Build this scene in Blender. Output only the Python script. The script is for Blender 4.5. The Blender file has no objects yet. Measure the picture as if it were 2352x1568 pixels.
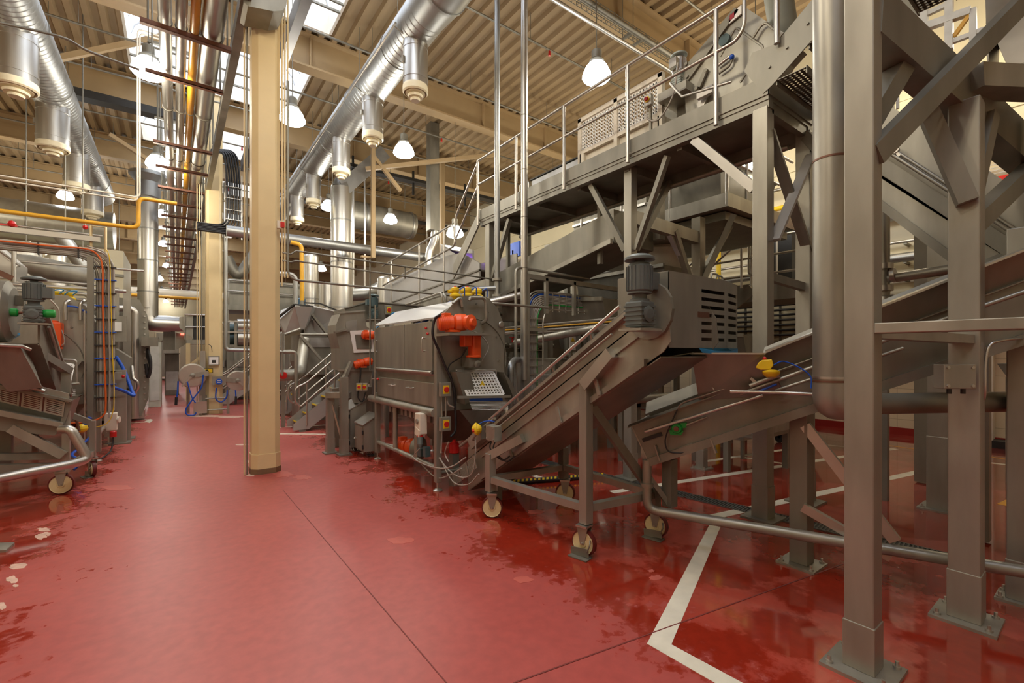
import bpy, math, random
from mathutils import Vector, Matrix
random.seed(11)
S = bpy.context.scene
COL = S.collection
PI = math.pi

# ------------------------------------------------------------------ camera
EYE = 1.6
YAW = math.radians(36.42)
FPX = 1045.0
HZN = 810.0
cam = bpy.data.cameras.new('camera')
cam.sensor_width = 36.0
cam.lens = 36.0 * FPX / 2352.0
cam.shift_y = (HZN - 784.0) / 2352.0
cam.clip_start = 0.02
cam.clip_end = 200
cam_o = bpy.data.objects.new('camera', cam)
cam_o.location = (0, 0, EYE)
cam_o.rotation_euler = (PI / 2, 0, -YAW)
COL.objects.link(cam_o)
S.camera = cam_o

# ------------------------------------------------------------------ world (bright overcast sky above the rooflights)
W = bpy.data.worlds.new('sky')
S.world = W
W.use_nodes = True
wn = W.node_tree.nodes
bg = wn['Background']
bg.inputs['Color'].default_value = (0.80, 0.86, 1.0, 1)
bg.inputs['Strength'].default_value = 5.0

# ------------------------------------------------------------------ exposure
S.view_settings.view_transform = 'Standard'
S.view_settings.look = 'None'
S.view_settings.exposure = 0.0
S.view_settings.gamma = 1.0
S.view_settings.use_curve_mapping = False

# ------------------------------------------------------------------ lamps of the hall: high bays between the roof beams, plus added unseen fill points
LAMP_W = 98.0
WARM = (1.0, 0.89, 0.69)
LAMP_FILL_SPOTS = [(5.34, 4.99, 6.0), (1.75, 9.3, 6.0), (4.0, 9.4, 6.0), (3.7, 14.3, 6.0), (5.7, 14.5, 6.0),
              (-0.35, 9.05, 6.0), (-0.36, 13.4, 6.0),
              (1.2, 3.7, 6.3), (8.6, 9.4, 6.0), (9.0, 4.6, 6.6), (9.8, 0.6, 6.8), (9.8, 2.6, 6.4), (0.5, 1.7, 6.5), (-2.2, 0.4, 6.6), (-3.4, 4.6, 6.0),  # mostly fill points added to brighten machine ends and right wall, no lamp bodies
              (-5.4, 9.2, 6.0), (-5.6, 14.0, 6.0), (8.2, 14.4, 6.0), 
              (-5.4, 19.0, 6.0), (-5.0, 0.2, 6.2)]
def lamp_fill_light(loc, k=1.0):
    l = bpy.data.lights.new('bay_and_fill_light', 'POINT')
    l.energy = k * LAMP_W * (1.35 if loc[0] < 1.6 and loc[1] < 5 else 1.0)
    l.color = WARM
    l.shadow_soft_size = 0.16
    o = bpy.data.objects.new('bay_and_fill_light', l)
    o.location = loc
    COL.objects.link(o)
    return o

# ------------------------------------------------------------------ measuring: a point of the photograph on a known plane of the hall
FWD = Vector((math.sin(YAW), math.cos(YAW), 0))
RGT = Vector((math.cos(YAW), -math.sin(YAW), 0))
def at(px, py, X=None, Y=None, Z=None, D=None):
    d = FWD + RGT * ((px - 1176) / FPX) + Vector((0, 0, (HZN - py) / FPX))
    if X is not None: t = X / d.x
    elif Y is not None: t = Y / d.y
    elif Z is not None: t = (Z - EYE) / d.z
    else: t = D
    return Vector((0, 0, EYE)) + d * t

# ------------------------------------------------------------------ mesh helpers
def V(*a):
    return Vector(a[0]) if len(a) == 1 else Vector(a)

class MB:
    """collects faces, builds ONE mesh object"""
    def __init__(s):
        s.v = []; s.f = []; s.sm = []; s.mi = []; s.cur = 0
    def add(s, vs, fs, smooth=False):
        b = len(s.v)
        s.v += [Vector(x) for x in vs]
        for f in fs:
            s.f.append([b + i for i in f]); s.sm.append(smooth); s.mi.append(s.cur)
        return s
    def box(s, c, size, R=None):
        c = V(c); h = [x / 2 for x in size]
        vs = [V(x * h[0], y * h[1], z * h[2]) for x in (-1, 1) for y in (-1, 1) for z in (-1, 1)]
        if R is not None: vs = [R @ v for v in vs]
        return s.add([c + v for v in vs], [(0, 1, 3, 2), (4, 6, 7, 5), (0, 4, 5, 1), (2, 3, 7, 6), (0, 2, 6, 4), (1, 5, 7, 3)])
    def bx(s, x0, x1, y0, y1, z0, z1):
        return s.box(((x0 + x1) / 2, (y0 + y1) / 2, (z0 + z1) / 2), (abs(x1 - x0), abs(y1 - y0), abs(z1 - z0)))
    def bar(s, p, q, w, h=None, up=(0, 0, 1)):
        """straight rectangular bar; w across, h along up"""
        p = V(p); q = V(q); h = w if h is None else h
        d = (q - p).normalized(); u = V(up)
        if abs(d.dot(u)) > 0.97: u = V(1, 0, 0) if abs(d.x) < 0.9 else V(0, 1, 0)
        a = d.cross(u).normalized(); b = a.cross(d).normalized()
        vs = []
        for e in (p, q):
            for i, j in ((-1, -1), (1, -1), (1, 1), (-1, 1)):
                vs.append(e + a * (i * w / 2) + b * (j * h / 2))
        return s.add(vs, [(3, 2, 1, 0), (4, 5, 6, 7), (0, 1, 5, 4), (1, 2, 6, 5), (2, 3, 7, 6), (3, 0, 4, 7)])
    def cyl(s, p, q, r, r2=None, n=14, caps=True):
        p = V(p); q = V(q); r2 = r if r2 is None else r2
        d = (q - p).normalized()
        u = V(0, 0, 1) if abs(d.z) < 0.9 else V(1, 0, 0)
        a = d.cross(u).normalized(); b = a.cross(d)
        vs = []
        for e, rr in ((p, r), (q, r2)):
            for i in range(n):
                t = 2 * PI * i / n
                vs.append(e + a * (rr * math.cos(t)) + b * (rr * math.sin(t)))
        s.add(vs, [(i, (i + 1) % n, n + (i + 1) % n, n + i) for i in range(n)], True)
        if caps:
            s.add(vs[:n], [tuple(range(n))[::-1]]); s.add(vs[n:], [tuple(range(n))])
        return s
    def tube(s, pts, r, n=8, bend=0.0, seg=5, caps=True, rad=None):
        pts = [V(p) for p in pts]
        if bend > 0 and len(pts) > 2:
            out = [pts[0]]
            for i in range(1, len(pts) - 1):
                a, b, c = pts[i - 1], pts[i], pts[i + 1]
                l = min(bend, (a - b).length * 0.48, (c - b).length * 0.48)
                p0 = b + (a - b).normalized() * l; p1 = b + (c - b).normalized() * l
                for k in range(seg + 1):
                    t = k / seg
                    out.append(p0 * (1 - t) ** 2 + b * (2 * t * (1 - t)) + p1 * t * t)
            out.append(pts[-1]); pts = out
        m = len(pts); vs = []; a = None
        for i in range(m):
            d = (pts[min(i + 1, m - 1)] - pts[max(i - 1, 0)])
            d = d.normalized() if d.length > 1e-9 else V(0, 0, 1)
            if a is None:
                u = V(0, 0, 1) if abs(d.z) < 0.9 else V(1, 0, 0)
                a = d.cross(u).normalized()
            else:
                a = (a - d * a.dot(d)).normalized()
            b = a.cross(d)
            rr = r if rad is None else rad[i]
            for k in range(n):
                t = 2 * PI * k / n
                vs.append(pts[i] + a * (rr * math.cos(t)) + b * (rr * math.sin(t)))
        fs = [(i * n + k, i * n + (k + 1) % n, (i + 1) * n + (k + 1) % n, (i + 1) * n + k) for i in range(m - 1) for k in range(n)]
        s.add(vs, fs, True)
        if caps:
            s.add(vs[:n], [tuple(range(n))[::-1]]); s.add(vs[-n:], [tuple(range(n))])
        return s
    def spline(s, pts, r, n=6, k=8):
        """smooth cable through points"""
        P = [V(p) for p in pts]; P = [P[0] * 2 - P[1]] + P + [P[-1] * 2 - P[-2]]
        out = []
        for i in range(1, len(P) - 2):
            for j in range(k):
                t = j / k
                out.append(0.5 * ((2 * P[i]) + (P[i + 1] - P[i - 1]) * t + (2 * P[i - 1] - 5 * P[i] + 4 * P[i + 1] - P[i + 2]) * t * t + (3 * P[i] - P[i - 1] - 3 * P[i + 1] + P[i + 2]) * t ** 3))
        out.append(P[-2])
        return s.tube(out, r, n)
    def lathe(s, o, prof, axis=(0, 0, 1), n=20, smooth=True):
        """prof: (radius, height along axis)"""
        o = V(o); d = V(axis).normalized()
        u = V(0, 0, 1) if abs(d.z) < 0.9 else V(1, 0, 0)
        a = d.cross(u).normalized(); b = a.cross(d)
        vs = []
        for r, h in prof:
            for k in range(n):
                t = 2 * PI * k / n
                vs.append(o + d * h + a * (r * math.cos(t)) + b * (r * math.sin(t)))
        for i in range(len(prof) - 1):     # separate rings so profile corners stay crisp
            s.add(vs[i * n:(i + 2) * n], [(k, (k + 1) % n, n + (k + 1) % n, n + k) for k in range(n)], smooth)
        if prof[0][0] > 1e-4: s.add(vs[:n], [tuple(range(n))[::-1]])
        if prof[-1][0] > 1e-4: s.add(vs[-n:], [tuple(range(n))])
        return s
    def prism(s, pts, vec):
        """closed polygon swept along vec"""
        pts = [V(p) for p in pts]; v = V(vec); n = len(pts)
        vs = pts + [p + v for p in pts]
        return s.add(vs, [tuple(range(n))[::-1], tuple(range(n, 2 * n))] + [(i, (i + 1) % n, n + (i + 1) % n, n + i) for i in range(n)])
    def hull8(s, a, b):
        """loft between two same-length polygons"""
        n = len(a)
        return s.add([V(p) for p in a] + [V(p) for p in b], [tuple(range(n))[::-1], tuple(range(n, 2 * n))] + [(i, (i + 1) % n, n + (i + 1) % n, n + i) for i in range(n)])
    def sheet(s, a, b, c, d, t=0.006):
        """thin four-cornered plate"""
        a, b, c, d = V(a), V(b), V(c), V(d)
        nn = (b - a).cross(d - a).normalized() * t
        return s.prism([a, b, c, d], nn)
    def ball(s, c, r, n=12, sq=1.0):
        m = n // 2
        return s.lathe(c, [(max(r * math.sin(PI * i / m), 0.0001), -r * sq * math.cos(PI * i / m)) for i in range(m + 1)], n=n)
    def grid(s, o, u, v, nu, nv, w, t=0.004, border=None):
        """perforated plate with real square holes: bars both ways inside a border"""
        o, u, v = V(o), V(u), V(v); nrm = u.cross(v).normalized()
        bd = border or w
        for i in range(nu + 1):
            p = o + u * (i / nu); s.bar(p, p + v, bd if i in (0, nu) else w, t, nrm)
        for i in range(nv + 1):
            p = o + v * (i / nv); s.bar(p, p + u, bd if i in (0, nv) else w, t, nrm)
        return s
    def slots(s, o, u, v, nslot, margin_u=0.12, margin_v=0.1, fill=0.5, t=0.004):
        """plate with long horizontal slots (real openings): u along slots, v across"""
        o, u, v = V(o), V(u), V(v); nrm = u.cross(v).normalized() * t
        def q(a0, a1, b0, b1):
            s.prism([o + u * a0 + v * b0, o + u * a1 + v * b0, o + u * a1 + v * b1, o + u * a0 + v * b1], nrm)
        q(0, margin_u, 0, 1); q(1 - margin_u, 1, 0, 1)
        step = (1 - 2 * margin_v) / nslot
        q(margin_u, 1 - margin_u, 0, margin_v); q(margin_u, 1 - margin_u, 1 - margin_v, 1)
        for i in range(nslot):
            b = margin_v + i * step
            q(margin_u, 1 - margin_u, b + step * fill, b + step)
        return s
    def build(s, name, mat, parent=None, bevel=0.0, kind=None):
        me = bpy.data.meshes.new(name)
        off = LOC.get(parent.name, V(0, 0, 0)) if parent else V(0, 0, 0)
        me.from_pydata([tuple(v - off) for v in s.v], [], s.f)
        me.polygons.foreach_set('use_smooth', s.sm)
        for m in (mat if isinstance(mat, (list, tuple)) else [mat]): me.materials.append(m)
        if isinstance(mat, (list, tuple)): me.polygons.foreach_set('material_index', s.mi)
        me.update()
        o = bpy.data.objects.new(name, me)
        COL.objects.link(o)
        if parent:
            o.parent = parent; LOC[o.name] = off
        if bevel > 0:
            b = o.modifiers.new('edge', 'BEVEL'); b.width = bevel; b.segments = 2; b.limit_method = 'ANGLE'; b.angle_limit = 0.7
        if kind: o['kind'] = kind
        return o

LOC = {}
def tag(o, label, cat, group=None):
    o['label'] = label; o['category'] = cat
    if group: o['group'] = group
    return o
def thing(name, label, cat, loc=(0, 0, 0), group=None):
    o = bpy.data.objects.new(name, None)
    o.empty_display_size = 0.05
    o.location = loc
    COL.objects.link(o)
    LOC[o.name] = V(loc)
    return tag(o, label, cat, group)
def struct(o):
    o['kind'] = 'structure'
    return o
def dup(root, delta=(0, 0, 0), label=None, rotz=None, group=None):
    def rec(o, par):
        c = o.copy(); COL.objects.link(c); LOC[c.name] = LOC.get(o.name, V(0, 0, 0))
        if par: c.parent = par
        for ch in list(o.children): rec(ch, c)
        return c
    r = rec(root, None)
    r.location = V(root.location) + V(delta)
    if rotz is not None: r.rotation_euler = (0, 0, rotz)
    if label: r['label'] = label
    if group: r['group'] = group
    return r
def P(fn, name, mat, parent, **k):
    """one-shape part"""
    m = MB(); fn(m); return m.build(name, mat, parent, **k)

# ------------------------------------------------------------------ materials
def nodes_of(name):
    m = bpy.data.materials.new(name); m.use_nodes = True
    nt = m.node_tree; b = nt.nodes['Principled BSDF']
    return m, nt, b
def srgb(r, g, b):
    f = lambda c: c / 12.92 if c <= 0.04045 else ((c + 0.055) / 1.055) ** 2.4
    return (f(r / 255), f(g / 255), f(b / 255), 1)
def plain(name, col, rough=0.5, metal=0.0, var=0.12, scale=6.0, spec=0.5, stretch=(1, 1, 1), rvar=0.1):
    """procedural: noise-mottled colour and roughness"""
    m, nt, b = nodes_of(name)
    N = nt.nodes.new; L = nt.links.new
    tc = N('ShaderNodeTexCoord'); mp = N('ShaderNodeMapping'); mp.inputs['Scale'].default_value = stretch
    nz = N('ShaderNodeTexNoise'); nz.inputs['Scale'].default_value = scale; nz.inputs['Detail'].default_value = 5
    L(tc.outputs['Object'], mp.inputs[0]); L(mp.outputs[0], nz.inputs['Vector'])
    r = N('ShaderNodeValToRGB')
    r.color_ramp.elements[0].position = 0.3; r.color_ramp.elements[1].position = 0.72
    r.color_ramp.elements[0].color = tuple(c * (1 - var) for c in col[:3]) + (1,)
    r.color_ramp.elements[1].color = tuple(min(1, c * (1 + var)) for c in col[:3]) + (1,)
    L(nz.outputs['Fac'], r.inputs[0]); L(r.outputs[0], b.inputs['Base Color'])
    mr = N('ShaderNodeMapRange'); mr.inputs[3].default_value = max(0.03, rough - rvar); mr.inputs[4].default_value = min(1, rough + rvar)
    L(nz.outputs['Fac'], mr.inputs[0]); L(mr.outputs[0], b.inputs['Roughness'])
    b.inputs['Metallic'].default_value = metal
    b.inputs['Specular IOR Level'].default_value = spec
    return m
def glow(name, col, strength):
    m, nt, b = nodes_of(name)
    b.inputs['Base Color'].default_value = (0.8, 0.8, 0.8, 1)
    b.inputs['Emission Color'].default_value = col
    b.inputs['Emission Strength'].default_value = strength
    return m
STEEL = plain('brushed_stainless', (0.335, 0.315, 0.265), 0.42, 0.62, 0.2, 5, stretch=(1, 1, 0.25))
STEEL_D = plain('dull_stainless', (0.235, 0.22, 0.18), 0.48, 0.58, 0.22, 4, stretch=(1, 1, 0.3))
STEEL_B = plain('bright_stainless', (0.52, 0.495, 0.455), 0.36, 0.92, 0.05, 5, rvar=.03)
SATIN = plain('satin_steel_panel', (.42, .405, .38), .42, .35, .05, 3)
GALV = plain('galvanised_sheet', (0.36, 0.36, 0.345), 0.44, 0.9, 0.07, 5, rvar=.03)
CLAD = plain('polished_cladding', (0.56, 0.545, 0.51), 0.34, 0.97, 0.03, 3, rvar=.02)
BLACK = plain('black_rubber', (0.02, 0.02, 0.022), 0.45, 0, 0.2)
CABLE_G = plain('grey_cable', (0.34, 0.31, 0.27), 0.45, 0, 0.1)
ORANGE = plain('orange_paint', srgb(226, 84, 28), 0.4, 0, 0.08, 9)
YELLOW = plain('yellow_plastic', srgb(226, 190, 30), 0.4, 0, 0.08)
YELLOW_P = plain('yellow_pipe_paint', srgb(214, 160, 44), 0.38, 0, 0.08)
BLUE = plain('blue_hose', srgb(30, 84, 190), 0.35, 0, 0.08)
LBLUE = plain('light_blue_plastic', srgb(40, 130, 180), 0.4, 0, 0.08)
GREEN = plain('green_plastic', srgb(26, 150, 60), 0.4, 0, 0.08)
RED = plain('red_paint', srgb(190, 30, 26), 0.35, 0, 0.08)
WHITE = plain('white_plastic', srgb(214, 206, 190), 0.4, 0, 0.05)
MOTOR = plain('grey_motor_paint', srgb(92, 98, 96), 0.45, 0.1, 0.12)
MOTOR_T = plain('teal_grey_motor_paint', srgb(72, 92, 94), 0.45, 0.1, 0.12)
CREAM = plain('cream_column_paint', srgb(214, 192, 146), 0.5, 0, 0.05, 3)
BEAM = plain('tan_beam_paint', srgb(166, 141, 103), 0.6, 0, 0.07, 2)
DECK = plain('cream_roof_deck', srgb(150, 127, 93), 0.6, 0, 0.08, 1.5)
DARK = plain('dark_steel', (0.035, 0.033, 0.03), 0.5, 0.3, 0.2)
WHEEL = plain('cream_wheel', srgb(214, 196, 150), 0.45, 0, 0.08)
TYRE = plain('maroon_tyre', srgb(96, 28, 24), 0.5, 0, 0.1)
LAMP_M = glow('lamp_lens', (0.88, 0.94, 1.0, 1), 40.0)
UV_M = glow('violet_tube', (0.42, 0.2, 1.0, 1), 7.0)
REDLED = glow('red_signal', (1.0, 0.1, 0.06, 1), 4.0)
PAPER = plain('white_paper', (0.78, 0.77, 0.74), 0.6, 0, 0.04)
FROST = plain('frosted_glass', (0.72, 0.72, 0.66), 0.25, 0, 0.04)
# ================================================================== SETTING
RX0, RX1, RY0, RY1, ZD = -9.5, 11.4, -6.0, 58.0, 8.4
# ---- floor: red resin, dry in the gangway, wet beside the machines
def floor_material():
    m, nt, b = nodes_of('red_resin_floor')
    N = nt.nodes.new; L = nt.links.new
    tc = N('ShaderNodeTexCoord')
    sx = N('ShaderNodeSeparateXYZ'); L(tc.outputs['Object'], sx.inputs[0])
    def math_(op, a, c=None, v=None):
        n = N('ShaderNodeMath'); n.operation = op
        L(a, n.inputs[0])
        if c is not None: L(c, n.inputs[1])
        if v is not None: n.inputs[1].default_value = v
        return n.outputs[0]
    off = math_('ABSOLUTE', math_('SUBTRACT', sx.outputs['X'], v=0.62))
    nz = N('ShaderNodeTexNoise'); nz.inputs['Scale'].default_value = 1.5; nz.inputs['Detail'].default_value = 9; nz.inputs['Roughness'].default_value = 0.62
    mp = N('ShaderNodeMapping'); mp.inputs['Scale'].default_value = (1.0, 1.0, 1.0)
    L(tc.outputs['Object'], mp.inputs[0]); L(mp.outputs[0], nz.inputs['Vector'])
    big = N('ShaderNodeTexNoise'); big.inputs['Scale'].default_value = 0.9; big.inputs['Detail'].default_value = 3
    L(tc.outputs['Object'], big.inputs['Vector'])
    fine = N('ShaderNodeTexNoise'); fine.inputs['Scale'].default_value = 14; fine.inputs['Detail'].default_value = 8
    L(tc.outputs['Object'], fine.inputs['Vector'])
    # wet = smoothstep over distance from the gangway, broken up by noise
    e = math_('ADD', off, math_('MULTIPLY', math_('SUBTRACT', nz.outputs['Fac'], v=0.5), v=2.1))
    e = math_('ADD', e, math_('MULTIPLY', math_('SUBTRACT', fine.outputs['Fac'], v=0.5), v=1.3))
    wet = N('ShaderNodeMapRange'); wet.interpolation_type = 'SMOOTHSTEP'
    wet.inputs[1].default_value = 1.32; wet.inputs[2].default_value = 1.72
    L(e, wet.inputs[0])
    pud = N('ShaderNodeMapRange'); pud.interpolation_type = 'SMOOTHSTEP'
    pud.inputs[1].default_value = 0.44; pud.inputs[2].default_value = 0.50
    L(nz.outputs['Fac'], pud.inputs[0])
    dry = N('ShaderNodeMix'); dry.data_type = 'RGBA'
    dry.inputs[6].default_value = srgb(164, 64, 58); dry.inputs[7].default_value = srgb(182, 92, 84)
    L(big.outputs['Fac'], dry.inputs[0])
    wetc = N('ShaderNodeMix'); wetc.data_type = 'RGBA'
    wetc.inputs[6].default_value = srgb(168, 66, 52); wetc.inputs[7].default_value = srgb(142, 40, 24)
    L(pud.outputs[0], wetc.inputs[0])
    c = N('ShaderNodeMix'); c.data_type = 'RGBA'
    L(wet.outputs[0], c.inputs[0]); L(dry.outputs[2], c.inputs[6]); L(wetc.outputs[2], c.inputs[7])
    # fine speckle of wear
    sp = N('ShaderNodeMapRange'); sp.inputs[1].default_value = 0.35; sp.inputs[2].default_value = 0.7; sp.inputs[3].default_value = 0.9; sp.inputs[4].default_value = 1.08
    L(fine.outputs['Fac'], sp.inputs[0])
    mul = N('ShaderNodeMix'); mul.data_type = 'RGBA'; mul.blend_type = 'MULTIPLY'; mul.inputs[0].default_value = 1
    cmb = N('ShaderNodeCombineColor'); [L(sp.outputs[0], cmb.inputs[i]) for i in range(3)]
    L(c.outputs[2], mul.inputs[6]); L(cmb.outputs[0], mul.inputs[7])
    L(mul.outputs[2], b.inputs['Base Color'])
    # roughness
    rw = N('ShaderNodeMapRange'); rw.inputs[3].default_value = 0.24; rw.inputs[4].default_value = 0.08
    L(pud.outputs[0], rw.inputs[0])
    rm = N('ShaderNodeMix'); rm.data_type = 'FLOAT'; rm.inputs[2].default_value = 0.40
    L(wet.outputs[0], rm.inputs[0]); L(rw.outputs[0], rm.inputs[3])
    L(rm.outputs[0], b.inputs['Roughness'])
    bp = N('ShaderNodeBump'); bp.inputs['Strength'].default_value = 0.03; bp.inputs['Distance'].default_value = 0.01
    L(fine.outputs['Fac'], bp.inputs['Height']); L(bp.outputs[0], b.inputs['Normal'])
    fx = N('ShaderNodeMapRange'); fx.interpolation_type = 'SMOOTHSTEP'     # the washed-down bay by the right wall holds a water film
    fx.inputs[1].default_value = 3.2; fx.inputs[2].default_value = 5.0; fx.inputs[3].default_value = 0.45; fx.inputs[4].default_value = 1.0
    L(sx.outputs['X'], fx.inputs[0])
    L(math_('MULTIPLY', wet.outputs[0], fx.outputs[0]), b.inputs['Coat Weight']); b.inputs['Coat Roughness'].default_value = 0.05; b.inputs['Coat IOR'].default_value = 1.45
    return m
FLOOR = floor_material()
m = MB(); m.bx(RX0, RX1, RY0, RY1, -0.12, 0); struct(m.build('floor', FLOOR))

def tile_material():
    m, nt, b = nodes_of('cream_wall_tiles')
    N = nt.nodes.new; L = nt.links.new
    tc = N('ShaderNodeTexCoord'); mp = N('ShaderNodeMapping'); mp.inputs['Rotation'].default_value = (0, PI / 2, PI / 2)
    br = N('ShaderNodeTexBrick'); br.offset = 0; br.inputs['Scale'].default_value = 1
    br.inputs['Color1'].default_value = srgb(222, 208, 180); br.inputs['Color2'].default_value = srgb(216, 201, 172); br.inputs['Mortar'].default_value = srgb(190, 174, 146)
    br.inputs['Mortar Size'].default_value = 0.006; br.inputs['Brick Width'].default_value = 0.3; br.inputs['Row Height'].default_value = 0.3
    sx = N('ShaderNodeSeparateXYZ'); cx = N('ShaderNodeCombineXYZ')
    L(tc.outputs['Object'], sx.inputs[0]); L(sx.outputs['Y'], cx.inputs[0]); L(sx.outputs['Z'], cx.inputs[1])
    L(cx.outputs[0], br.inputs['Vector']); L(br.outputs['Color'], b.inputs['Base Color'])
    b.inputs['Roughness'].default_value = 0.3
    return m
TILE = tile_material()
PANEL = plain('cream_wall_panel', srgb(208, 198, 168), 0.5, 0, 0.05, 1.2)
m = MB(); m.bx(RX1, RX1 + 0.2, RY0, RY1, 0, 1.9); struct(m.build('wall_right', TILE))
m = MB()
m.bx(RX1, RX1 + 0.2, RY0, RY1, 1.9, ZD + 0.3)
for z in (2.0, 2.75, 3.5, 4.25, 5.0, 5.75, 6.5): m.bx(RX1 - 0.03, RX1, RY0, RY1, z, z + 0.05)
struct(m.build('wall_right_cladding', PANEL))
m = MB(); m.bx(RX1 - 0.04, RX1, RY0, RY1, 0, 0.14); struct(m.build('baseboard_right', plain('red_resin_cove', srgb(150, 40, 34), 0.35, 0, 0.08)))
m = MB(); m.bx(RX0 - 0.2, RX0, RY0, RY1, 0, ZD + 0.3); struct(m.build('wall_left', PANEL))
m = MB(); m.bx(RX0 - 0.2, RX1 + 0.2, RY1, RY1 + 0.2, 0, ZD + 0.3); struct(m.build('wall_end', PANEL))
m = MB(); m.bx(RX0 - 0.2, RX1 + 0.2, RY0 - 0.2, RY0, 0, ZD + 0.3); struct(m.build('wall_back', PANEL))

# ---- roof: beams across the hall, ribbed deck along it, rooflights over the column line
BEAM_Y = [-3.3, 1.2, 5.75, 10.5, 14.6, 18.9, 23.2, 27.5, 31.8, 36.1, 40.4, 44.7, 49.0, 53.3]
SKX0, SKX1 = -0.84, 2.6
def deck_strip(m, x0, x1, y0, y1, z=ZD, pitch=0.27, dep=0.08):
    n = max(1, int(round((x1 - x0) / pitch))); p = (x1 - x0) / n
    prof = []
    for i in range(n):
        x = x0 + i * p
        prof += [(x, z + dep), (x + p * .38, z + dep), (x + p * .5, z), (x + p * .88, z)]
    prof.append((x1, z + dep))
    for i in range(len(prof) - 1):
        a, b = prof[i], prof[i + 1]
        m.add([(a[0], y0, a[1]), (b[0], y0, b[1]), (b[0], y1, b[1]), (a[0], y1, a[1])], [(0, 1, 2, 3)])
m = MB()
deck_strip(m, RX0 - .2, SKX0, RY0 - .2, RY1 + .2); deck_strip(m, SKX1, RX1 + .2, RY0 - .2, RY1 + .2)
ys = [RY0 - .2] + BEAM_Y + [RY1 + .2]
OPEN = []
for i in range(len(BEAM_Y) - 1):
    OPEN.append((BEAM_Y[i] + 0.45, BEAM_Y[i + 1] - 0.45))
edges = [RY0 - .2] + [y for o in OPEN for y in o] + [RY1 + .2]
for i in range(0, len(edges), 2): deck_strip(m, SKX0, SKX1, edges[i], edges[i + 1])
struct(m.build('ceiling', DECK))
for k, y in enumerate(BEAM_Y):
    m = MB()
    m.bx(RX0, RX1, y - 0.02, y + 0.02, 7.7, ZD); m.bx(RX0, RX1, y - 0.15, y + 0.15, 7.68, 7.72); m.bx(RX0, RX1, y - 0.15, y + 0.15, ZD - .03, ZD)
    x = RX0 + .8
    while x < RX1:
        m.bx(x, x + .02, y - .13, y + .13, 7.72, ZD - .03); x += 2.2
    struct(m.build('ceiling_beam', BEAM))
# long girders on the column lines
CURB = plain('white_rooflight_curb', srgb(226, 220, 206), 0.5, 0, 0.03)
def pane_material():
    m, nt, b = nodes_of('clear_rooflight_glazing')
    N = nt.nodes.new; L = nt.links.new
    tr = N('ShaderNodeBsdfTransparent'); tr.inputs[0].default_value = (0.93, 0.95, 0.96, 1)
    gl = N('ShaderNodeBsdfGlossy'); gl.inputs['Roughness'].default_value = 0.1
    mx = N('ShaderNodeMixShader'); mx.inputs[0].default_value = 0.06
    L(tr.outputs[0], mx.inputs[1]); L(gl.outputs[0], mx.inputs[2])
    L(mx.outputs[0], nt.nodes['Material Output'].inputs[0])
    return m
PANE = pane_material()
GBAR = plain('grey_glazing_bar', (0.45, 0.46, 0.47), .5)
for k, (y0, y1) in enumerate(OPEN):
    if y0 < -1: continue
    m = MB(); h = 0.5; zt = ZD + h
    m.bx(SKX0 - .05, SKX0, y0, y1, ZD - .06, zt); m.bx(SKX1, SKX1 + .05, y0, y1, ZD - .06, zt)
    m.bx(SKX0, SKX1, y0 - .05, y0, ZD - .06, zt); m.bx(SKX0, SKX1, y1, y1 + .05, ZD - .06, zt)
    w = struct(m.build('window_%d' % (k + 1), CURB))
    # barrel of ribs
    ribs = MB(); cx = (SKX0 + SKX1) / 2; rx = (SKX1 - SKX0) / 2
    arc = [(cx - rx * math.cos(PI * i / 12), zt + 0.75 * math.sin(PI * i / 12)) for i in range(13)]
    nr = 5
    for j in range(nr + 1):
        y = y0 + (y1 - y0) * j / nr
        ribs.tube([(a, y, z) for a, z in arc], 0.025, 6)
    for i in (3, 6, 9): ribs.bar((arc[i][0], y0, arc[i][1]), (arc[i][0], y1, arc[i][1]), 0.04)
    struct(ribs.build('window_frame', GBAR, w))
    g = MB()
    for i in range(12):
        g.add([(arc[i][0], y0, arc[i][1] + .03), (arc[i + 1][0], y0, arc[i + 1][1] + .03), (arc[i + 1][0], y1, arc[i + 1][1] + .03), (arc[i][0], y1, arc[i][1] + .03)], [(0, 1, 2, 3)])
    struct(g.build('window_glazing', PANE, w))
    gb = MB()
    for y in (y0 - .02, y1 + .02):
        gb.add([(a, y, z) for a, z in arc], [tuple(range(13))])
    struct(gb.build('window_end_panel', CURB, w))

# ---- floor lines and repairs
LINE = plain('white_floor_paint', srgb(222, 214, 194), 0.4, 0, 0.1, 8)
YLINE = plain('yellow_floor_paint', srgb(206, 150, 60), 0.4, 0, 0.1, 8)
def fline(pts, name='floor_line', mat=None):
    """outline (floor points from the photo) -> thin painted patch"""
    q = [at(x, y, Z=0) for x, y in pts]
    a = sum((q[i].x * q[(i + 1) % len(q)].y - q[(i + 1) % len(q)].x * q[i].y) for i in range(len(q)))
    if a < 0: q = q[::-1]
    m = MB(); m.prism(q, (0, 0, 0.002))
    return struct(m.build(name, mat or LINE))
def fstroke(p, q, w, mat=None):
    a = at(*p, Z=0.001); b = at(*q, Z=0.001)
    m = MB(); m.bar(a, b, w, 0.002); return struct(m.build('floor_line', mat or LINE))
a = [at(x, y, Z=0) for x, y in ((1630, 1204), (1657, 1205), (1542, 1480), (1486, 1478), (1642, 1568), (1705, 1568))]
e0 = a[4] + (a[4] - a[3]).normalized() * 1.2; e1 = a[5] + (a[5] - a[2]).normalized() * 1.2
m = MB(); m.prism([a[0], a[3], a[2], a[1]], (0, 0, .002)); m.prism([a[3], e0, e1, a[2]], (0, 0, .002)); struct(m.build('floor_line', LINE))
fstroke((1640, 1186), (2198, 1064), 0.11); fstroke((1405, 1130), (2056, 1030), 0.10); fstroke((1700, 1049), (1805, 1065), .08)
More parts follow.
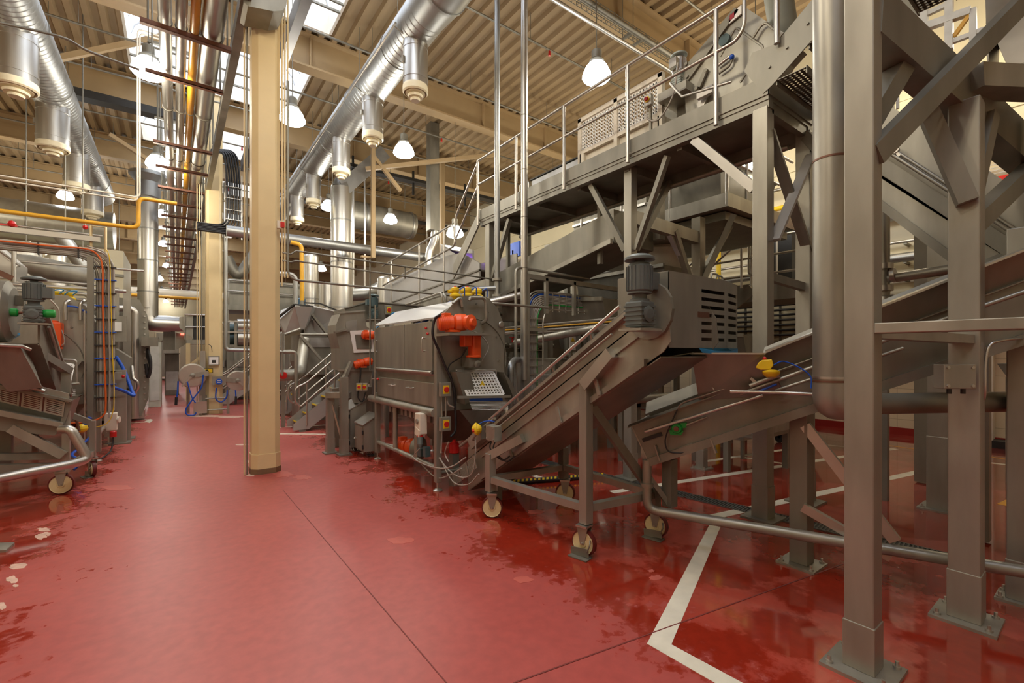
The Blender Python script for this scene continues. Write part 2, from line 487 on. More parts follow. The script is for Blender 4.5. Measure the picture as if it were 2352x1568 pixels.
fstroke((1600, 1062), (1817, 1030), .08); fstroke((1885, 1020), (1950, 1027), .08); fstroke((2250, 1060), (2352, 1071), .09)
fstroke((2000, 1017), (2145, 1037), .06, YLINE); fstroke((2255, 1046), (2352, 1060), .06, YLINE); fstroke((2305, 1160), (2352, 1138), .1, YLINE)
fstroke((640, 981), (765, 975), .09); fstroke((640, 996), (790, 997), .09); fstroke((1180, 1078), (1260, 1102), .08)
fstroke((880, 1018), (925, 1026), .08)
fline([(345, 962), (352, 964), (344, 971), (331, 968)]); fstroke((300, 964), (346, 963), .07); fstroke((290, 971), (336, 969), .07)
SCUFF = plain('pale_worn_resin', srgb(206, 168, 150), 0.5, 0, 0.2, 20)
SCUFF2 = plain('pink_worn_resin', srgb(190, 96, 84), 0.4, 0, 0.1, 9)
def blob(cx, cy, rx, ry, mat, seed, n=18):
    r = random.Random(seed); pts = []
    for i in range(n):
        t = 2 * PI * i / n; k = 0.65 + 0.5 * r.random()
        pts.append((cx + rx * k * math.cos(t), cy + ry * k * math.sin(t)))
    return fline(pts, 'floor_patch', mat)
for i, (cx, cy, rx, ry, mt) in enumerate([(919, 1241, 30, 9, SCUFF2), (100, 1216, 16, 5, SCUFF), (93, 1232, 14, 7, SCUFF), (108, 1226, 10, 5, SCUFF), (42, 1300, 22, 8, SCUFF), (28, 1330, 14, 9, SCUFF), (6, 1392, 8, 10, SCUFF), (35, 1345, 8, 4, SCUFF),
        (650, 1088, 26, 9, SCUFF2), (695, 1096, 24, 6, SCUFF2), (590, 1083, 24, 4, SCUFF), (575, 1091, 10, 3, SCUFF), (556, 1021, 16, 2, SCUFF), (572, 1060, 8, 4, SCUFF), (470, 955, 46, 3, SCUFF), (530, 957, 30, 3, SCUFF), (1505, 1327, 18, 6, SCUFF2), (1495, 1311, 8, 3, SCUFF2),
        (270, 1120, 42, 6, SCUFF2), (1200, 1330, 26, 9, SCUFF2), (1230, 1175, 20, 5, SCUFF2)]):
    blob(cx, cy, rx, ry, mt, i)
# expansion joints in the floor
m = MB(); JO = plain('floor_joint', srgb(120, 50, 44), 0.6)
pa = at(650, 1125, Z=.001); pb = at(985, 1520, Z=.001); pb = pa + (pb - pa) * 1.6
m.bar(pa, pb, 0.006, 0.003)
struct(m.build('floor_joint', JO))
m = MB(); pa = at(1180, 1568, Z=.001); pb = at(1950, 1290, Z=.001); m.bar(pa, pb, 0.008, 0.003); struct(m.build('floor_joint', JO))

# ---- floor drain gratings
GR = plain('dark_grating', (0.13, 0.128, 0.12), 0.4, 0.6, 0.1)
seg = [at(1228, 1056, Z=0), at(1500, 1114, Z=0), at(1720, 1171, Z=0), at(1950, 1226, Z=0), at(2300, 1303, Z=0)]
L0 = seg[0]; L1_ = seg[3]; dr = (L1_ - L0).normalized(); tot = (seg[4] - L0).length; sd = V(dr.y, -dr.x, 0)
ng = 6; gl_ = tot / ng
for i in range(ng):
    o = L0 + dr * (i * gl_ + .01); m = MB(); w = 0.17; ln = gl_ - .02
    m.bar(o - sd * w / 2 + V(0, 0, .003), o - sd * w / 2 + dr * ln + V(0, 0, .003), .014, .012); m.bar(o + sd * w / 2 + V(0, 0, .003), o + sd * w / 2 + dr * ln + V(0, 0, .003), .014, .012)
    k = int(ln / .028)
    for j in range(k + 1):
        c = o + dr * (ln * j / k) + V(0, 0, .004); m.bar(c - sd * w / 2, c + sd * w / 2, .012, .008)
    bed = MB(); bed.bar(o + V(0, 0, .0015), o + dr * ln + V(0, 0, .0015), w, .002)
    g = m.build('drain_grate', GR)
    tag(g, ['dark slotted drain grating at the far end, beside the drum machine', 'dark drain grating behind the wheeled frame of the steep conveyor', 'dark drain grating beside the foot of a platform leg', 'dark drain grating running under the low conveyor frame', 'dark drain grating just behind the big foreground post', 'dark drain grating at the near end, by the second foreground post'][i], 'drain grating', 'floor drain gratings')
    b_ = bed.build('channel', BLACK, None); b_.parent = g
# ================================================================== OVERHEAD
ORD = ['nearest', 'second', 'third', 'fourth', 'fifth', 'sixth', 'seventh', 'eighth', 'ninth', 'tenth']
# ---- columns
def column(x, y, w, label, collar=True):
    t = thing('column', label, 'column', (x, y, 0), 'cream roof columns')
    c = w * 0.2; h = w / 2
    oc = [(x - h, y - h + c), (x - h + c, y - h), (x + h - c, y - h), (x + h, y - h + c), (x + h, y + h - c), (x + h - c, y + h), (x - h + c, y + h), (x - h, y + h - c)]
    P(lambda m: m.prism([(a, b, 0) for a, b in oc], (0, 0, ZD)), 'shaft', CREAM, t)
    if collar:
        oc2 = [(x + (a - x) * 1.06, y + (b - y) * 1.06) for a, b in oc]
        P(lambda m: m.prism([(a, b, 0) for a, b in oc2], (0, 0, 0.26)), 'collar', CREAM, t)
        P(lambda m: m.prism([(x + (a - x) * 1.1, y + (b - y) * 1.1, 0) for a, b in oc], (0, 0, 0.07)), 'base_trim', plain('grimy_base', srgb(120, 92, 66), .7), t)
    return t
C1 = column(0.965, 6.95, 0.33, 'tall cream painted steel column in the middle of the gangway')
C2 = column(0.80, 14.4, 0.38, 'cream column with hose reels, beyond the first column', False)
C3 = column(0.95, 21.8, 0.44, 'cream column partly hidden behind the pipe rack, deep in the hall', False)
# column 2 dressing: bottom guard
m = MB()
for z in (0.12, 0.42):
    m.tube([(0.5, 14.12, z), (1.1, 14.12, z)], .018)
for x in (0.5, 1.1): m.bar((x, 14.12, 0), (x, 14.12, .5), .06)
tag(m.build('column_guard', STEEL), 'low steel guard frame around the foot of the hose reel column', 'guard')
# conduits up the first column
t = thing('conduit_run', 'bundle of thin cream conduits climbing the right edge of the first column', 'conduit', (1.16, 6.8, 0))
for i in range(3):
    P(lambda m: m.tube([(1.15 + i * .035, 6.80, 2.62 if i else 2.5), (1.15 + i * .035, 6.80, ZD - .1)], .011), 'conduit', CREAM, t)
P(lambda m: m.tube([(1.22, 6.80, 5.3), (1.22, 6.80, 2.60), (4.9, 6.80, 2.60 - .05)], .016, bend=.15), 'conduit', STEEL_D, t)
t = thing('alarm_box', 'small red and grey alarm box on the right side of the first column', 'alarm box', (1.18, 6.78, 3.4))
q = at(641, 516, Y=6.72)
P(lambda m: m.box(q, (.05, .05, .1)), 'housing', WHITE, t); P(lambda m: m.box(q + V(.035, -.01, .0), (.05, .06, .07)), 'cover', RED, t)
t = thing('conduit_run', 'pair of thin conduits climbing the left edge of the first column', 'conduit', (.76, 6.85, 0))
for i in range(2): P(lambda m: m.tube([(0.745 - i * .03, 6.86, .0), (0.745 - i * .03, 6.86, ZD - .1)], .009), 'conduit', CREAM if i else STEEL_D, t)
# floodlight at the column head
t = thing('floodlight', 'rounded steel housing bracketed to the head of the first column', 'floodlight', (0.95, 6.4, 6.3))
pp = [at(560, -60, Y=6.3), at(560, 5, Y=6.3), at(570, 14, Y=6.3), at(628, 26, Y=6.3), at(650, 24, Y=6.3), at(658, 10, Y=6.3), at(664, -60, Y=6.3)]
P(lambda m: m.prism(pp, (0, .42, 0)), 'housing', STEEL_D, t)
P(lambda m: m.box(V(.98, 6.6, 6.55), (.2, .3, .3)), 'bracket', STEEL_D, t)

# ---- round ventilation ducts with drop diffusers
def spiral_duct(x, z, r, y0, y1, label, near=None):
    t = thing('ventilation_duct', label, 'ventilation duct', (x, y0, z), 'round ventilation ducts')
    def body(m):
        L_ = []; y = y0
        while y < y1: L_ += [(r, y - y0), (r * 1.012, y - y0 + .02)]; y += .12
        m.lathe((x, y0, z), L_, (0, 1, 0), 24)
    P(body, 'duct_body', GALV, t)
    if near:
        P(lambda m: m.lathe((x, y0, z), [(r * 1.14, -8), (r * 1.14, -.5), (r * 1.02, 0)], (0, 1, 0), 24), 'reducer', GALV, t)
        P(lambda m: m.lathe((x, y0 - .5, z), [(r * 1.14, -.02), (r * 1.18, -.02), (r * 1.18, .03), (r * 1.14, .03)], (0, 1, 0), 24), 'flange', GALV, t)
    y = y0 + 1.2
    while y < y1:
        P(lambda m: m.lathe((x, y, z), [(r, -.03), (r * 1.04, -.03), (r * 1.04, .03), (r, .03)], (0, 1, 0), 24), 'flange', GALV, t)
        P(lambda m: m.tube([(x, y, z + r), (x, y, ZD)], .006, 5), 'hanger', STEEL_D, t)
        y += 2.05
    return t
DX, DZ = 3.08, 6.8
spiral_duct(DX, DZ, .31, 6.3, 20.5, 'long round galvanised duct slanting over the gangway, right of the first column', True)
LX = -1.99
spiral_duct(LX, DZ, .34, 3.0, 20.2, 'long round spiral duct over the far-side machines, left of the pipe rack')
def diffuser(x, y, zt, r, h, label, grp):
    t = thing('air_diffuser', label, 'air diffuser', (x, y, zt), grp)
    P(lambda m: m.lathe((x, y, zt), [(r, 0), (r, -h * .12), (r * 1.03, -h * .12), (r * 1.03, -h * .17), (r, -h * .17), (r, -h * .78), (r * 1.03, -h * .78), (r * 1.03, -h * .83), (r, -h * .83), (r, -h)], n=24), 'barrel', CLAD, t)
    P(lambda m: m.lathe((x, y, zt - h), [(r * 1.01, .03), (r * 1.03, 0), (r * 1.03, -.07), (r * .93, -.09), (r * .9, -.02)], n=24), 'rim', CREAMW, t)
    for k, (a, b, d) in enumerate(((.82, .70, .06), (.62, .48, .12), (.40, .26, .17))):
        P(lambda m: m.lathe((x, y, zt - h), [(r * b, -d + .03), (r * a, -d), (r * (a - .04), -d - .035), (r * (b - .16), -d - .035)], n=22), 'cone_ring', CREAMW, t)
    P(lambda m: m.box(V(x - r - .015, y, zt - h * .45), (.03, .05, .09)), 'latch', STEEL, t)
    return t
CREAMW = plain('cream_plastic', srgb(226, 216, 186), .4, 0, .04)
DL = ['biggest round air diffuser at the near end of the overhead duct, right of the column', 'second air diffuser along the duct right of the column', 'third air diffuser along the duct, bright and polished', 'fourth air diffuser along the duct, smaller, left of a lamp', 'fifth air diffuser along the duct, just right of the first column']
for i, y in enumerate((6.78, 8.75, 10.85, 13.5, 15.6)):
    diffuser(DX, y, DZ - .25, .195, .72, DL[i], 'drop diffusers on the duct')
DL = ['large air diffuser in the upper corner with bright reflection, nearest on the far-side duct', 'second air diffuser on the duct at the hall\'s far side', 'third air diffuser on the far-side duct, above conduits', 'smallest air diffuser on the far-side duct, above the yellow pipe']
for i, y in enumerate((10.2, 12.8, 15.5, 18.2)):
    diffuser(LX, y, DZ - .27, .25, .78, DL[i], 'drop diffusers on the far-side duct')
# thin bracing rail under the right duct
t = thing('cable_conduit', 'thin conduit clipped along the flank of the overhead duct', 'conduit', (DX - .33, 6.5, DZ))
P(lambda m: m.tube([(DX - .36, 6.7, DZ - .12), (DX - .36, 19, DZ - .12)], .018, 6), 'pipe', STEEL, t)
for y in (6.78, 8.75, 10.85, 13.5): P(lambda m: m.tube([(DX - .36, y, DZ - .12), (DX + .12, y - .15, DZ - .42)], .012, 5), 'strut', STEEL_D, t)

# ---- pipe rack down the hall
RZ = 6.0
def rack_pipe(x, z, r, y0, y1, mat, label, rings=0):
    t = thing('pipe', label, 'pipe', (x, y0, z), 'pipes on the overhead rack')
    P(lambda m: m.tube([(x, y0, z), (x, y1, z)], r, 14), 'pipe_body', mat, t)
    y = y0 + 1.5; k = 0
    while y < y1 and k < rings:
        P(lambda m: m.lathe((x, y, z), [(r, -.012), (r * 1.12, -.012), (r * 1.12, .012), (r, .012)], (0, 1, 0), 14), 'clamp', STEEL_D, t); y += 2.6; k += 1
    return t
rack_pipe(-.12, RZ, .075, 3.5, 54, CLAD, 'polished clad pipe at the outer left of the overhead pipe rack', 4)
rack_pipe(.055, RZ, .066, 3.5, 54, CLAD, 'polished clad pipe second on the overhead pipe rack, left of the yellow one', 4)
rack_pipe(.20, RZ, .055, 3.5, 54, YELLOW_P, 'yellow gas pipe running down the overhead pipe rack', 8)
rack_pipe(.40, RZ + .05, .135, 3.5, 54, CLAD, 'thickest polished pipe on the overhead rack, right of the yellow pipe', 4)
rack_pipe(.28, RZ + .5, .035, 4, 54, STEEL_D, 'dull steel pipe on the upper tier of the rack, above the yellow pipe')
t = thing('rack_rail', 'long grey steel channel carrying the right side of the pipe rack', 'channel', (.63, 3.5, RZ))
def chan(m):
    m.bar((.63, 3.5, RZ - .05), (.63, 54, RZ - .05), .014, .2); m.bar((.68, 3.5, RZ + .05), (.68, 54, RZ + .05), .1, .012); m.bar((.68, 3.5, RZ - .15), (.68, 54, RZ - .15), .1, .012)
P(chan, 'channel_section', STEEL_D, t)
for y in (7.5, 11.6, 15.7, 20, 24): P(lambda m: m.tube([(.63, y, RZ + .05), (.63, y, ZD)], .02, 6), 'hanger', STEEL_D, t)
RUST = plain('red_brown_channel', srgb(118, 82, 66), .45, .5, .12)
WORDS = ['nearest red-brown cross channel under the rack pipes, high up', 'second red-brown cross channel under the rack pipes', 'third cross channel under the rack pipes, by the upper rooflight edge', 'fourth cross channel under the rack, level with the black cable loop top', 'fifth cross channel under the rack, above the cable loop bottom', 'sixth cross channel under the rack, beside the black cable loop', 'seventh cross channel down the rack', 'eighth cross channel down the rack', 'ninth cross channel down the rack']
for i, y in enumerate((7.55, 8.85, 11.7, 14.8, 17.8, 21, 24, 27, 30.5, 13.2, 16.3, 19.4, 22.5, 25.5, 28.7, 32, 33.5, 35, 36.8, 38.6, 40.6, 42.8, 45, 47.4, 50)):
    t = thing('rack_crossbar', WORDS[i] if i < 6 else 'distant cross channel under the overhead pipe rack, deep in the hall', 'cross channel', (-.36, y, RZ - .16), 'cross channels of the pipe rack')
    P(lambda m: (m.bx(-.38, .62, y - .035, y + .035, RZ - .155, RZ - .14), m.bx(-.38, .62, y - .035, y - .027, RZ - .155, RZ - .09)), 'channel', RUST, t)
    for x in (-.3, .58): P(lambda m: m.tube([(x, y + .02, RZ - .15), (x, y + .02, RZ + 1.6)], .011, 5), 'hanger', STEEL_D, t)
    P(lambda m: m.bx(-.36, .6, y + .12, y + .17, RZ + .4, RZ + .44), 'upper_channel', STEEL_D, t)
# dark sloping channel right of column
t = thing('roof_channel', 'dark steel channel running below the rooflights, right of the first column', 'channel', (1.35, 3.5, 6.35))
P(lambda m: (m.bar((1.33, 3.5, 6.38), (1.33, 13.5, 6.38), .012, .26), m.bar((1.39, 3.5, 6.26), (1.39, 13.5, 6.26), .12, .012)), 'channel_section', plain('dark_grey_channel', (.16, .16, .17), .45, .5), t)
for y in (5.9, 10.4): P(lambda m: m.bar((1.33, y, 6.5), (1.33, y, ZD), .05), 'hanger', STEEL_D, t)

# ---- black cable bundle looping down by column 2
t = thing('cable_bundle', 'thick bundle of black cables dropping in a loop beside the second column', 'cable bundle', (1.4, 13.9, 4))
r_ = random.Random(4)
for i in range(18):
    dx = (i % 6) * .056; dy = (i // 6) * .045; x = 1.06 + dx; zb_ = 4.86 - dx * .62
    P(lambda m: m.tube([(.72, 14.12 - dy, 6.75 + dx * .3), (.98 + dx, 13.9 - dy, 6.80 + dx * .3), (x, 13.9 - dy, 6.2), (x, 13.9 - dy, zb_), (.42, 13.9 - dy, zb_)], .02, 6, bend=.32), 'cable', BLACK, t)
for z in (5.9, 5.6, 5.3, 5.05): P(lambda m: m.box((1.2, 13.855, z), (.36, .14, .012)), 'tie', STEEL_B, t)
P(lambda m: (m.bar((1.40, 14.0, 4.6), (1.40, 14.0, 6.3), .03), m.bar((1.03, 14.0, 4.6), (1.03, 14.0, 6.3), .03), m.bar((1.03, 14.0, 5.6), (1.03, 14.2, 5.6), .03)), 'ladder_rail', STEEL_B, t)

# ---- high bay lamps that the photo shows
LAMP_L = ['very bright high bay lamp with a big glare, hung over the walkway machine', 'high bay lamp hanging just right of the first column', 'high bay lamp hanging alone right of the overhead duct', 'high bay lamp below the overhead duct, left of the vertical polished duct', 'high bay lamp glowing right of the cream post hanger', 'high bay lamp on a chain under the rooflight, left of the pipe rack', 'high bay lamp under the next rooflight, left of the pipe rack, further off']
def lamp(loc, label):
    x, y, z = loc
    t = thing('high_bay_lamp', label, 'lamp', loc, 'high bay lamps')
    P(lambda m: m.lathe((x, y, z), [(.12, .16), (.12, .2), (.08, .24), (.08, .36), (.03, .4)], n=18), 'housing', STEEL_D, t)
    P(lambda m: m.lathe((x, y, z), [(.12, .16), (.17, .10), (.215, .0), (.225, -.05), (.19, -.09), (.1, -.12), (.001, -.125)], n=20), 'lens', LAMP_M, t)
    zt = 7.69 if min(abs(y - b) for b in BEAM_Y) < .2 else ZD + .05
    if SKX0 < x < SKX1 and zt > 8:
        zt = ZD - .04
        P(lambda m: m.bar((SKX0 - .02, y, ZD - .05), (SKX1 + .02, y, ZD - .05), .04), 'hanger_bar', STEEL_D, t)
    P(lambda m: m.tube([(x, y, z + .34), (x, y, zt)], .008, 5), 'chain', STEEL_D, t)
    return t
for i, p in enumerate(LAMP_FILL_SPOTS):
    lamp_fill_light((p[0], p[1], p[2] - .28))
    if i < 7: lamp(p, LAMP_L[i])
FAR = [(150, 450, 15.0), (372, 492, 18.5), (1045, 535, 12.0), (1735, 365, 7.5), (375, 560, 24), (383, 610, 30), (365, 640, 27), (655, 678, 20), (738, 617, 22), (208, 533, 17), (371, 668, 37), (381, 692, 45)]
FL = ['small far lamp above the yellow pipe on the far side', 'far lamp left of the pipe rack, under the polished stack head', 'bright lamp behind the handrail of the ascending walkway', 'lamp shining out beside the leg of the raised walkway', 'far lamp low along the pipe rack', 'far lamp lower along the pipe rack', 'small far lamp beyond the polished stack', 'tiny far lamp right of the first column, above the machines', 'small round pendant lamp before the tall polished tanks', 'small pair of lamp heads above the cable tray of the far machine', 'tiny distant lamp low beside the pipe rack, last but one down the hall', 'most distant tiny lamp beside the pipe rack']
for (px, py, d), lb in zip(FAR, FL):
    p = at(px, py, D=d); lamp((p.x, p.y, p.z), lb); lamp_fill_light((p.x, p.y, p.z - .28), 0.8)

# ---- thin sprinkler pipes under the deck
def spr(y, z, x0, x1, label, drops=()):
    t = thing('sprinkler_pipe', label, 'sprinkler pipe', (x0, y, z), 'sprinkler pipes under the roof')
    P(lambda m: m.tube([(x0, y, z), (x1, y, z)], .022, 6), 'pipe_body', STEEL_D, t)
    x = x0 + .8
    while x < x1:
        P(lambda m: m.tube([(x, y, z), (x, y, ZD)], .006, 4), 'hanger', STEEL_D, t); x += 2.4
    for x in drops: P(lambda m: m.cyl((x, y, z - .02), (x, y, z - .12), .02, .03, 6), 'sprinkler_head', RED, t)
n_ = 0
bays = ['first', 'second', 'third', 'fourth', 'fifth', 'sixth']
for b in range(1, 6):
    y0, y1 = BEAM_Y[b], BEAM_Y[b + 1]
    spr(y0 + 1.35, 7.85, RX0, RX1, 'thin dark sprinkler pipe under the roof, nearer one of the %s bay away' % bays[b - 1], (1.6, 6.2))
    spr(y1 - 1.1, 7.85, RX0, RX1, 'thin dark sprinkler pipe under the roof, further one of the %s bay away' % bays[b - 1], (.6,))
# bright services pipes high right
t = thing('service_pipe', 'pair of bright service pipes high under the roof behind the big lamp', 'pipe', (3, 5.0, 6.7))
for dz in (0, .1): P(lambda m: m.tube([(2.5, 4.95 + dz, 6.72 + dz), (11.3, 4.95 + dz, 6.72 + dz)], .032, 8), 'pipe_body', STEEL_B, t)
t = thing('service_pipe', 'single dark service pipe high under the roof, above the bright pair', 'pipe', (3, 5.3, 7.1))
P(lambda m: m.tube([(2.5, 5.05, 7.12), (11.3, 5.05, 7.12)], .045, 8), 'pipe_body', STEEL_D, t)
t = thing('wire_tray', 'wire mesh cable tray hung under the near roof beam', 'cable tray', (3, 5.6, 7.4))
def tray(m, x0, x1, y, z, w=.2, h=.07, st=.12):
    for dy, dz in ((-w / 2, h), (-w / 2, 0), (0, 0), (w / 2, 0), (w / 2, h)): m.bar((x0, y + dy, z + dz), (x1, y + dy, z + dz), .008)
    x = x0
    while x < x1:
        m.bar((x, y - w / 2, z), (x, y + w / 2, z), .007); m.bar((x, y - w / 2, z), (x, y - w / 2, z + h), .007); m.bar((x, y + w / 2, z), (x, y + w / 2, z + h), .007); x += st
P(lambda m: tray(m, 2.6, 11, 5.36, 7.38), 'tray_mesh', STEEL_D, t)
for x in (4.5, 6.6, 6.9): P(lambda m: (m.bar((x, 5.2, 7.36), (x, 5.56, 7.36), .04), m.tube([(x, 5.52, 7.36), (x, 5.52, ZD)], .008, 4)), 'bracket', STEEL_D, t)
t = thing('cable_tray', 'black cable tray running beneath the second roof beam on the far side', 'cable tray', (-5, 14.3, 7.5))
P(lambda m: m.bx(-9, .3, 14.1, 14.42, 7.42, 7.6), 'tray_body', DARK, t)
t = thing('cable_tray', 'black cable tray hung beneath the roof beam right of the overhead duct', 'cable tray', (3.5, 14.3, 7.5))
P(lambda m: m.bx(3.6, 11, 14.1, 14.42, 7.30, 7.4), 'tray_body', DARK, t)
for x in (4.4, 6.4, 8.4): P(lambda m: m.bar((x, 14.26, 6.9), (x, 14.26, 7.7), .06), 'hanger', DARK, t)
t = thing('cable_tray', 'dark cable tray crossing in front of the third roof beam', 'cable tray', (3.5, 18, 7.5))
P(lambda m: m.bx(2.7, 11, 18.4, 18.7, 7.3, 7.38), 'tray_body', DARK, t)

# ---- diagonal roof braces
for i, (a, b, dpt, lb) in enumerate([((840, 388), (1140, 355), 12.5, 'pale tan brace crossing under the roof right of a lamp'), ((130, 135), (370, 85), 8.5, 'tan brace crossing under the roof by the upper rooflight'), ((250, 308), (375, 390), 12, 'pale brace rising toward the second rooflight')]):
    p = at(*a, D=dpt); q = at(*b, D=dpt + 1.0); m = MB(); m.bar(p, q, .1, .1); m.build('roof_brace', BEAM); o = bpy.context.scene.objects[-1]
    tag(o, lb, 'roof brace', 'braces under the roof')

# ---- upright polished ducts
t = thing('exhaust_duct', 'tall polished round duct rising beyond the drum machine with a kinked grey head', 'exhaust duct', (3.8, 13.5, 0))
p0 = at(785, 715, Y=13.5)
P(lambda m: m.cyl((p0.x, 13.5, 0), (p0.x, 13.5, 6.35), .3, n=24), 'duct_body', CLAD, t)
for z in (2.9, 4.2, 5.4): P(lambda m: m.lathe((p0.x, 13.5, z), [(.3, -.02), (.31, -.02), (.31, .02), (.3, .02)], n=24), 'band', GALV, t)
q0 = at(855, 372, Y=13.5); P(lambda m: m.bar((p0.x, 13.5, 6.3), q0 + V(.3, 0, .3), .55, .4), 'kinked_head', plain('grey_duct_paint', (.3, .3, .29), .4, .6), t)
P(lambda m: m.cyl((p0.x, 13.5, 6.3), (p0.x + .1, 13.5, 6.6), .3, .26, n=20), 'elbow', GALV, t)
t = thing('exhaust_stack', 'thick polished vertical duct with elbow turning to the heat unit, far along the gangway', 'exhaust duct', (-.75, 19, 2.4))
x = at(340, 600, Y=19).x; zt = at(340, 455, Y=19).z; ze = at(340, 742, Y=19).z
P(lambda m: m.cyl((x, 19, ze + .45), (x, 19, zt), .27, n=24), 'duct_body', CLAD, t)
for k in (.25, .5, .75): P(lambda m: m.lathe((x, 19, ze + (zt - ze) * k), [(.27, -.02), (.285, -.02), (.285, .02), (.27, .02)], n=24), 'band', GALV, t)
P(lambda m: m.tube([(x, 19, ze + .5), (x, 19, ze), (x + .6, 19, ze)], .27, 24, bend=.5, seg=4), 'elbow', CLAD, t)
P(lambda m: m.cyl((x + .55, 19, ze), (x + 1.55, 19, ze), .25, n=24), 'outlet', CLAD, t)
P(lambda m: m.lathe((x, 19, zt), [(.3, 0), (.33, .02), (.33, .5), (.5, .7), (.5, .8), (.02, .85)], n=24), 'hood', GALV, t)
# big cross duct on the far side
t = thing('main_air_duct', 'big grey round air trunk crossing behind the yellow pipe on the far side', 'air duct', (-5, 20, 5.6))
P(lambda m: m.lathe((-9.3, 20.6, 5.75), [(.62, 0), (.62, 3), (.65, 3), (.65, 3.06), (.62, 3.06), (.62, 5.5), (.65, 5.5), (.65, 5.56), (.62, 5.56), (.62, 7.6)], (1, 0, 0), 24), 'duct_body', plain('grey_trunk', (.36, .35, .31), .35, .7), t)

# ---- long silver pipe crossing right of column and conduits
t = thing('insulated_pipe', 'long silver insulated pipe crossing high behind the machines from the column to the ascending walkway', 'pipe', (1.5, 12.5, 4.5))
a = at(520, 516, Y=12.6); b = at(995, 604, Y=12.6)
P(lambda m: m.tube([(a.x, 12.6, (a.z + b.z) / 2), (b.x + 1, 12.6, (a.z + b.z) / 2)], .13, 16), 'pipe_body', GALV, t)
for x_ in (a.x + .4, a.x + 2.4, b.x - .2): P(lambda m: m.tube([(x_, 12.6, a.z), (x_, 12.6, ZD + .03)], .012, 5), 'hanger', STEEL_D, t)
for px, y0_, y1_, lb in ((857, 440, 590, 'slim cream post hanging from the roof with a foot bracket'),):
    x = at(px, 500, Y=12.3).x; zb = at(px, 592, Y=12.3).z
    t = thing('hanger_post', lb, 'post', (x, 12.3, zb))
    P(lambda m: m.bar((x, 12.3, zb), (x, 12.3, 7.7), .1), 'post', BEAM, t); P(lambda m: m.bar((x - .3, 12.4, zb + .02), (x + .05, 12.4, zb + .02), .1, .05), 'foot', BEAM, t)
    P(lambda m: m.bar((x, 12.3, 7.0), (x + .8, 12.3, 6.2), .09), 'brace', BEAM, t)

# ---- conduits and yellow pipe of the far side
Yc = 10.2
x = at(316, 300, Y=Yc).x; zt = at(316, 66, Y=Yc).z; zb = at(316, 462, Y=Yc).z
t = thing('conduit_drop', 'white conduit pair dropping in front of the rooflight then running off to the far side', 'conduit', (x, Yc, zb))
for i in range(2): P(lambda m: m.tube([(x + .5, Yc, zt - .06 * i), (x + .03 * i, Yc, zt - .06 * i), (x + .03 * i, Yc, zb + .07 * i), (-6, Yc, zb + .07 * i)], .014, 6, bend=.08), 'conduit', WHITE, t)
t = thing('gas_pipe', 'yellow pipe running across the far side with an upturned end', 'pipe', (x, Yc + .2, 3.7))
za = at(300, 522, Y=Yc + .2).z; zc = at(325, 455, Y=Yc + .2).z
P(lambda m: m.tube([(-6, Yc + .2, za), (x, Yc + .2, za), (x, Yc + .2, zc), (x + .55, Yc + .2, zc)], .035, 10, bend=.12), 'pipe_body', YELLOW_P, t)
t = thing('wire', 'steel cable swagged across beneath the corner diffuser', 'cable', (-3, 7.6, 6))
pts = [at(-20, 48, Y=7.6), at(140, 85, Y=7.8), at(205, 118, Y=7.9), at(320, 160, Y=8)]
P(lambda m: m.spline(pts, .016), 'cable', STEEL_D, t)
BELT = plain('grey_belt', (.12, .11, .1), .5)
# ================================================================== FOREGROUND GANTRY (right edge of the view)
def base_plate(m, x, y, s, t=.018, z0=0):
    m.bx(x - s / 2, x + s / 2, y - s / 2, y + s / 2, z0, z0 + t)
def bolts4(x, y, s, z, parent):
    for i in (-1, 1):
        for j in (-1, 1):
            P(lambda m: (m.cyl((x + i * s, y + j * s, z), (x + i * s, y + j * s, z + .012), .018, n=6), m.cyl((x + i * s, y + j * s, z), (x + i * s, y + j * s, z + .035), .009, n=8)), 'anchor_bolt', STEEL_B, parent)
def post(parent, x, y, w, z0, z1, sleeve=.27, plate=.27, mat=None):
    mat = mat or STEEL
    p = P(lambda m: m.bx(x - w / 2, x + w / 2, y - w / 2, y + w / 2, z0 + .018, z1), 'post', mat, parent, bevel=.006)
    if sleeve: P(lambda m: m.bx(x - w / 2 - .005, x + w / 2 + .005, y - w / 2 - .005, y + w / 2 + .005, z0 + .018, z0 + sleeve), 'sleeve', mat, p, bevel=.004)
    b = P(lambda m: base_plate(m, x, y, plate, .018, z0), 'base_plate', mat, p)
    bolts4(x, y, plate * .38, z0 + .018, p)
    return p
AX, AY, BX, BY = 2.80, 0.80, 3.82, 0.58
t = thing('steel_gantry', 'massive square-post steel frame filling the right edge of the view', 'steel frame', (AX, AY, 0))
post(t, AX, AY, .125, 0, 5.2, .25, .29); post(t, BX, BY, .14, 0, 3.1, .3, .29)
P(lambda m: m.bx(2.74, 2.86, -1.2, AY - .0625, 1.695, 1.745), 'cross_rail', STEEL, t, bevel=.004)
P(lambda m: m.bar((AX + .06, AY, 1.70), (BX - .07, BY, 1.68), .1, .05), 'cross_rail', STEEL, t)
P(lambda m: m.bar((AX + .065, AY + .0, 3.33), (5.2, .42, 3.02), .14, .25), 'top_beam', STEEL_D, t)
P(lambda m: m.bar((AX + .0, AY - .04, 2.58), (4.5, .30, 4.02), .07, .1), 'brace', STEEL_D, t)
P(lambda m: m.bar((AX + .075, AY + .03, 2.74), (3.25, .74, 3.22), .1, .09), 'brace', STEEL_D, t)
P(lambda m: m.bar((BX - .1, BY - .02, 2.48), (BX - .16, BY + .16, 3.12), .08, .09), 'brace', STEEL_D, t)
P(lambda m: m.bar((BX + .06, BY, 2.48), (BX + .32, BY - .05, 3.1), .09, .08), 'brace', STEEL_D, t)
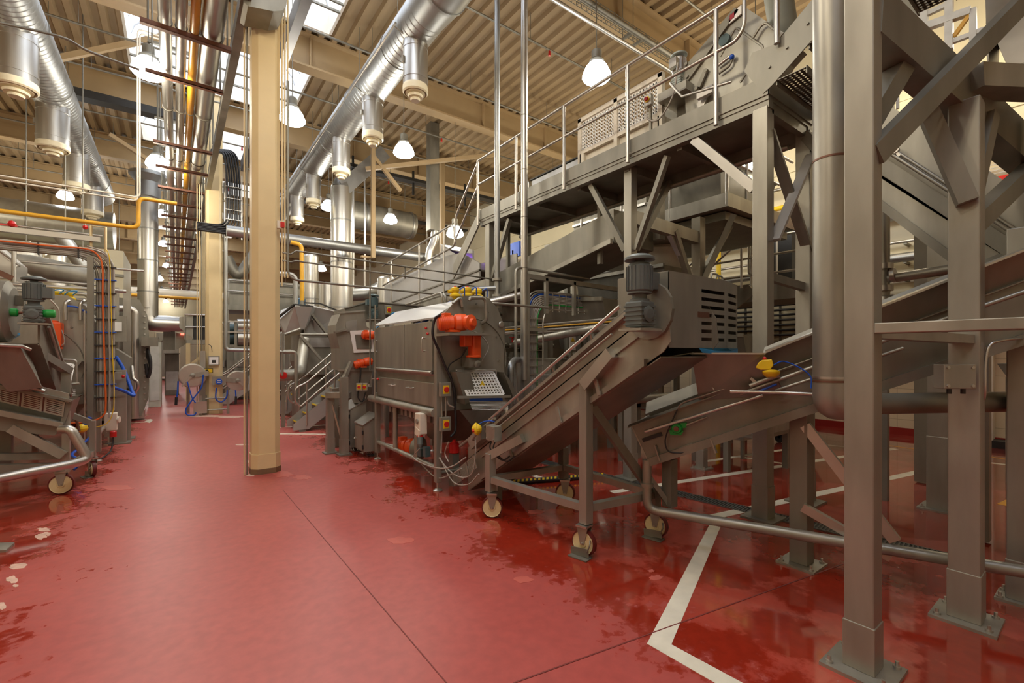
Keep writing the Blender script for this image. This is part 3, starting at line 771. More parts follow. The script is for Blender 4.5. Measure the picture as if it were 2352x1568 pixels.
P(lambda m: m.bar((BX + .06, BY - .02, 2.38), (5.0, .38, 2.98), .09, .11), 'brace', STEEL_D, t)
P(lambda m: m.bar((BX + .05, BY, 3.25), (5.6, -.2, 3.42), .16, .14), 'side_beam', STEEL, t)
P(lambda m: m.bar((4.62, .38, 2.2), (4.66, .36, 3.3), .09, .09), 'brace', STEEL_D, t)
t = thing('support_post', 'square steel post at the extreme right edge beyond the second gantry post', 'post', (4.35, .43, 0))
post(t, 4.37, .42, .1, 0, 2.4, .27, .2)
t = thing('support_post', 'square steel post with base plate on the wet floor behind the second gantry post', 'post', (6.3, 1.13, 0))
post(t, 6.3, 1.13, .2, 0, 3.0, .75, .34)
t = thing('support_post', 'short square floor stub ending below the low conveyor, beside the wet lines', 'post', (5.2, 3.35, 0))
c = at(1612, 1076, Z=0); post(t, c.x, c.y, .1, 0, 1.0, .27, .22)
t = thing('junction_box', 'grey steel junction box with four corner screws on the second gantry post', 'junction box', (3.7, .6, 1.4))
c = at(2192, 864, D=2.62)
P(lambda m: m.bar(c - RGT * .09, c + RGT * .09, .07, .14), 'box_body', STEEL, t, bevel=.004)
def scr(m):
    for i in (-1, 1):
        for j in (-1, 1):
            q = c - FWD * .035 + RGT * (i * .07) + V(0, 0, j * .052); m.cyl(q, q - FWD * .006, .009, n=10)
P(scr, 'screw_pattern', STEEL_B, t)
for dx in (-.03, .05): P(lambda m: m.cyl(c + RGT * dx + V(0, 0, -.07), c + RGT * dx + V(0, 0, -.1), .012, n=8), 'gland', BLACK, t)
t = thing('cable_loop', 'grey cable hanging down from the cross rail beside the second gantry post', 'cable', (3.9, .5, 1.6))
P(lambda m: m.spline([at(2352, 776, D=2.75), at(2300, 782, D=2.7), at(2272, 795, D=2.7), at(2263, 840, D=2.7), at(2262, 900, D=2.7), at(2256, 930, D=2.75)], .008), 'cable', STEEL_B, t)

# ---- insulated riser pipe with elbow
t = thing('riser_pipe', 'thick vertical pipe with an elbow near the bottom, just left of the big foreground post', 'pipe', (3.37, 1.12, 1.2))
px, py_ = 3.37, 1.13
zb = 1.27
P(lambda m: m.cyl((px, py_, zb + .09), (px, py_, ZD), .1, n=28), 'pipe_body', STEEL, t)
for z in (2.83, 1.42): P(lambda m: m.lathe((px, py_, z), [(.1, -.006), (.103, -.006), (.103, .006), (.1, .006)], n=28), 'seam', RUST, t)
P(lambda m: m.tube([(px, py_, zb + .1), (px, py_, zb), (px + .16, py_ - .09, zb)], .1, 24, bend=.12, seg=4), 'elbow', STEEL, t)
P(lambda m: m.tube([(px + .12, py_ - .07, zb), (4.9, .26, zb - .0)], .068, 20), 'outlet_pipe', STEEL_D, t)
P(lambda m: m.cyl((px, py_, zb + .165), (px, py_, zb + .18), .104, n=28), 'band', STEEL_B, t)

# ================================================================== LOW CONVEYOR rising to the right
U = V(.421, -.907, 0); NN = V(.907, .421, 0); SL = .45; O2 = V(3.2, 2.4, 0)
def c2(s, n, z): return O2 + U * s + NN * n + V(0, 0, z)          # absolute height
def c2l(s, n, h): return O2 + U * s + NN * n + V(0, 0, .645 + SL * s + h)   # height over the conveyor's bottom edge
t = thing('inclined_conveyor', 'long low conveyor rising to the right behind the foreground posts, with green bearing', 'conveyor', (3.2, 2.4, 0))
ts = math.tan(math.atan(SL))
def panel(m, n0, s0, s1, h0, h1, th=.012):
    k0 = -h0 * SL * .9; k1 = -h1 * SL * .9
    m.prism([c2l(s0 + k0, n0, h0), c2l(s1, n0, h0), c2l(s1, n0, h1), c2l(s0 + k1, n0, h1)], NN * th)
WD = .72
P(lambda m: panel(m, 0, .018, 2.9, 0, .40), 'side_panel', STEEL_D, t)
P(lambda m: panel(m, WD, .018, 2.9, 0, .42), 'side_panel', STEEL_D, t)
P(lambda m: m.prism([c2l(.03, 0, .02), c2l(2.9, 0, .02), c2l(2.9, WD, .02), c2l(.03, WD, .02)], (0, 0, .01)), 'bottom_plate', STEEL_D, t)
P(lambda m: m.prism([c2l(-.1, .01, .28), c2l(2.9, .01, .28), c2l(2.9, WD, .28), c2l(-.1, WD, .28)], (0, 0, .015)), 'belt', BELT, t)
P(lambda m: m.prism([c2l(.02, -.004, 0), c2l(-.14, -.004, .4), c2l(-.14, WD + .01, .4), c2l(.02, WD + .01, 0)], U * -.012), 'end_plate', STEEL, t)
P(lambda m: (panel(m, -.03, .018, 2.9, .0, .07, .03)), 'bottom_rail', STEEL_D, t)
P(lambda m: m.prism([c2l(-.17, -.03, .385), c2l(2.9, -.03, .385), c2l(2.9, .012, .405), c2l(-.17, .012, .405)], (0, 0, .008)), 'lip', STEEL_D, t)
P(lambda m: m.prism([c2l(-.18, WD - .02, .42), c2l(.9, WD - .02, .42), c2l(.9, WD + .03, .53), c2l(-.18, WD + .03, .53)], (0, 0, .008)), 'lip', STEEL_D, t)
P(lambda m: m.prism([c2l(.8, 0, .38), c2l(2.9, 0, .38), c2l(2.9, -.1, .57), c2l(.86, -.1, .57)], NN * .008), 'guard_panel', STEEL_D, t)
P(lambda m: m.prism([c2l(.86, -.13, .565), c2l(2.9, -.13, .565), c2l(2.9, -.07, .575), c2l(.86, -.07, .575)], (0, 0, .014)), 'guard_lip', STEEL_B, t)
P(lambda m: m.prism([c2l(.8, WD, .4), c2l(2.9, WD, .4), c2l(2.9, WD + .1, .62), c2l(.86, WD + .1, .62)], NN * .008), 'guard_panel', STEEL_D, t)
# tube rails along the near flank
def ray2(px_, py_, n):
    """photo point on the plane standing n beyond the conveyor's near flank"""
    d = FWD + RGT * ((px_ - 1176) / FPX) + V(0, 0, (HZN - py_) / FPX)
    c = O2 + NN * n; k = c.dot(NN) / (d.x * NN.x + d.y * NN.y)
    return V(0, 0, EYE) + d * k
P(lambda m: m.tube([ray2(1481, 991, -.08), ray2(1752, 908, -.08)], .013, 10), 'rail_tube', STEEL_B, t)
P(lambda m: m.tube([ray2(1700, 905, -.1), ray2(1875, 840, -.1), ray2(2065, 770, -.1), ray2(2200, 722, -.1), ray2(2352, 670, -.1)], .014, 10), 'rail_tube', STEEL, t)
P(lambda m: m.tube([ray2(1780, 897, -.1), ray2(1876, 866, -.1), ray2(2075, 799, -.1)], .011, 8), 'rail_tube', STEEL, t)
P(lambda m: m.tube([ray2(1677, 899, -.12), ray2(1790, 901, -.14), ray2(1884, 906, -.16)], .013, 10), 'rail_tube', STEEL_B, t)
P(lambda m: m.tube([ray2(1553, 945, -.02), ray2(1565, 925, -.05), ray2(1740, 868, -.05), ray2(1875, 820, -.05)], .006, 6, bend=.04), 'conduit', STEEL, t)
P(lambda m: m.spline([ray2(1556, 940, -.03), ray2(1540, 975, -.05), ray2(1528, 1010, -.05), ray2(1535, 1035, -.04), ray2(1560, 1040, -.03), ray2(1580, 1036, -.02)], .006), 'cable', BLACK, t)
P(lambda m: m.bar(ray2(1476, 1011, -.006), ray2(1520, 996, -.006), .012, .03), 'slot', BLACK, t)
bpos = ray2(1556, 982, -.03)
b = P(lambda m: m.lathe(bpos, [(.045, .0), (.045, .03), (.036, .05)], -NN, 14), 'bearing', GREEN, t)
P(lambda m: (m.prism([bpos + U * a - NN * .03 + V(0, 0, h) for a, h in ((-.06, -.02), (-.05, -.055), (.03, -.055), (.05, -.02))], NN * .03), m.prism([bpos + U * a - NN * .03 + V(0, 0, h) for a, h in ((.02, .0), (.07, .01), (.075, .05), (.03, .045))], NN * .03)), 'bearing_frame', GREEN, b)
P(lambda m: m.lathe(bpos - NN * .05, [(.02, .0), (.02, .02), (.008, .022)], -NN, 10), 'shaft_end', RUST, b)
P(lambda m: m.tube([bpos + U * .07 - NN * .02 + V(0, 0, .03), ray2(1625, 957, -.04)], .009, 8), 'take_up_screw', STEEL, t)
P(lambda m: m.bar(ray2(1562, 1035, -.01), ray2(1592, 1024, -.01), .02, .05), 'sensor_plate', STEEL, t)
for (a, bb) in (((1505, 1022), (1517, 1058)), ((1634, 1008), (1645, 1040))):
    P(lambda m: m.bar(ray2(*a, -.02), ray2(*bb, -.03), .03, .012), 'latch', STEEL, t)
# frame under it: leg, braces, round base rail
D = c2(1.10, .17, 0)
leg = P(lambda m: m.bx(D.x - .062, D.x + .062, D.y - .062, D.y + .062, .016, 1.14), 'leg', STEEL_D, t, bevel=.005)
P(lambda m: base_plate(m, D.x, D.y, .26, .016), 'base_plate', STEEL, leg); bolts4(D.x, D.y, .1, .016, leg)
P(lambda m: m.bar(c2(1.12, .12, 1.06), c2(1.62, .0, .34), .05, .07), 'brace', STEEL_B, t)
P(lambda m: m.bar(c2(1.10, .08, .46), c2(1.60, .02, .22), .06, .06), 'brace', STEEL_B, t)
v0 = ray2(1486, 1060, .0)
P(lambda m: m.tube([(v0.x, v0.y, .70), (v0.x, v0.y, .28), c2(1.2, -.02, .28), c2(2.9, -.02, .28)], .038, 14, bend=.09), 'base_rail', STEEL, t)
P(lambda m: m.lathe((v0.x, v0.y, .49), [(.038, -.015), (.055, -.015), (.055, .015), (.038, .015)], n=14), 'rail_collar', STEEL, t)
P(lambda m: m.bar(c2(.15, .12, .30), c2(.15, .12, .70), .09, .09), 'rear_leg', STEEL_D, t)
P(lambda m: m.bar(c2(.0, .02, .55), c2(.15, .12, .30), .06, .04), 'rear_brace', STEEL_D, t)
# emergency pull switch with yellow body
t = thing('pull_switch', 'yellow emergency pull-cord switch with red button on the flank of the low conveyor', 'emergency switch', (3.4, 1.7, 1.4))
e = ray2(1758, 838, -.24)
P(lambda m: m.prism([e + U * a + V(0, 0, h) - NN * .03 for a, h in ((-.06, -.02), (-.045, .015), (-.02, .035), (.04, .04), (.05, .0), (.03, -.03), (-.03, -.035))], NN * .06), 'switch_body', YELLOW, t, bevel=.006)
P(lambda m: m.lathe(e + U * .035 + V(0, 0, -.055), [(.03, -.03), (.05, -.012), (.056, 0), (.056, .012), (.03, .02)], (.15, .1, 1), 18), 'dish', YELLOW, t)
P(lambda m: m.ball(e + U * -.005 + V(0, 0, .045), .014), 'button', RED, t)
P(lambda m: m.spline([e + U * .05, ray2(1800, 830, -.13), ray2(1838, 845, -.12), ray2(1862, 865, -.12), ray2(1863, 892, -.12)], .005), 'cable', BLUE, t)
P(lambda m: m.tube([ray2(1740, 900, -.13), ray2(1784, 882, -.13)], .008, 8), 'blue_lever', BLUE, t)
P(lambda m: m.tube([ray2(1722, 886, -.11), ray2(1756, 873, -.11), ray2(1790, 862, -.11)], .016, 8), 'spindle', STEEL, t)
P(lambda m: m.bar(ray2(1724, 868, -.1), ray2(1738, 880, -.1), .03, .02), 'clip', STEEL_B, t)

# ================================================================== HOPPER on the low conveyor and hood of the steep conveyor
t = thing('feed_hopper', 'flared steel feed hopper on the low conveyor beneath the slotted hood', 'hopper', (3.3, 1.9, 1.2))
r0, r1 = ray2(1590, 808, -.2), ray2(1753, 808, -.2); r0.z = r1.z = 1.595; r2, r3 = r1 + NN * 1.0, r0 + NN * 1.0
b0, b1 = c2(.40, 0, 1.22), c2(.98, 0, 1.30); b2, b3 = c2(.98, WD, 1.36), c2(.40, WD, 1.22)
R_ = [r0, r1, r2, r3]; B_ = [b0, b1, b2, b3]
for i in range(4):
    j = (i + 1) % 4
    P(lambda m: m.sheet(B_[i], B_[j], R_[j], R_[i], .006), 'wall_plate', STEEL_D, t)
P(lambda m: (m.bar(r0, r1, .03, .012), m.bar(r1, r2, .03, .012), m.bar(r2, r3, .03, .012), m.bar(r3, r0, .03, .012)), 'rim', STEEL_B, t)
P(lambda m: m.prism([r0, r0 + V(-.1, .14, -.03), r3 + V(-.1, .14, -.03), r3], (0, 0, .008)), 'spill_lip', STEEL, t)
P(lambda m: m.tube([ray2(1625, 878, -.05), ray2(1632, 884, -.06), ray2(1641, 896, -.06)], .007, 8), 'handle', STEEL_B, t)

CX0, CX1 = 2.65, 3.24
SL1 = .60
def zb1(y): return .46 + SL1 * (3.78 - y)
t = thing('conveyor_hood', 'boxy steel discharge hood with long horizontal slots above the hopper', 'hood', (3.0, 1.9, 1.63))
hx0, hx1, hy0, hy1, hz0, hz1 = 2.70, 3.46, 1.86, 2.3, 1.635, 2.155
def hood_front(m):
    m.bx(hx0, 3.06, hy0, hy0 + .006, hz0, hz1); m.slots((3.06, hy0, hz0), (.40, 0, 0), (0, 0, hz1 - hz0), 7, .1, .1, .42, -.006)
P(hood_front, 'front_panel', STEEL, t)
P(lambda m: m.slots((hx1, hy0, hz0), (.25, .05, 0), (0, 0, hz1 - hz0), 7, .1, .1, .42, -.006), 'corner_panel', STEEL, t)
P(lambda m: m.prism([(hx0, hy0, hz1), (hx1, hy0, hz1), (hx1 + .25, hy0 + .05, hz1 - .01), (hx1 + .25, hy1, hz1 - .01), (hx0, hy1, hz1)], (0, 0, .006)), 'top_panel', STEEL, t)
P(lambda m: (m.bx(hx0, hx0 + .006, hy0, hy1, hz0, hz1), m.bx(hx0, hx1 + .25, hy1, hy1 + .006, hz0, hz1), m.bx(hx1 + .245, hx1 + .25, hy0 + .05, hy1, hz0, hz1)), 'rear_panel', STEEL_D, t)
P(lambda m: m.bx(3.05, 3.2, hy0 - .004, hy0, 1.86, 1.90), 'name_plate', RUST, t)
P(lambda m: m.prism([(3.05, hy0 - .01, hz0), (3.46, hy0 - .01, hz0), (3.68, hy0 + .03, hz0), (3.68, hy0 + .03, 1.585), (3.44, hy0 - .01, 1.585), (3.1, hy0 - .01, 1.60)], (0, .004, 0)), 'flap', LBLUE, t)
for (x_, y_) in ((3.56, 1.98), (3.44, 1.95)):
    P(lambda m: m.tube([(x_ - .06, y_, hz1), (x_ - .05, y_, hz1 + .07), (x_ + .05, y_, hz1 + .07), (x_ + .06, y_, hz1)], .008, 6, bend=.03), 'handle', STEEL_D, t)

# ================================================================== STEEP CONVEYOR on wheels
t = thing('steep_conveyor', 'steep wheeled inclined conveyor in the middle, rising to the grey geared motor', 'conveyor', (2.95, 3.1, 0))
YT, YH = 4.42, 1.95
def side1(m, x, th=.01):
    m.prism([(x, YT, zb1(YT) - .02), (x, YH - .08, zb1(YH - .08)), (x, YH - .14, zb1(YH) + .12), (x, YH - .12, zb1(YH) + .3), (x, YH, zb1(YH) + .5), (x, YH + .25, zb1(YH) + .36), (x, YT, zb1(YT) + .46)], (th, 0, 0))
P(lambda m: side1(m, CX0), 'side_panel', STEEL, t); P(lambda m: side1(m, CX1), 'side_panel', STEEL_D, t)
P(lambda m: m.prism([(CX0, YT, zb1(YT) - .03), (CX0, YH + .1, zb1(YH + .1) - .03), (CX0, YH - .02, zb1(YH) + .14), (CX1, YH - .02, zb1(YH) + .14), (CX1, YH + .1, zb1(YH + .1) - .03), (CX1, YT, zb1(YT) - .03)][0:0] or [(CX0, YT, zb1(YT) - .02), (CX0, YH - .06, zb1(YH - .06) - .02), (CX1, YH - .06, zb1(YH - .06) - .02), (CX1, YT, zb1(YT) - .02)], (0, 0, -.01)), 'belly_plate', STEEL_D, t)
P(lambda m: m.prism([(CX0, YT, zb1(YT) + .32), (CX0, YH, zb1(YH) + .32), (CX1, YH, zb1(YH) + .32), (CX1, YT, zb1(YT) + .32)], (0, 0, .012)), 'belt', BELT, t)
P(lambda m: m.prism([(CX0, YT, zb1(YT) - .02), (CX1, YT, zb1(YT) - .02), (CX1, YT, zb1(YT) + .46), (CX0, YT, zb1(YT) + .46)], (0, .01, 0)), 'tail_plate', STEEL_D, t)
def rib(m, dz0, dz1, off):
    m.prism([(CX0 - off, YT - .3, zb1(YT - .3) + dz0), (CX0 - off, YH + .05, zb1(YH + .05) + dz0), (CX0 - off, YH + .05, zb1(YH + .05) + dz1), (CX0 - off, YT - .3, zb1(YT - .3) + dz1)], (off, 0, 0))
P(lambda m: rib(m, -.02, .03, .035), 'bottom_flange', STEEL, t); P(lambda m: rib(m, .43, .46, .05), 'top_flange', STEEL, t); P(lambda m: rib(m, .22, .235, .02), 'fold', STEEL, t)
P(lambda m: m.tube([(CX0 - .05, YT - .5, zb1(YT - .5) + .53), (CX0 - .05, YH + .25, zb1(YH + .25) + .53)], .014, 10), 'rail_tube', STEEL_B, t)
P(lambda m: m.tube([(CX0 - .08, YT - .7, zb1(YT - .7) + .36), (CX0 - .08, YH + .3, zb1(YH + .3) + .36)], .009, 8), 'rail_tube', STEEL, t)
P(lambda m: m.tube([(CX0 - .05, YT + .1, zb1(YT) + .46), (CX0 - .05, YT - .6, zb1(YT - .6) + .50)], .016, 10), 'rail_tube', STEEL, t)
for y_ in (3.9, 3.45, 2.95, 2.5): P(lambda m: m.tube([(CX0 - .01, y_, zb1(y_) + .45), (CX0 - .05, y_, zb1(y_) + .53)], .009, 6), 'rail_bracket', STEEL, t)
for y_ in (3.55, 2.86, 2.42): P(lambda m: m.bar((CX0 - .045, y_ + .03, zb1(y_) + .13), (CX0 - .05, y_ - .02, zb1(y_) + .0), .012, .035), 'latch', STEEL, t)
P(lambda m: m.slots((CX0 - .07, 4.66, .04), (0, -.52, .33), (0, .09, .17), 1, .04, .05, .1, .01) if False else [m.slots((CX0 - .07, 4.62 - k * .17, .06 + k * .108), (0, .06, .13), (0, -.15, .095), 7, .1, .08, .5, .006) for k in range(3)], 'slotted_guard', STEEL, t)
P(lambda m: m.prism([(CX0 - .1, 4.28, .66), (CX0 - .1, 4.0, .84), (CX0 - .1, 4.0, .70), (CX0 - .1, 4.2, .56)], (.09, 0, 0)), 'tail_cover', STEEL, t)
# frame
c1, c2_, c3, c4 = V(2.47, 3.70, 0), V(2.615, 2.555, 0), V(3.36, 3.62, 0), V(3.36, 2.46, 0)
w = .085
P(lambda m: m.bx(c2_.x - .04, c2_.x + .04, c2_.y - .04, c2_.y + .04, .25, 1.365), 'upright', STEEL, t, bevel=.005)
P(lambda m: m.bar((c2_.x, c2_.y, 1.34), (CX0 - .03, 2.28, 1.60), .1, .09), 'upper_arm', STEEL_B, t)
P(lambda m: m.bx(c1.x - .04, c1.x + .04, c1.y - .04, c1.y + .04, .25, .62), 'upright', STEEL, t, bevel=.004)
P(lambda m: m.bar((c1.x, c1.y, .60), (CX0 - .03, 3.38, .80), .07, .08), 'upper_arm', STEEL, t)
P(lambda m: m.bx(c3.x - .04, c3.x + .04, c3.y - .04, c3.y + .04, .25, .58), 'upright', STEEL_D, t)
P(lambda m: m.bar((c3.x, c3.y, .57), (CX1 + .02, 3.86, .76), .07, .07), 'upper_arm', STEEL_D, t)
P(lambda m: m.bx(c4.x - .04, c4.x + .04, c4.y - .04, c4.y + .04, .25, .42), 'upright', STEEL_D, t)
zf = .37
P(lambda m: m.bar((c1.x, c1.y - .04, zf), (c2_.x, c2_.y + .05, zf), .06, .06), 'frame_rail', STEEL, t)
P(lambda m: m.bar((c3.x, c3.y - .04, zf), (c4.x, c4.y + .04, zf), .06, .06), 'frame_rail', STEEL, t)
P(lambda m: m.bar((c1.x + .04, c1.y, zf), (c3.x - .04, c3.y, zf), .06, .06), 'frame_rail', STEEL, t)
P(lambda m: m.bar((c2_.x + .05, c2_.y, zf), (c4.x - .04, c4.y, zf), .06, .06), 'frame_rail', STEEL, t)
P(lambda m: m.bar((c2_.x + .05, c2_.y + .02, 1.20), (c4.x - .04, c4.y + .02, .42), .05, .07), 'diagonal_brace', STEEL_D, t)
P(lambda m: m.bar((c1.x + .3, c1.y + .3, .03), (c1.x + .3, c1.y + .3, .45), .06, .06), 'prop', STEEL_D, t)
def caster(parent, x, y, r, ang, brake=False, ztop=.25):
    """swivel caster; ang = direction the wheel axle points"""
    ax = V(math.cos(ang), math.sin(ang), 0); fw = V(-ax.y, ax.x, 0); wx = V(x, y, r)
    c = P(lambda m: m.bar(V(x, y, ztop - .012) - ax * .05, V(x, y, ztop - .012) + ax * .05, .1, .014), 'caster', STEEL_B, parent)
    P(lambda m: m.lathe(wx - ax * .022, [(r, .004), (r * 1.0, .04), (r * .95, .044)], ax, 22), 'tyre', TYRE, c)
    P(lambda m: m.lathe(wx - ax * .024, [(.012, -.004), (r * .3, -.004), (r * .34, .002), (r * .8, .0), (r * .86, -.004), (r * .86, .05), (r * .3, .05), (.012, .052)], ax, 22), 'wheel_disc', WHEEL, c)
    P(lambda m: [m.prism([V(x, y, ztop - .015) + ax * s_ + fw * a for a in ()] or [wx + ax * s_ + fw * -.018 + V(0, 0, -.01), wx + ax * s_ + fw * .018 + V(0, 0, -.01), V(x, y, ztop - .016) + ax * s_ + fw * .05, V(x, y, ztop - .016) + ax * s_ + fw * -.05], ax * .005) for s_ in (-.034, .032)], 'fork_bracket', STEEL, c)
    P(lambda m: m.cyl(wx - ax * .045, wx + ax * .045, .009, n=8), 'axle', STEEL_B, c)
    if brake:
        P(lambda m: (m.bar(wx + V(0, 0, -r + .006) - ax * .055 - fw * .08, wx + V(0, 0, -r + .006) - ax * .055 + fw * .09, .09, .008), m.bar(wx + V(0, 0, -r + .05) - ax * .05 - fw * .07, wx + V(0, 0, -r + .035) - ax * .05 + fw * .09, .006, .06), m.tube([wx - ax * .055 - fw * .06 + V(0, 0, -r + .06), wx - ax * .06 - fw * .09 + V(0, 0, .02), wx - ax * .03 - fw * .07 + V(0, 0, .04)], .007, 6, bend=.03)), 'wheel_stop', STEEL_D, c)
    return c
caster(t, c1.x, c1.y - .03, .104, math.radians(48))
caster(t, c2_.x - .02, c2_.y - .0, .104, math.radians(12), True)
caster(t, c3.x, c3.y - .03, .104, math.radians(40))
caster(t, c4.x, c4.y - .02, .104, math.radians(12), True)
# head plate and gear motor
P(lambda m: m.prism([(CX0 - .03, 1.97 + .19 * math.cos(a), 1.89 + .2 * math.sin(a)) for a in [i * PI / 8 for i in range(16)]], (.03, 0, 0)), 'head_plate', STEEL_D, t)
def gearmotor(parent_label, cat, X, Y, Z0, sc, loc, mat, mat2, green=False, towards=-1, name='gear_motor', grp=None):
    t = thing(name, parent_label, cat, loc, grp)
    s = sc
    P(lambda m: m.bx(X - .20 * s, X + .22 * s, Y - .17 * s, Y + .17 * s, Z0 - .03 * s, Z0), 'mount_plate', STEEL, t)
    g = P(lambda m: (m.bx(X - .13 * s, X + .13 * s, Y - .13 * s, Y + .13 * s, Z0 + .01, Z0 + .34 * s),), 'gear_case', mat, t, bevel=.02 * s)
    P(lambda m: [m.bx(X - .14 * s, X + .14 * s, Y - .14 * s, Y + .14 * s, Z0 + (.05 + .055 * k) * s, Z0 + (.07 + .055 * k) * s) for k in range(5)], 'cooling_ribs', mat, g)
    P(lambda m: m.lathe((X, Y - .13 * s, Z0 + .18 * s), [(.1 * s, 0), (.1 * s, .02 * s), (.06 * s, .03 * s)], (0, -1, 0), 16), 'gear_cover', mat, g)
    P(lambda m: m.lathe((X, Y, Z0 + .33 * s), [(.12 * s, 0), (.12 * s, .04 * s), (.09 * s, .05 * s), (.09 * s, .10 * s), (.15 * s, .11 * s), (.15 * s, .13 * s)], n=18), 'flange', mat, t)
    mo = P(lambda m: m.lathe((X, Y, Z0 + .46 * s), [(.14 * s, 0), (.155 * s, .02 * s), (.155 * s, .32 * s), (.13 * s, .36 * s)], n=18), 'motor_body', mat2, t)
    P(lambda m: [m.box((X + .15 * s * math.cos(a), Y + .15 * s * math.sin(a), Z0 + .63 * s), (.035 * s, .01 * s, .3 * s), Matrix.Rotation(a, 3, 'Z')) for a in [k * PI / 9 for k in range(18)]], 'fin_ribs', mat2, mo)
    P(lambda m: m.bx(X + (.12 if towards > 0 else -.28) * s, X + (.28 if towards > 0 else -.12) * s, Y - .1 * s, Y + .1 * s, Z0 + .5 * s, Z0 + .72 * s), 'terminal_box', mat2, mo, bevel=.01 * s)
    P(lambda m: m.lathe((X, Y, Z0 + .80 * s), [(.06 * s, 0), (.06 * s, .05 * s), (.19 * s, .06 * s), (.19 * s, .09 * s), (.12 * s, .13 * s), (.01, .14 * s)], n=20), 'rain_cap', mat, t)
    if green:
        P(lambda m: m.lathe((X + .13 * s, Y, Z0 + .2 * s), [(.07 * s, 0), (.085 * s, .06 * s), (.085 * s, .16 * s), (.06 * s, .18 * s)], (1, 0, 0), 14), 'shaft_cap', GREEN, t)
        P(lambda m: m.cyl((X - .13 * s, Y, Z0 + .2 * s), (X - .4 * s, Y, Z0 + .2 * s), .03 * s, n=10), 'shaft', RUST, t)
        P(lambda m: m.lathe((X - .35 * s, Y, Z0 + .2 * s), [(.07 * s, 0), (.08 * s, .04 * s), (.08 * s, .12 * s), (.05 * s, .14 * s)], (1, 0, 0), 12), 'bearing', GREEN, t)
    return t
gearmotor('dark grey vertical geared motor with round rain cap on the head of the steep conveyor', 'motor', 2.49, 1.94, 1.76, .53, (2.49, 1.94, 1.75), MOTOR, MOTOR, towards=1)
# pull switch at the tail of the steep conveyor
t = thing('pull_switch', 'round yellow pull-cord switch with blue cable at the tail of the steep conveyor', 'emergency switch', (2.4, 4.2, .7))
e = at(1095, 985, X=2.5)
P(lambda m: m.ball(e, .055, 14), 'switch_body', YELLOW, t); P(lambda m: m.lathe(e + V(0, 0, 0), [(.06, -.015), (.068, 0), (.06, .015)], (.7, -.7, .2), 16), 'switch_ring', YELLOW, t)
P(lambda m: m.ball(e + V(-.05, -.02, -.01), .018, 8), 'button', RED, t)
P(lambda m: m.spline([e + V(.03, 0, .05), at(1115, 967, X=2.55), at(1135, 968, X=2.6), at(1140, 980, X=2.62)], .007), 'cable', BLUE, t)
P(lambda m: m.tube([e + V(0, 0, -.05), at(1085, 1010, X=2.5), at(1100, 1010, X=2.6)], .01, 6), 'stem', STEEL, t)
t = thing('junction_box', 'square steel junction box at the foot of the steep conveyor, beside the yellow switch', 'junction box', (2.5, 3.95, .7))
e = at(1134, 994, X=2.52)
P(lambda m: m.box(e, (.09, .15, .15)), 'box_body', STEEL, t, bevel=.006)
P(lambda m: [m.cyl(e + V(-.045, a, b), e + V(-.052, a, b), .008, n=8) for a in (-.055, .055) for b in (-.055, .055)], 'screw_pattern', STEEL_B, t)
for a in (-.03, .03): P(lambda m: m.spline([e + V(0, a, -.07), e + V(-.02, a, -.16), e + V(.05, a - .1, -.26), e + V(.09, a - .2, -.2)], .007), 'cable', BLACK, t)
# ================================================================== RAISED WALKWAY (main platform)
PX0, PX1, PY0, PY1, PZ = 4.5, 5.5, 2.02, 7.1, 4.05
t = thing('raised_walkway', 'long raised steel walkway on square legs crossing the upper right', 'walkway', (4.5, 2.07, 0))
P(lambda m: m.bx(PX0, PX1, PY0, PY1, 4.0, PZ), 'deck', STEEL_D, t)
P(lambda m: m.bx(PX0 - .012, PX0, PY0 - .01, PY1, PZ - .01, 4.22), 'toe_board', STEEL_D, t)
P(lambda m: m.bx(PX0 - .012, PX1, PY0 - .012, PY0, PZ - .01, 4.2), 'toe_board', STEEL_D, t)
P(lambda m: (m.bx(PX0 + .01, PX0 + .1, PY0, PY1, 3.93, 4.0),), 'edge_beam', STEEL_D, t)
P(lambda m: (m.bx(PX1 - .1, PX1, PY0, PY1, 3.86, 4.0),), 'edge_beam', STEEL_D, t)
for y in (2.03, 3.0, 3.75, 4.6, 5.5, 6.4, 7.0): P(lambda m: m.bx(PX0 + .1, PX1 - .1, y, y + .06, 3.9, 4.0), 'joist', STEEL_D, t)
P(lambda m: m.tube([(5.36, 2.2, 3.84), (5.36, 7.0, 3.84)], .03, 10), 'under_pipe', STEEL, t)
for (x, y, w, lb) in ((4.57, 2.10, .14, 1), (5.43, 2.06, .14, 1), (4.67, 3.78, .12, 1), (4.6, 6.9, .14, 1), (5.43, 6.9, .14, 0)):
    p = P(lambda m: m.bx(x - w / 2, x + w / 2, y - w / 2, y + w / 2, .02, 3.95), 'leg', STEEL, t, bevel=.006)
    P(lambda m: m.bx(x - w / 2 - .006, x + w / 2 + .006, y - w / 2 - .006, y + w / 2 + .006, .02, .32), 'sleeve', STEEL, p)
    P(lambda m: base_plate(m, x, y, .3, .02), 'base_plate', STEEL_D, p)
P(lambda m: m.bar((4.57, 2.17, 3.2), (4.57, 2.82, 3.93), .09, .09), 'brace', STEEL_B, t)
P(lambda m: m.bar((4.62, 2.02, 2.68), (5.42, 1.98, 3.75), .03, .1, (0, 1, 0)), 'brace', SATIN, t)
P(lambda m: m.bar((4.62, 2.07, 3.75), (5.42, 2.03, 2.68), .03, .1, (0, 1, 0)), 'brace', STEEL_D, t)
P(lambda m: m.bar((4.62, 2.12, 2.36), (5.40, 2.06, 2.30), .06, .08), 'tie_bar', STEEL_D, t)
P(lambda m: m.bar((4.67, 3.86, 2.92), (4.62, 4.42, 3.92), .07, .07), 'brace', STEEL_D, t)
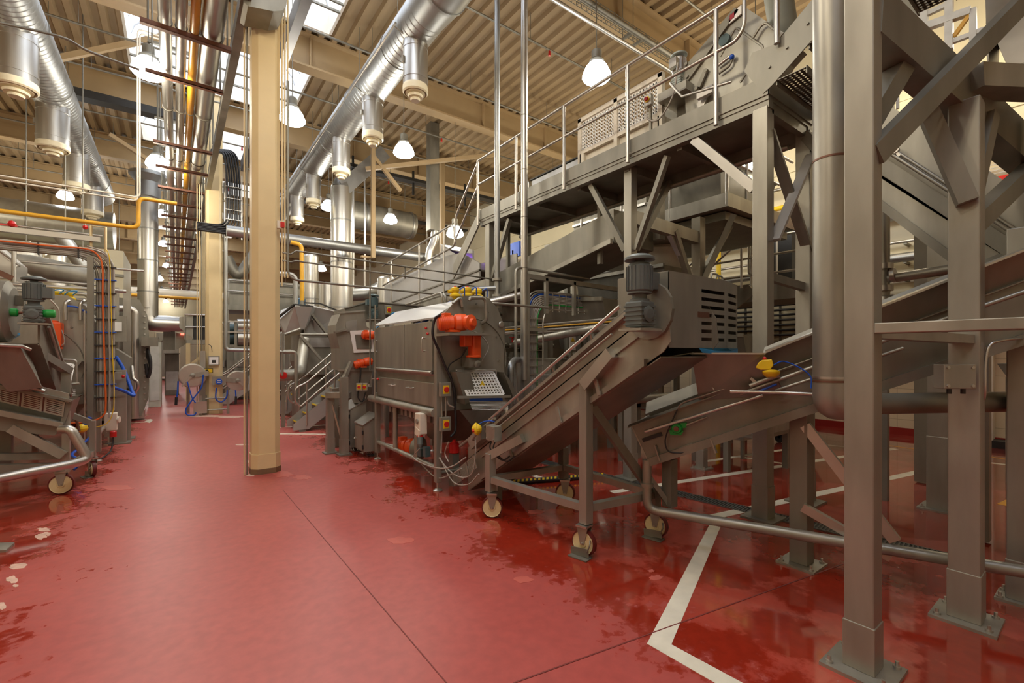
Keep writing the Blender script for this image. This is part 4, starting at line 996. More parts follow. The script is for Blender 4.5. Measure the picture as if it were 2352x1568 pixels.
P(lambda m: m.bar((4.75, 3.76, 2.92), (5.36, 3.68, 3.9), .07, .07), 'brace', STEEL_D, t)
P(lambda m: m.bar((4.67, 3.70, 2.9), (4.62, 3.2, 3.9), .06, .06), 'brace', STEEL_D, t)
P(lambda m: m.bar((4.6, 6.86, 2.9), (4.6, 6.3, 3.9), .07, .07), 'brace', STEEL_D, t)

# railings
t = thing('guard_rail', 'stainless guard rail along the outer edge of the raised walkway', 'guard rail', (4.44, 2.2, 4.0))
RX = 4.45
pys = [2.51, 3.645, 4.78, 5.92, 7.08]
P(lambda m: m.tube([(RX, 7.10, 5.12), (RX, 2.30, 5.12)], .021, 10), 'top_rail', STEEL_B, t)
P(lambda m: m.tube([(RX, 7.10, 4.68), (RX, 2.30, 4.68), (RX, 2.22, 4.78), (RX, 2.22, 5.4)], .019, 10, bend=.1), 'mid_rail', STEEL_B, t)
for y in pys: P(lambda m: (m.tube([(RX, y, 3.93), (RX, y, 5.12)], .024, 10), m.bx(RX + .01, PX0, y - .02, y + .02, 4.02, 4.06)), 'rail_post', STEEL_B, t)
P(lambda m: m.tube([(RX, 3.05, 4.62), (RX, 2.9, 4.40), (RX, 2.35, 4.30)], .014, 8), 'lower_rail', STEEL_B, t)
# steep stair from the walkway end up and towards the viewer
t = thing('perforated_stair', 'steep stair with perforated treads climbing from the end of the raised walkway', 'stair', (4.5, 2.0, 4.1))
def stringer(m, x):
    m.prism([(x, 2.06, 4.06), (x, 1.98, 4.10), (x, .10, 5.45), (x, .10, 5.82), (x, 1.95, 4.47), (x, 2.16, 4.50), (x, 2.24, 4.36)], (.012, 0, 0))
P(lambda m: stringer(m, 4.48), 'stringer', STEEL_D, t); P(lambda m: stringer(m, 5.46), 'stringer', STEEL_D, t)
for i in range(6):
    y = 1.92 - .27 * i; z = 4.13 + .194 * i
    P(lambda m: (m.grid((4.495, y - .22, z), (.965, 0, 0), (0, .24, 0), 22, 6, .022, .006), m.bx(4.495, 5.46, y - .23, y - .22, z - .05, z + .02), m.bx(4.495, 5.46, y + .02, y + .03, z - .04, z + .01)), 'tread', STEEL_D, t)
P(lambda m: [m.cyl((4.48, y, z), (4.466, y, z), .013, n=6) for y, z in ((2.0, 4.28), (1.85, 4.38), (1.68, 4.5), (1.5, 4.63))], 'bolt_pattern', STEEL_D, t)
P(lambda m: m.tube([(4.44, 1.92, 4.44), (4.44, 1.92, 5.9)], .024, 10), 'rail_post', STEEL_B, t)
P(lambda m: m.tube([(4.44, 2.10, 5.75), (4.44, 2.10, 5.18), (4.44, 1.95, 5.2), (4.44, .6, 6.2)], .021, 10, bend=.08), 'hand_rail', STEEL_B, t)

# ---- sorter with mesh guards on the walkway
t = thing('guarded_machine', 'pale machine with square-mesh guard windows standing on the raised walkway', 'machine', (4.9, 4.1, 4.05))
GX = 4.78
P(lambda m: m.bx(GX + .03, 5.4, 3.4, 4.78, 4.24, 4.52), 'body', WHITE, t)
P(lambda m: m.bx(GX + .03, 5.4, 3.4, 4.78, 4.05, 4.2), 'lower_body', STEEL_D, t)
P(lambda m: [m.bar((GX, y, 4.08), (GX, y, 5.02), .06) for y in (3.4, 4.1, 4.78)] + [m.bar((GX, 3.37, 5.0), (GX, 4.81, 5.0), .06), m.bar((GX, 3.37, 4.52), (GX, 4.81, 4.52), .05)], 'guard_frame', WHITE, t)
for y0, y1 in ((3.46, 4.06), (4.14, 4.74)): P(lambda m: m.grid((GX, y0, 4.57), (0, y1 - y0, 0), (0, 0, .38), 12, 8, .016, .008, .04), 'mesh_window_grid', PAPER, t)
P(lambda m: m.bx(5.4, 5.44, 3.4, 4.78, 4.05, 5.0), 'rear_panel', STEEL_D, t)
for y in (3.45, 4.73): P(lambda m: m.bx(GX - .03, GX + .05, y - .04, y + .04, 4.05, 4.5), 'foot', WHITE, t)
t = thing('switch_box', 'small isolator box with red and yellow knob beside the mesh guard on the walkway', 'isolator switch', (4.6, 3.5, 4.6))
e = at(1490, 232, X=4.6)
P(lambda m: m.box(e, (.06, .1, .13)), 'box_body', STEEL_B, t, bevel=.005)
P(lambda m: m.lathe(e + V(-.03, 0, .01), [(.035, 0), (.035, .012)], (-1, 0, 0), 14), 'bezel', YELLOW, t); P(lambda m: m.lathe(e + V(-.042, 0, .01), [(.024, 0), (.022, .02)], (-1, 0, 0), 12), 'knob', RED, t)
P(lambda m: m.spline([e + V(0, .02, -.06), e + V(0, .02, -.2), e + V(.03, -.12, -.26), e + V(.05, -.3, -.05), e + V(.06, -.36, .3)], .011), 'cable', CABLE_G, t)
P(lambda m: m.bar(e + V(.03, 0, -.06), e + V(.05, 0, -.62), .03), 'stand', STEEL, t)
t = thing('infeed_box', 'long low pale box on the walkway beyond the mesh guards', 'machine box', (4.9, 5.3, 4.05))
P(lambda m: m.bx(4.8, 5.35, 4.86, 5.95, 4.05, 4.48), 'body', plain('pale_blue_grey_panel', (.55, .57, .6), .4), t)
P(lambda m: m.prism([(4.78, 4.84, 4.49), (4.78, 5.98, 4.49), (5.37, 5.98, 4.49), (5.37, 4.84, 4.49)], (0, 0, .02)), 'lid', DARK, t)
P(lambda m: m.grid((4.78, 6.02, 4.1), (0, .22, 0), (0, 0, .38), 6, 9, .008, .006, .02), 'side_mesh_grid', STEEL, t)
P(lambda m: m.tube([(4.78, 6.0, 4.1), (4.78, 6.0, 4.5), (4.78, 6.26, 4.5), (4.78, 6.26, 4.1)], .012, 8, bend=.06), 'side_handle', STEEL_B, t)
P(lambda m: m.bx(4.77, 4.8, 5.55, 5.62, 4.14, 4.26), 'lock', STEEL_D, t)
t = gearmotor('pale grey-green vertical geared motor standing between the mesh guard and the sloping plate machine', 'motor', 4.85, 3.20, 4.72, .50, (4.85, 3.2, 4.7), plain('pale_green_grey_paint', (.36, .4, .38), .4, .3), STEEL_B, towards=-1)
P(lambda m: m.bx(4.65, 5.1, 2.98, 3.36, 4.60, 4.70), 'bracket', STEEL, t)
P(lambda m: m.bx(4.95, 5.2, 3.0, 3.3, 4.05, 4.62), 'pedestal', STEEL_D, t)
# sloping machine
t = thing('sloping_sorter', 'sloping stainless machine with handles and a red-marked plate at the walkway\'s near end', 'machine', (4.85, 2.5, 4.05))
SX = 4.80
def sp(pts): return [at(a, b, X=SX) for a, b in pts]
P(lambda m: m.prism(sp([(1576, 270), (1572, 205), (1690, 25), (1702, 10), (1800, 75), (1770, 110), (1724, 200), (1650, 240), (1640, 260)]), (.55, 0, 0)), 'body', STEEL, t)
P(lambda m: m.prism(sp([(1568, 208), (1580, 150), (1690, 20), (1700, 25)]), (-.03, 0, 0)), 'edge_bar', STEEL_D, t)
P(lambda m: m.tube(sp([(1655, 130), (1690, 62), (1755, 108), (1700, 190)]), .012, 8, bend=.04), 'access_frame', STEEL, t)
P(lambda m: m.tube([v + V(-.05, 0, 0) for v in sp([(1735, 92), (1752, 65), (1765, 57), (1790, 78)])], .012, 8, bend=.05), 'handle', STEEL, t)
P(lambda m: m.tube([v + V(-.04, 0, 0) for v in sp([(1652, 155), (1682, 132)])], .016, 8), 'cylinder_rod', STEEL_B, t)
P(lambda m: m.ball(at(1681, 131, X=SX - .05), .028, 10), 'knob', BLUE, t)
P(lambda m: m.tube([v + V(-.04, 0, 0) for v in sp([(1656, 172), (1680, 155), (1686, 140)])], .012, 8, bend=.03), 'bracket_tube', STEEL_D, t)
P(lambda m: m.cyl(at(1668, 95, X=SX), at(1668, 95, X=SX) + V(-.05, 0, 0), .06, n=12), 'clamp_motor', MOTOR_T, t)
P(lambda m: m.bar(at(1605, 200, X=SX - .03), at(1622, 160, X=SX - .03), .03, .05), 'bracket_plate', STEEL_D, t)
for a_ in ((1604, 205), (1625, 165), (1580, 150), (1582, 178)): P(lambda m: m.cyl(at(*a_, X=SX), at(*a_, X=SX) + V(-.05, 0, 0), .022, n=8), 'bolt', STEEL_D, t)
P(lambda m: m.bx(4.82, 5.35, 2.15, 2.95, 4.05, 4.42), 'base', STEEL_D, t)
P(lambda m: m.prism(sp([(1610, 230), (1618, 205), (1640, 195), (1640, 205), (1612, 262), (1600, 262)]), (-.04, 0, 0)), 'shield_plate', STEEL_B, t)
P(lambda m: m.box(at(1620, 215, X=SX - .09), (.05, .18, .06)), 'sensor_box', PAPER, t)
P(lambda m: m.tube(sp([(1603, 226), (1616, 224)]), .012, 6), 'yellow_plug', YELLOW, t)
q = sp([(1677, 58), (1677, 38), (1706, 14), (1706, 34)])
P(lambda m: m.prism([v + V(-.03, 0, 0) for v in q], (.015, 0, 0)), 'sign_plate', PAPER, t)
q = sp([(1680, 50), (1680, 39), (1690, 31), (1690, 42)])
P(lambda m: m.prism([v + V(-.036, 0, 0) for v in q], (.006, 0, 0)), 'red_mark', plain('dark_red_print', srgb(150, 26, 44), .5), t)
t = thing('flexible_hose', 'ribbed grey hose curving up behind the sloping machine', 'hose', (5.3, 2.2, 4.6))
P(lambda m: m.spline([at(1800, 95, X=5.4), at(1795, 40, X=5.4), at(1780, -60, X=5.4)], .14, 16), 'hose_body', plain('grey_green_hose', (.2, .2, .16), .5), t)

# ---- large inclined conveyor sloping down to the right, behind the gantry
t = thing('inclined_chute', 'broad bright-sided inclined chute descending behind the gantry posts', 'chute', (5.0, 1.2, 2.5))
QX = 5.0
def qp(pts, x=QX): return [at(a, b, X=x) for a, b in pts]
P(lambda m: m.prism(qp([(1935, 300), (1935, 170), (2352, 445), (2400, 480), (2400, 640), (2352, 585), (2100, 410)]), (.012, 0, 0)), 'upper_panel', STEEL, t)
P(lambda m: m.prism(qp([(1935, 340), (1935, 300), (2400, 600), (2400, 650)]), (-.05, 0, 0)), 'side_flange', STEEL_D, t)
P(lambda m: m.prism(qp([(1935, 410), (1935, 340), (2400, 640), (2400, 760)]), (.012, 0, 0)), 'lower_panel', STEEL, t)
P(lambda m: m.prism(qp([(1935, 415), (1935, 392), (2400, 738), (2400, 768)]), (-.05, 0, 0)), 'bottom_flange', STEEL_D, t)
P(lambda m: m.prism(qp([(1935, 345), (2400, 640), (2400, 648), (1935, 353)]), (.8, 0, 0)), 'floor_plate', STEEL_D, t)
P(lambda m: m.prism(qp([(1935, 180), (1935, 170), (2400, 478), (2400, 490)], 5.8), (.012, 0, 0)), 'far_panel', STEEL_D, t)
P(lambda m: m.tube(qp([(1935, 282), (2190, 445), (2352, 552)], QX - .08), .014, 8), 'rail_tube', STEEL, t)
P(lambda m: m.tube(qp([(1935, 268), (2190, 432), (2352, 540)], QX - .07), .012, 8), 'rail_tube', STEEL, t)
e = qp([(2056, 345)], QX - .08)[0]; P(lambda m: (m.bar(e + V(0, .03, .06), e + V(0, -.03, -.06), .02), m.cyl(e + V(-.02, 0, 0), e + V(.02, 0, 0), .03, n=8)), 'rail_clamp', STEEL_B, t)
P(lambda m: m.bar((5.4, 1.75, 3.5), (5.45, 2.02, 3.9), .2, .1), 'mount', STEEL_D, t)
P(lambda m: m.bar((5.5, .75, .02), (5.5, .75, 2.7), .12), 'support_leg', STEEL_D, t)

# ---- white stair tower frame beyond the gantry top
t = thing('white_frame_tower', 'pale painted tubular stair frame seen high through the gantry braces', 'stair frame', (8, 1.4, 3))
WF = plain('pale_painted_frame', (.62, .6, .55), .45)
TX = 7.4
def tp(a, b, x=TX): return at(a, b, X=x)
for (a, b, w) in (((2123, -60), (2123, 300), .17), ((2180, -60), (2180, 115), .17), ((2235, 20), (2235, 205), .14), ((2062, 120), (2062, 250), .07), ((2046, 70), (2046, 260), .15), ((2110, 165), (2110, 290), .2)):
    P(lambda m: m.bar(tp(*a), tp(*b), w * .42), 'upright', WF, t)
for (a, b, w) in (((2092, 50), (2182, 8), .12), ((2110, 68), (2230, 25), .2), ((2150, 110), (2260, 68), .12), ((2080, 290), (2150, 250), .12), ((2100, 300), (2155, 283), .06), ((2240, 130), (2280, 105), .14)):
    P(lambda m: m.bar(tp(*a), tp(*b), w * .42), 'cross_bar', WF, t)
P(lambda m: m.bar(tp(2190, 85), tp(2230, 30), .04), 'thin_brace', YELLOW_P, t)
P(lambda m: [m.bar((TX, y, .02), (TX, y, 3.2), .16) for y in (tp(2123, 300).y,)], 'tower_leg', STEEL_D, t)
t = thing('overhead_chute', 'pale wedge-shaped steel chute hanging high at the right edge between gantry braces', 'chute', (5.2, .5, 3.4))
P(lambda m: m.prism([at(a, b, X=6.0) for a, b in ((2268, 185), (2275, 62), (2322, 170), (2400, 150), (2400, -40), (2262, -40))], (.5, 0, 0)), 'wedge_body', STEEL_B, t)
P(lambda m: m.bar(at(2240, 218, X=5.9), at(2400, 165, X=5.9), .2, .2), 'support_beam', STEEL, t)

# ================================================================== SECOND STRUCTURE behind the walkway
t = thing('inner_platform', 'second steel platform at mid height behind the raised walkway', 'platform', (6.4, 3.43, 3.6))
P(lambda m: m.bx(6.4, 8.6, 3.43, 7.5, 3.72, 3.92), 'edge_fascia', STEEL, t)
P(lambda m: m.bx(6.55, 8.6, 3.55, 7.5, 3.58, 3.70), 'under_frame', STEEL_D, t)
for (x, y) in ((6.25, 3.8), (8.3, 3.8), (6.25, 7.2)):
    P(lambda m: m.bx(x - .07, x + .07, y - .07, y + .07, 0, 3.6), 'leg', STEEL, t)
P(lambda m: m.bar((4.74, 3.78, 3.33), (6.2, 3.80, 3.30), .1, .17), 'tie_beam', STEEL, t)
P(lambda m: m.bar((5.6, 3.77, 3.3), (6.22, 3.8, 2.3), .08), 'brace', STEEL_D, t)
P(lambda m: m.bar((6.28, 3.72, 2.7), (6.5, 3.4, 3.6), .08), 'brace', STEEL_D, t)
P(lambda m: m.bar((6.3, 3.8, 2.7), (6.95, 3.7, 3.58), .08), 'brace', STEEL_D, t)
P(lambda m: m.bar((6.2, 3.8, 2.55), (5.5, 3.8, 3.3), .07), 'brace', STEEL_B, t)
P(lambda m: m.bar((5.85, 4.2, 3.3), (5.85, 4.2, 4.2), .12), 'hanger', STEEL, t)
t = thing('guard_rail', 'stainless guard rail around the corner of the inner platform', 'guard rail', (6.4, 3.5, 3.9))
P(lambda m: m.tube([(6.42, 7.4, 4.9), (6.42, 3.46, 4.9), (8.6, 3.46, 4.9)], .022, 8), 'top_rail', STEEL_B, t)
P(lambda m: m.tube([(6.42, 7.4, 4.4), (6.42, 3.46, 4.4), (8.6, 3.46, 4.4)], .018, 8), 'mid_rail', STEEL_B, t)
for (x, y) in ((6.42, 3.46), (7.0, 3.46), (7.6, 3.46), (6.42, 4.4), (6.42, 5.4), (6.42, 6.4)): P(lambda m: m.tube([(x, y, 3.75), (x, y, 4.9)], .024, 8), 'rail_post', STEEL_B, t)
t = thing('steel_tray', 'open grey steel tank on the inner platform behind the guard rail', 'tank', (6.9, 3.8, 3.92))
P(lambda m: m.prism([(6.7, 3.7, 3.95), (8.1, 3.7, 3.95), (8.3, 3.6, 4.5), (6.5, 3.6, 4.5)], (0, 1.2, 0)), 'tank_body', STEEL_D, t)
P(lambda m: (m.bar((6.5, 3.6, 4.5), (8.3, 3.6, 4.5), .05), m.bar((6.5, 3.6, 4.5), (6.5, 4.8, 4.5), .05)), 'rim', STEEL_B, t)
t = thing('machine_body', 'bulky dull steel vessel above the tie beam between the two platforms', 'machine', (6.6, 5.6, 4))
P(lambda m: m.prism([(6.6, 5.0, 3.95), (8.3, 5.0, 3.95), (8.3, 5.0, 4.5), (7.6, 5.0, 5.0), (6.6, 5.0, 4.7)], (0, 1.8, 0)), 'vessel', STEEL_D, t)
P(lambda m: (m.bar((6.6, 4.98, 4.2), (8.3, 4.98, 4.2), .04), m.bar((6.58, 5, 4.2), (6.58, 6.8, 4.2), .04)), 'band', STEEL_B, t)

# low dark machinery beneath the walkway
t = thing('under_conveyor', 'long dark trough conveyor slung beneath the raised walkway', 'conveyor', (5.6, 4, 2.9))
P(lambda m: m.prism([(4.95, 7.6, 2.55), (4.95, 4.3, 3.15), (4.95, 4.3, 3.62), (4.95, 7.6, 3.05)], (.9, 0, 0)), 'trough', STEEL_D, t)
P(lambda m: m.prism([(4.93, 7.6, 2.53), (4.93, 4.3, 3.13), (4.93, 4.3, 3.2), (4.93, 7.6, 2.6)], (-.05, 0, 0)), 'flange', STEEL, t)
for y in (4.6, 6.9): P(lambda m: m.bar((5.0, y, 2.9), (5.0, y, 3.9), .06), 'hanger', STEEL_D, t)
def far_machine(x0, x1, y0, y1, z0, z1, label, mat=STEEL_D, legs=True, extra=None, nm='far_machine', cat='machine'):
    t = thing(nm, label, cat, ((x0 + x1) / 2, y0, 0))
    P(lambda m: m.bx(x0, x1, y0, y1, z0, z1), 'body', mat, t, bevel=.015)
    if legs:
        for x in (x0 + .08, x1 - .08):
            for y in (y0 + .08, y1 - .08): P(lambda m: m.bar((x, y, 0), (x, y, z0), .07), 'leg', STEEL_D, t)
    P(lambda m: (m.bx(x0 + .08, x1 - .08, y0 - .012, y0, z0 + .06, z1 - .06), m.bx(x0 - .012, x0, y0 + .1, y1 - .1, z0 + .06, z1 - .06)), 'access_panel', STEEL, t)
    P(lambda m: m.tube([(x0 + .2, y0 - .01, z1 - .2), (x0 + .2, y0 - .06, z1 - .2), (x0 + .2, y0 - .06, z1 - .45), (x0 + .2, y0 - .01, z1 - .45)], .01, 6), 'handle', STEEL_B, t)
    return t
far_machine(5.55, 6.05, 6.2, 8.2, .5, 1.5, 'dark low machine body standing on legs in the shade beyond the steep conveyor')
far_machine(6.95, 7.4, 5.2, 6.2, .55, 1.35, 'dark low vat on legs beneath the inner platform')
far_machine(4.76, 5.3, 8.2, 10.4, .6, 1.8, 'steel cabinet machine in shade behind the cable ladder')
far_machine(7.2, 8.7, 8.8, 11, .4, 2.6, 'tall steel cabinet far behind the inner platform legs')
t = thing('low_table', 'low steel table on thin legs standing on the wet floor beneath the low conveyor', 'table', (5.6, 3.7, 0))
c = at(1690, 1040, Z=0)
P(lambda m: m.bx(c.x - .35, c.x + .3, c.y - .3, c.y + .4, .28, .42), 'top', STEEL, t)
for dx in (-.32, .27):
    for dy in (-.27, .37): P(lambda m: m.bar((c.x + dx, c.y + dy, 0), (c.x + dx, c.y + dy, .3), .045), 'leg', STEEL_D, t)
t = thing('bin_trolley', 'small wedge-shaped steel hopper trolley far off on the wet floor, under the low conveyor', 'trolley', (7, 4, 0))
c = at(1805, 1012, Z=0)
P(lambda m: m.hull8([(c.x - .3, c.y - .2, .18), (c.x + .3, c.y - .2, .18), (c.x + .3, c.y + .3, .18), (c.x - .3, c.y + .3, .18)], [(c.x - .6, c.y - .4, .8), (c.x + .6, c.y - .4, .8), (c.x + .6, c.y + .5, .8), (c.x - .6, c.y + .5, .8)]), 'bin', STEEL, t)
for dx in (-.25, .25): P(lambda m: m.cyl((c.x + dx - .02, c.y, .08), (c.x + dx + .02, c.y, .08), .08, n=12), 'wheel', BLACK, t)
for dx in (-.25, .25): P(lambda m: m.bar((c.x + dx, c.y, .08), (c.x + dx, c.y, .2), .04), 'fork', STEEL_D, t)
t = thing('hopper_bin', 'inverted-cone steel bin at the far right by the tiled wall', 'hopper', (8.5, 1.2, .4))
P(lambda m: m.prism([at(a, b, X=8.2) for a, b in ((2290, 835), (2400, 835), (2400, 890), (2330, 888))], (1.2, 0, 0)), 'cone', STEEL_D, t)
c = at(2320, 900, X=8.2)
P(lambda m: (m.bar((8.3, c.y, 0), (8.3, c.y, 1.3), .09), m.bar((9.3, c.y, 0), (9.3, c.y, 1.3), .09)), 'stand', STEEL, t)

# ================================================================== RIGHT-HAND WALL SERVICES
SERV = [(4.92, .055, YELLOW, 'yellow gas pipe along the right wall, topmost of the coloured pipes'), (4.50, .075, RED, 'red sprinkler main along the right wall below the yellow pipe'),
        (4.22, .075, GALV, 'silver insulated pipe along the right wall just below the red main'), (3.72, .03, STEEL_B, 'thin steel pipe along the right wall between silver pipes'),
        (3.42, .085, GALV, 'fat silver pipe along the right wall below the thin one'), (5.35, .04, STEEL_B, 'thin steel pipe along the right wall above the yellow pipe'), (3.05, .05, STEEL_B, 'lowest bright pipe along the right wall')]
for z, r, mt, lb in SERV:
    t = thing('wall_pipe', lb, 'pipe', (11.1, -1, z), 'pipes along the right wall')
    P(lambda m: m.tube([(11.15, -2, z), (11.15, 16, z)], r, 10), 'pipe_body', mt, t)
    for y in (0, 2.5, 5, 7.5, 10): P(lambda m: m.bx(11.15, 11.4, y, y + .05, z - r - .03, z - r + .01), 'bracket', STEEL_D, t)
t = thing('wire_tray', 'wire cable tray along the right wall between the yellow and red pipes', 'cable tray', (11.1, 0, 4.7))
P(lambda m: [m.bar((11.05 + a, -2, 4.66 + b), (11.05 + a, 14, 4.66 + b), .01) for a, b in ((0, .1), (0, 0), (.2, 0), (.2, .1))] + [m.bar((11.05, -2 + k * .2, 4.66), (11.05, -2 + k * .2, 4.76), .01) for k in range(80)], 'tray_mesh', STEEL_B, t)
for i in range(7):
    z = 3.0 - i * .115 - .3
    t = thing('wall_cable', 'black cable on the wall rack, %s of seven from the top' % ORD[i].replace('nearest', 'first'), 'cable', (11.1, 0, z), 'black cables on the right wall')
    P(lambda m: m.tube([(11.2, -2, z), (11.2, 12, z)], .028, 6), 'cable_body', BLACK, t)
t = thing('cable_rack', 'row of upright brackets holding black cables on the right wall', 'cable rack', (11.2, 0, 2))
for k in range(17): P(lambda m: m.bar((11.28, k * .8 - 1.6, 1.8), (11.28, k * .8 - 1.6, 2.85), .04), 'bracket', STEEL_D, t)
P(lambda m: m.bar((11.36, -1.6, 1.82), (11.36, 11.2, 1.82), .06), 'base_rail', STEEL_D, t)
t = thing('wall_post', 'pale upright post standing against the tiled wall at the far right', 'post', (11.2, 1.35, 0))
c = at(2262, 1030, X=11.2)
P(lambda m: m.bx(11.2, 11.4, c.y - .1, c.y + .1, 0, 3), 'post_body', WHITE, t); P(lambda m: m.bx(11.05, 11.4, c.y - .6, c.y - .1, 0, .12), 'dark_foot', BLACK, t)
# wall-side walkway with rails
t = thing('wall_walkway', 'far walkway along the right wall with a steel edge beam', 'walkway', (9, 3.5, 2.7))
P(lambda m: m.bx(8.9, 10.4, 2.6, 8.5, 2.62, 2.72), 'deck', STEEL_D, t); P(lambda m: m.bx(8.88, 8.92, 2.6, 8.5, 2.58, 2.92), 'edge_beam', STEEL, t)
for y in (2.7, 5.4, 8.4): P(lambda m: m.bar((8.95, y, 0), (8.95, y, 2.62), .12), 'leg', STEEL, t)
P(lambda m: m.bar((8.95, 2.7, .0), (10.3, 2.7, 2.6), .1), 'brace', STEEL_D, t)
t = thing('guard_rail', 'triple-tube guard rail of the far walkway along the right wall', 'guard rail', (8.9, 3, 2.9))
for z in (3.75, 3.42, 3.08): P(lambda m: m.tube([(8.88, 2.65, z), (8.88, 8.4, z)], .022, 8), 'rail', STEEL_B, t)
for y in (2.65, 3.2, 4.3, 5.4, 6.5): P(lambda m: m.tube([(8.88, y, 2.7), (8.88, y, 3.75)], .022, 8), 'rail_post', STEEL_B, t)
P(lambda m: m.tube([(8.88, 4.2, 3.7), (8.88, 4.35, 3.7), (8.88, 4.35, 3.1), (8.88, 4.2, 3.1)], .02, 8, bend=.08), 'loop', STEEL_B, t)
t = thing('stair_rail', 'slanting tube handrail of the stair up to the far walkway', 'handrail', (8.7, 5.2, 2))
for dz in (0, .45): P(lambda m: m.tube([(8.7, 6.6, 2.2 + dz), (8.7, 4.2, 3.9 + dz)], .022, 8), 'rail', STEEL_B, t)
for y in (6.4, 5.4, 4.4): P(lambda m: m.tube([(8.7, y, 1.3 + (6.6 - y) * .7), (8.7, y, 2.6 + (6.6 - y) * .7)], .022, 8), 'rail_post', STEEL_B, t)
P(lambda m: m.bar((8.72, 6.8, .9), (8.72, 4.2, 2.8), .04, .2), 'stringer', STEEL, t)
t = thing('door_panel', 'dark blue-black tall cabinet with white frame behind the far guard rail', 'cabinet', (10.6, 4.6, 2.7))
P(lambda m: m.bx(9.9, 10.35, 4.0, 4.55, 2.72, 4.3), 'cabinet_body', DARK, t); P(lambda m: (m.bar((9.88, 4.53, 2.75), (9.88, 4.53, 4.3), .05), m.bar((9.88, 4.27, 2.75), (9.88, 4.27, 4.3), .03)), 'frame', WHITE, t)
P(lambda m: m.bx(9.8, 9.9, 4.55, 4.66, 2.72, 3.0), 'blue_cover', BLUE, t)
t = thing('yellow_post', 'yellow upright pipe near the right wall seen left of the walkway leg', 'pipe', (10.4, 5.6, 2))
c = at(1650, 600, X=10.6); P(lambda m: m.tube([(10.6, c.y, 0), (10.6, c.y, 4.2)], .06, 8), 'pipe_body', YELLOW, t)
# pipe with valve behind the gantry
t = thing('process_pipe', 'horizontal steel process pipe with clamp and valve seen between the two gantry posts', 'pipe', (5.2, 1.2, 2.2))
a, b = at(2040, 640, X=6.2), at(2250, 608, X=6.2)
P(lambda m: m.tube([a, b], .05, 12), 'pipe_body', STEEL, t)
P(lambda m: m.tube([at(2030, 450, X=6.2), at(2030, 645, X=6.2), at(2030, 700, X=6.2)], .055, 12), 'riser', STEEL, t)
for py in (612, 662): P(lambda m: m.lathe(at(2030, py, X=6.2), [(.055, -.03), (.085, -.03), (.085, .03), (.055, .03)], n=12), 'flange', STEEL_B, t)
P(lambda m: m.lathe(at(2052, 632, X=6.2), [(.05, -.02), (.08, -.02), (.08, .02), (.05, .02)], (0, -1, .1), 12), 'flange', STEEL_B, t)
P(lambda m: (m.ball(at(2030, 690, X=6.2), .08), m.ball(at(2050, 690, X=6.2), .07)), 'valve_body', STEEL, t)
P(lambda m: m.bar(at(2030, 705, X=6.2), V(6.2, at(2030, 705, X=6.2).y, 0), .08), 'stand', STEEL_D, t)
# uprights (pipes) in front of the walkway
t = thing('riser_pipe', 'slim vertical pipe with clamps rising through the walkway, left one of two', 'pipe', (4.1, 5.6, 0))
x = at(1142, 400, Y=5.9); P(lambda m: m.tube([(x.x, 5.9, .0), (x.x, 5.9, 7.66)], .043, 12), 'pipe_body', GALV, t)
for z in (2.75, 2.5): P(lambda m: m.lathe((x.x, 5.9, z), [(.043, -.02), (.075, -.02), (.075, .02), (.043, .02)], n=12), 'clamp', STEEL, t)
P(lambda m: m.lathe((x.x, 5.9, 2.35), [(.04, -.12), (.075, -.05), (.075, .03), (.04, .1)], n=12), 'valve', STEEL, t)
P(lambda m: m.tube([(x.x, 5.9, 2.62), (x.x - .3, 6.1, 2.6)], .04, 10), 'branch', GALV, t)
t = thing('riser_pipe', 'slim vertical stainless pipe with seams in front of the walkway, right one of two', 'pipe', (4.2, 5.3, 0))
x = at(1204, 400, Y=5.3); P(lambda m: m.tube([(x.x, 5.3, 1.2), (x.x, 5.3, ZD)], .05, 14), 'pipe_body', STEEL_B, t)
for z in (2.85, 3.6, 4.3, 5.1): P(lambda m: m.lathe((x.x, 5.3, z), [(.05, -.006), (.052, -.006), (.052, .006), (.05, .006)], n=14), 'seam', STEEL_D, t)
# ================================================================== DRUM MACHINE in the middle
FX, FY, BYY, EX = 2.42, 4.74, 6.72, 3.42
t = thing('drum_machine', 'large grey steel drum machine with orange motors on its end, right of the first column', 'drum machine', (2.9, 5.7, 0))
DM = t
def fs(a, b, x=FX): return at(a, b, X=x)       # on the long side
def fe(a, b, y=FY): return at(a, b, Y=y)       # on the end
zt0 = fs(988, 740).z; zl = fs(863, 766).z; zd = fs(988, 854).z
ytop = 1.97; ydo = 1.39; yr1 = 1.24; ydr = 0.98
P(lambda m: m.bx(FX + .01, EX, FY + .05, BYY, yr1, ytop - .02), 'body', STEEL_D, t)
P(lambda m: m.hull8([(FX + .01, FY + .05, .95), (EX, FY + .05, .95), (EX, BYY, .95), (FX + .01, BYY, .95)], [(FX + .01, FY + .05, yr1), (EX, FY + .05, yr1), (EX, BYY, yr1), (FX + .01, BYY, yr1)]), 'lower_body', STEEL_D, t)
for y0, y1 in ((FY + .09, 5.62), (5.64, BYY - .03)):
    d = P(lambda m: m.bx(FX - .02, FX + .01, y0, y1, ydo, ytop), 'door', STEEL, t, bevel=.006)
    yh = y0 + .18 if y0 < 5 else y1 - .06
    P(lambda m: m.tube([(FX - .02, yh, 1.62), (FX - .06, yh, 1.62), (FX - .06, yh, 1.78), (FX - .02, yh, 1.78)], .009, 6, bend=.02), 'handle', STEEL_B, d)
P(lambda m: m.tube([(FX - .03, FY + .08, ydo - .02), (FX - .03, BYY - .02, ydo - .02)], .018, 8), 'hinge_bar', STEEL_B, t)
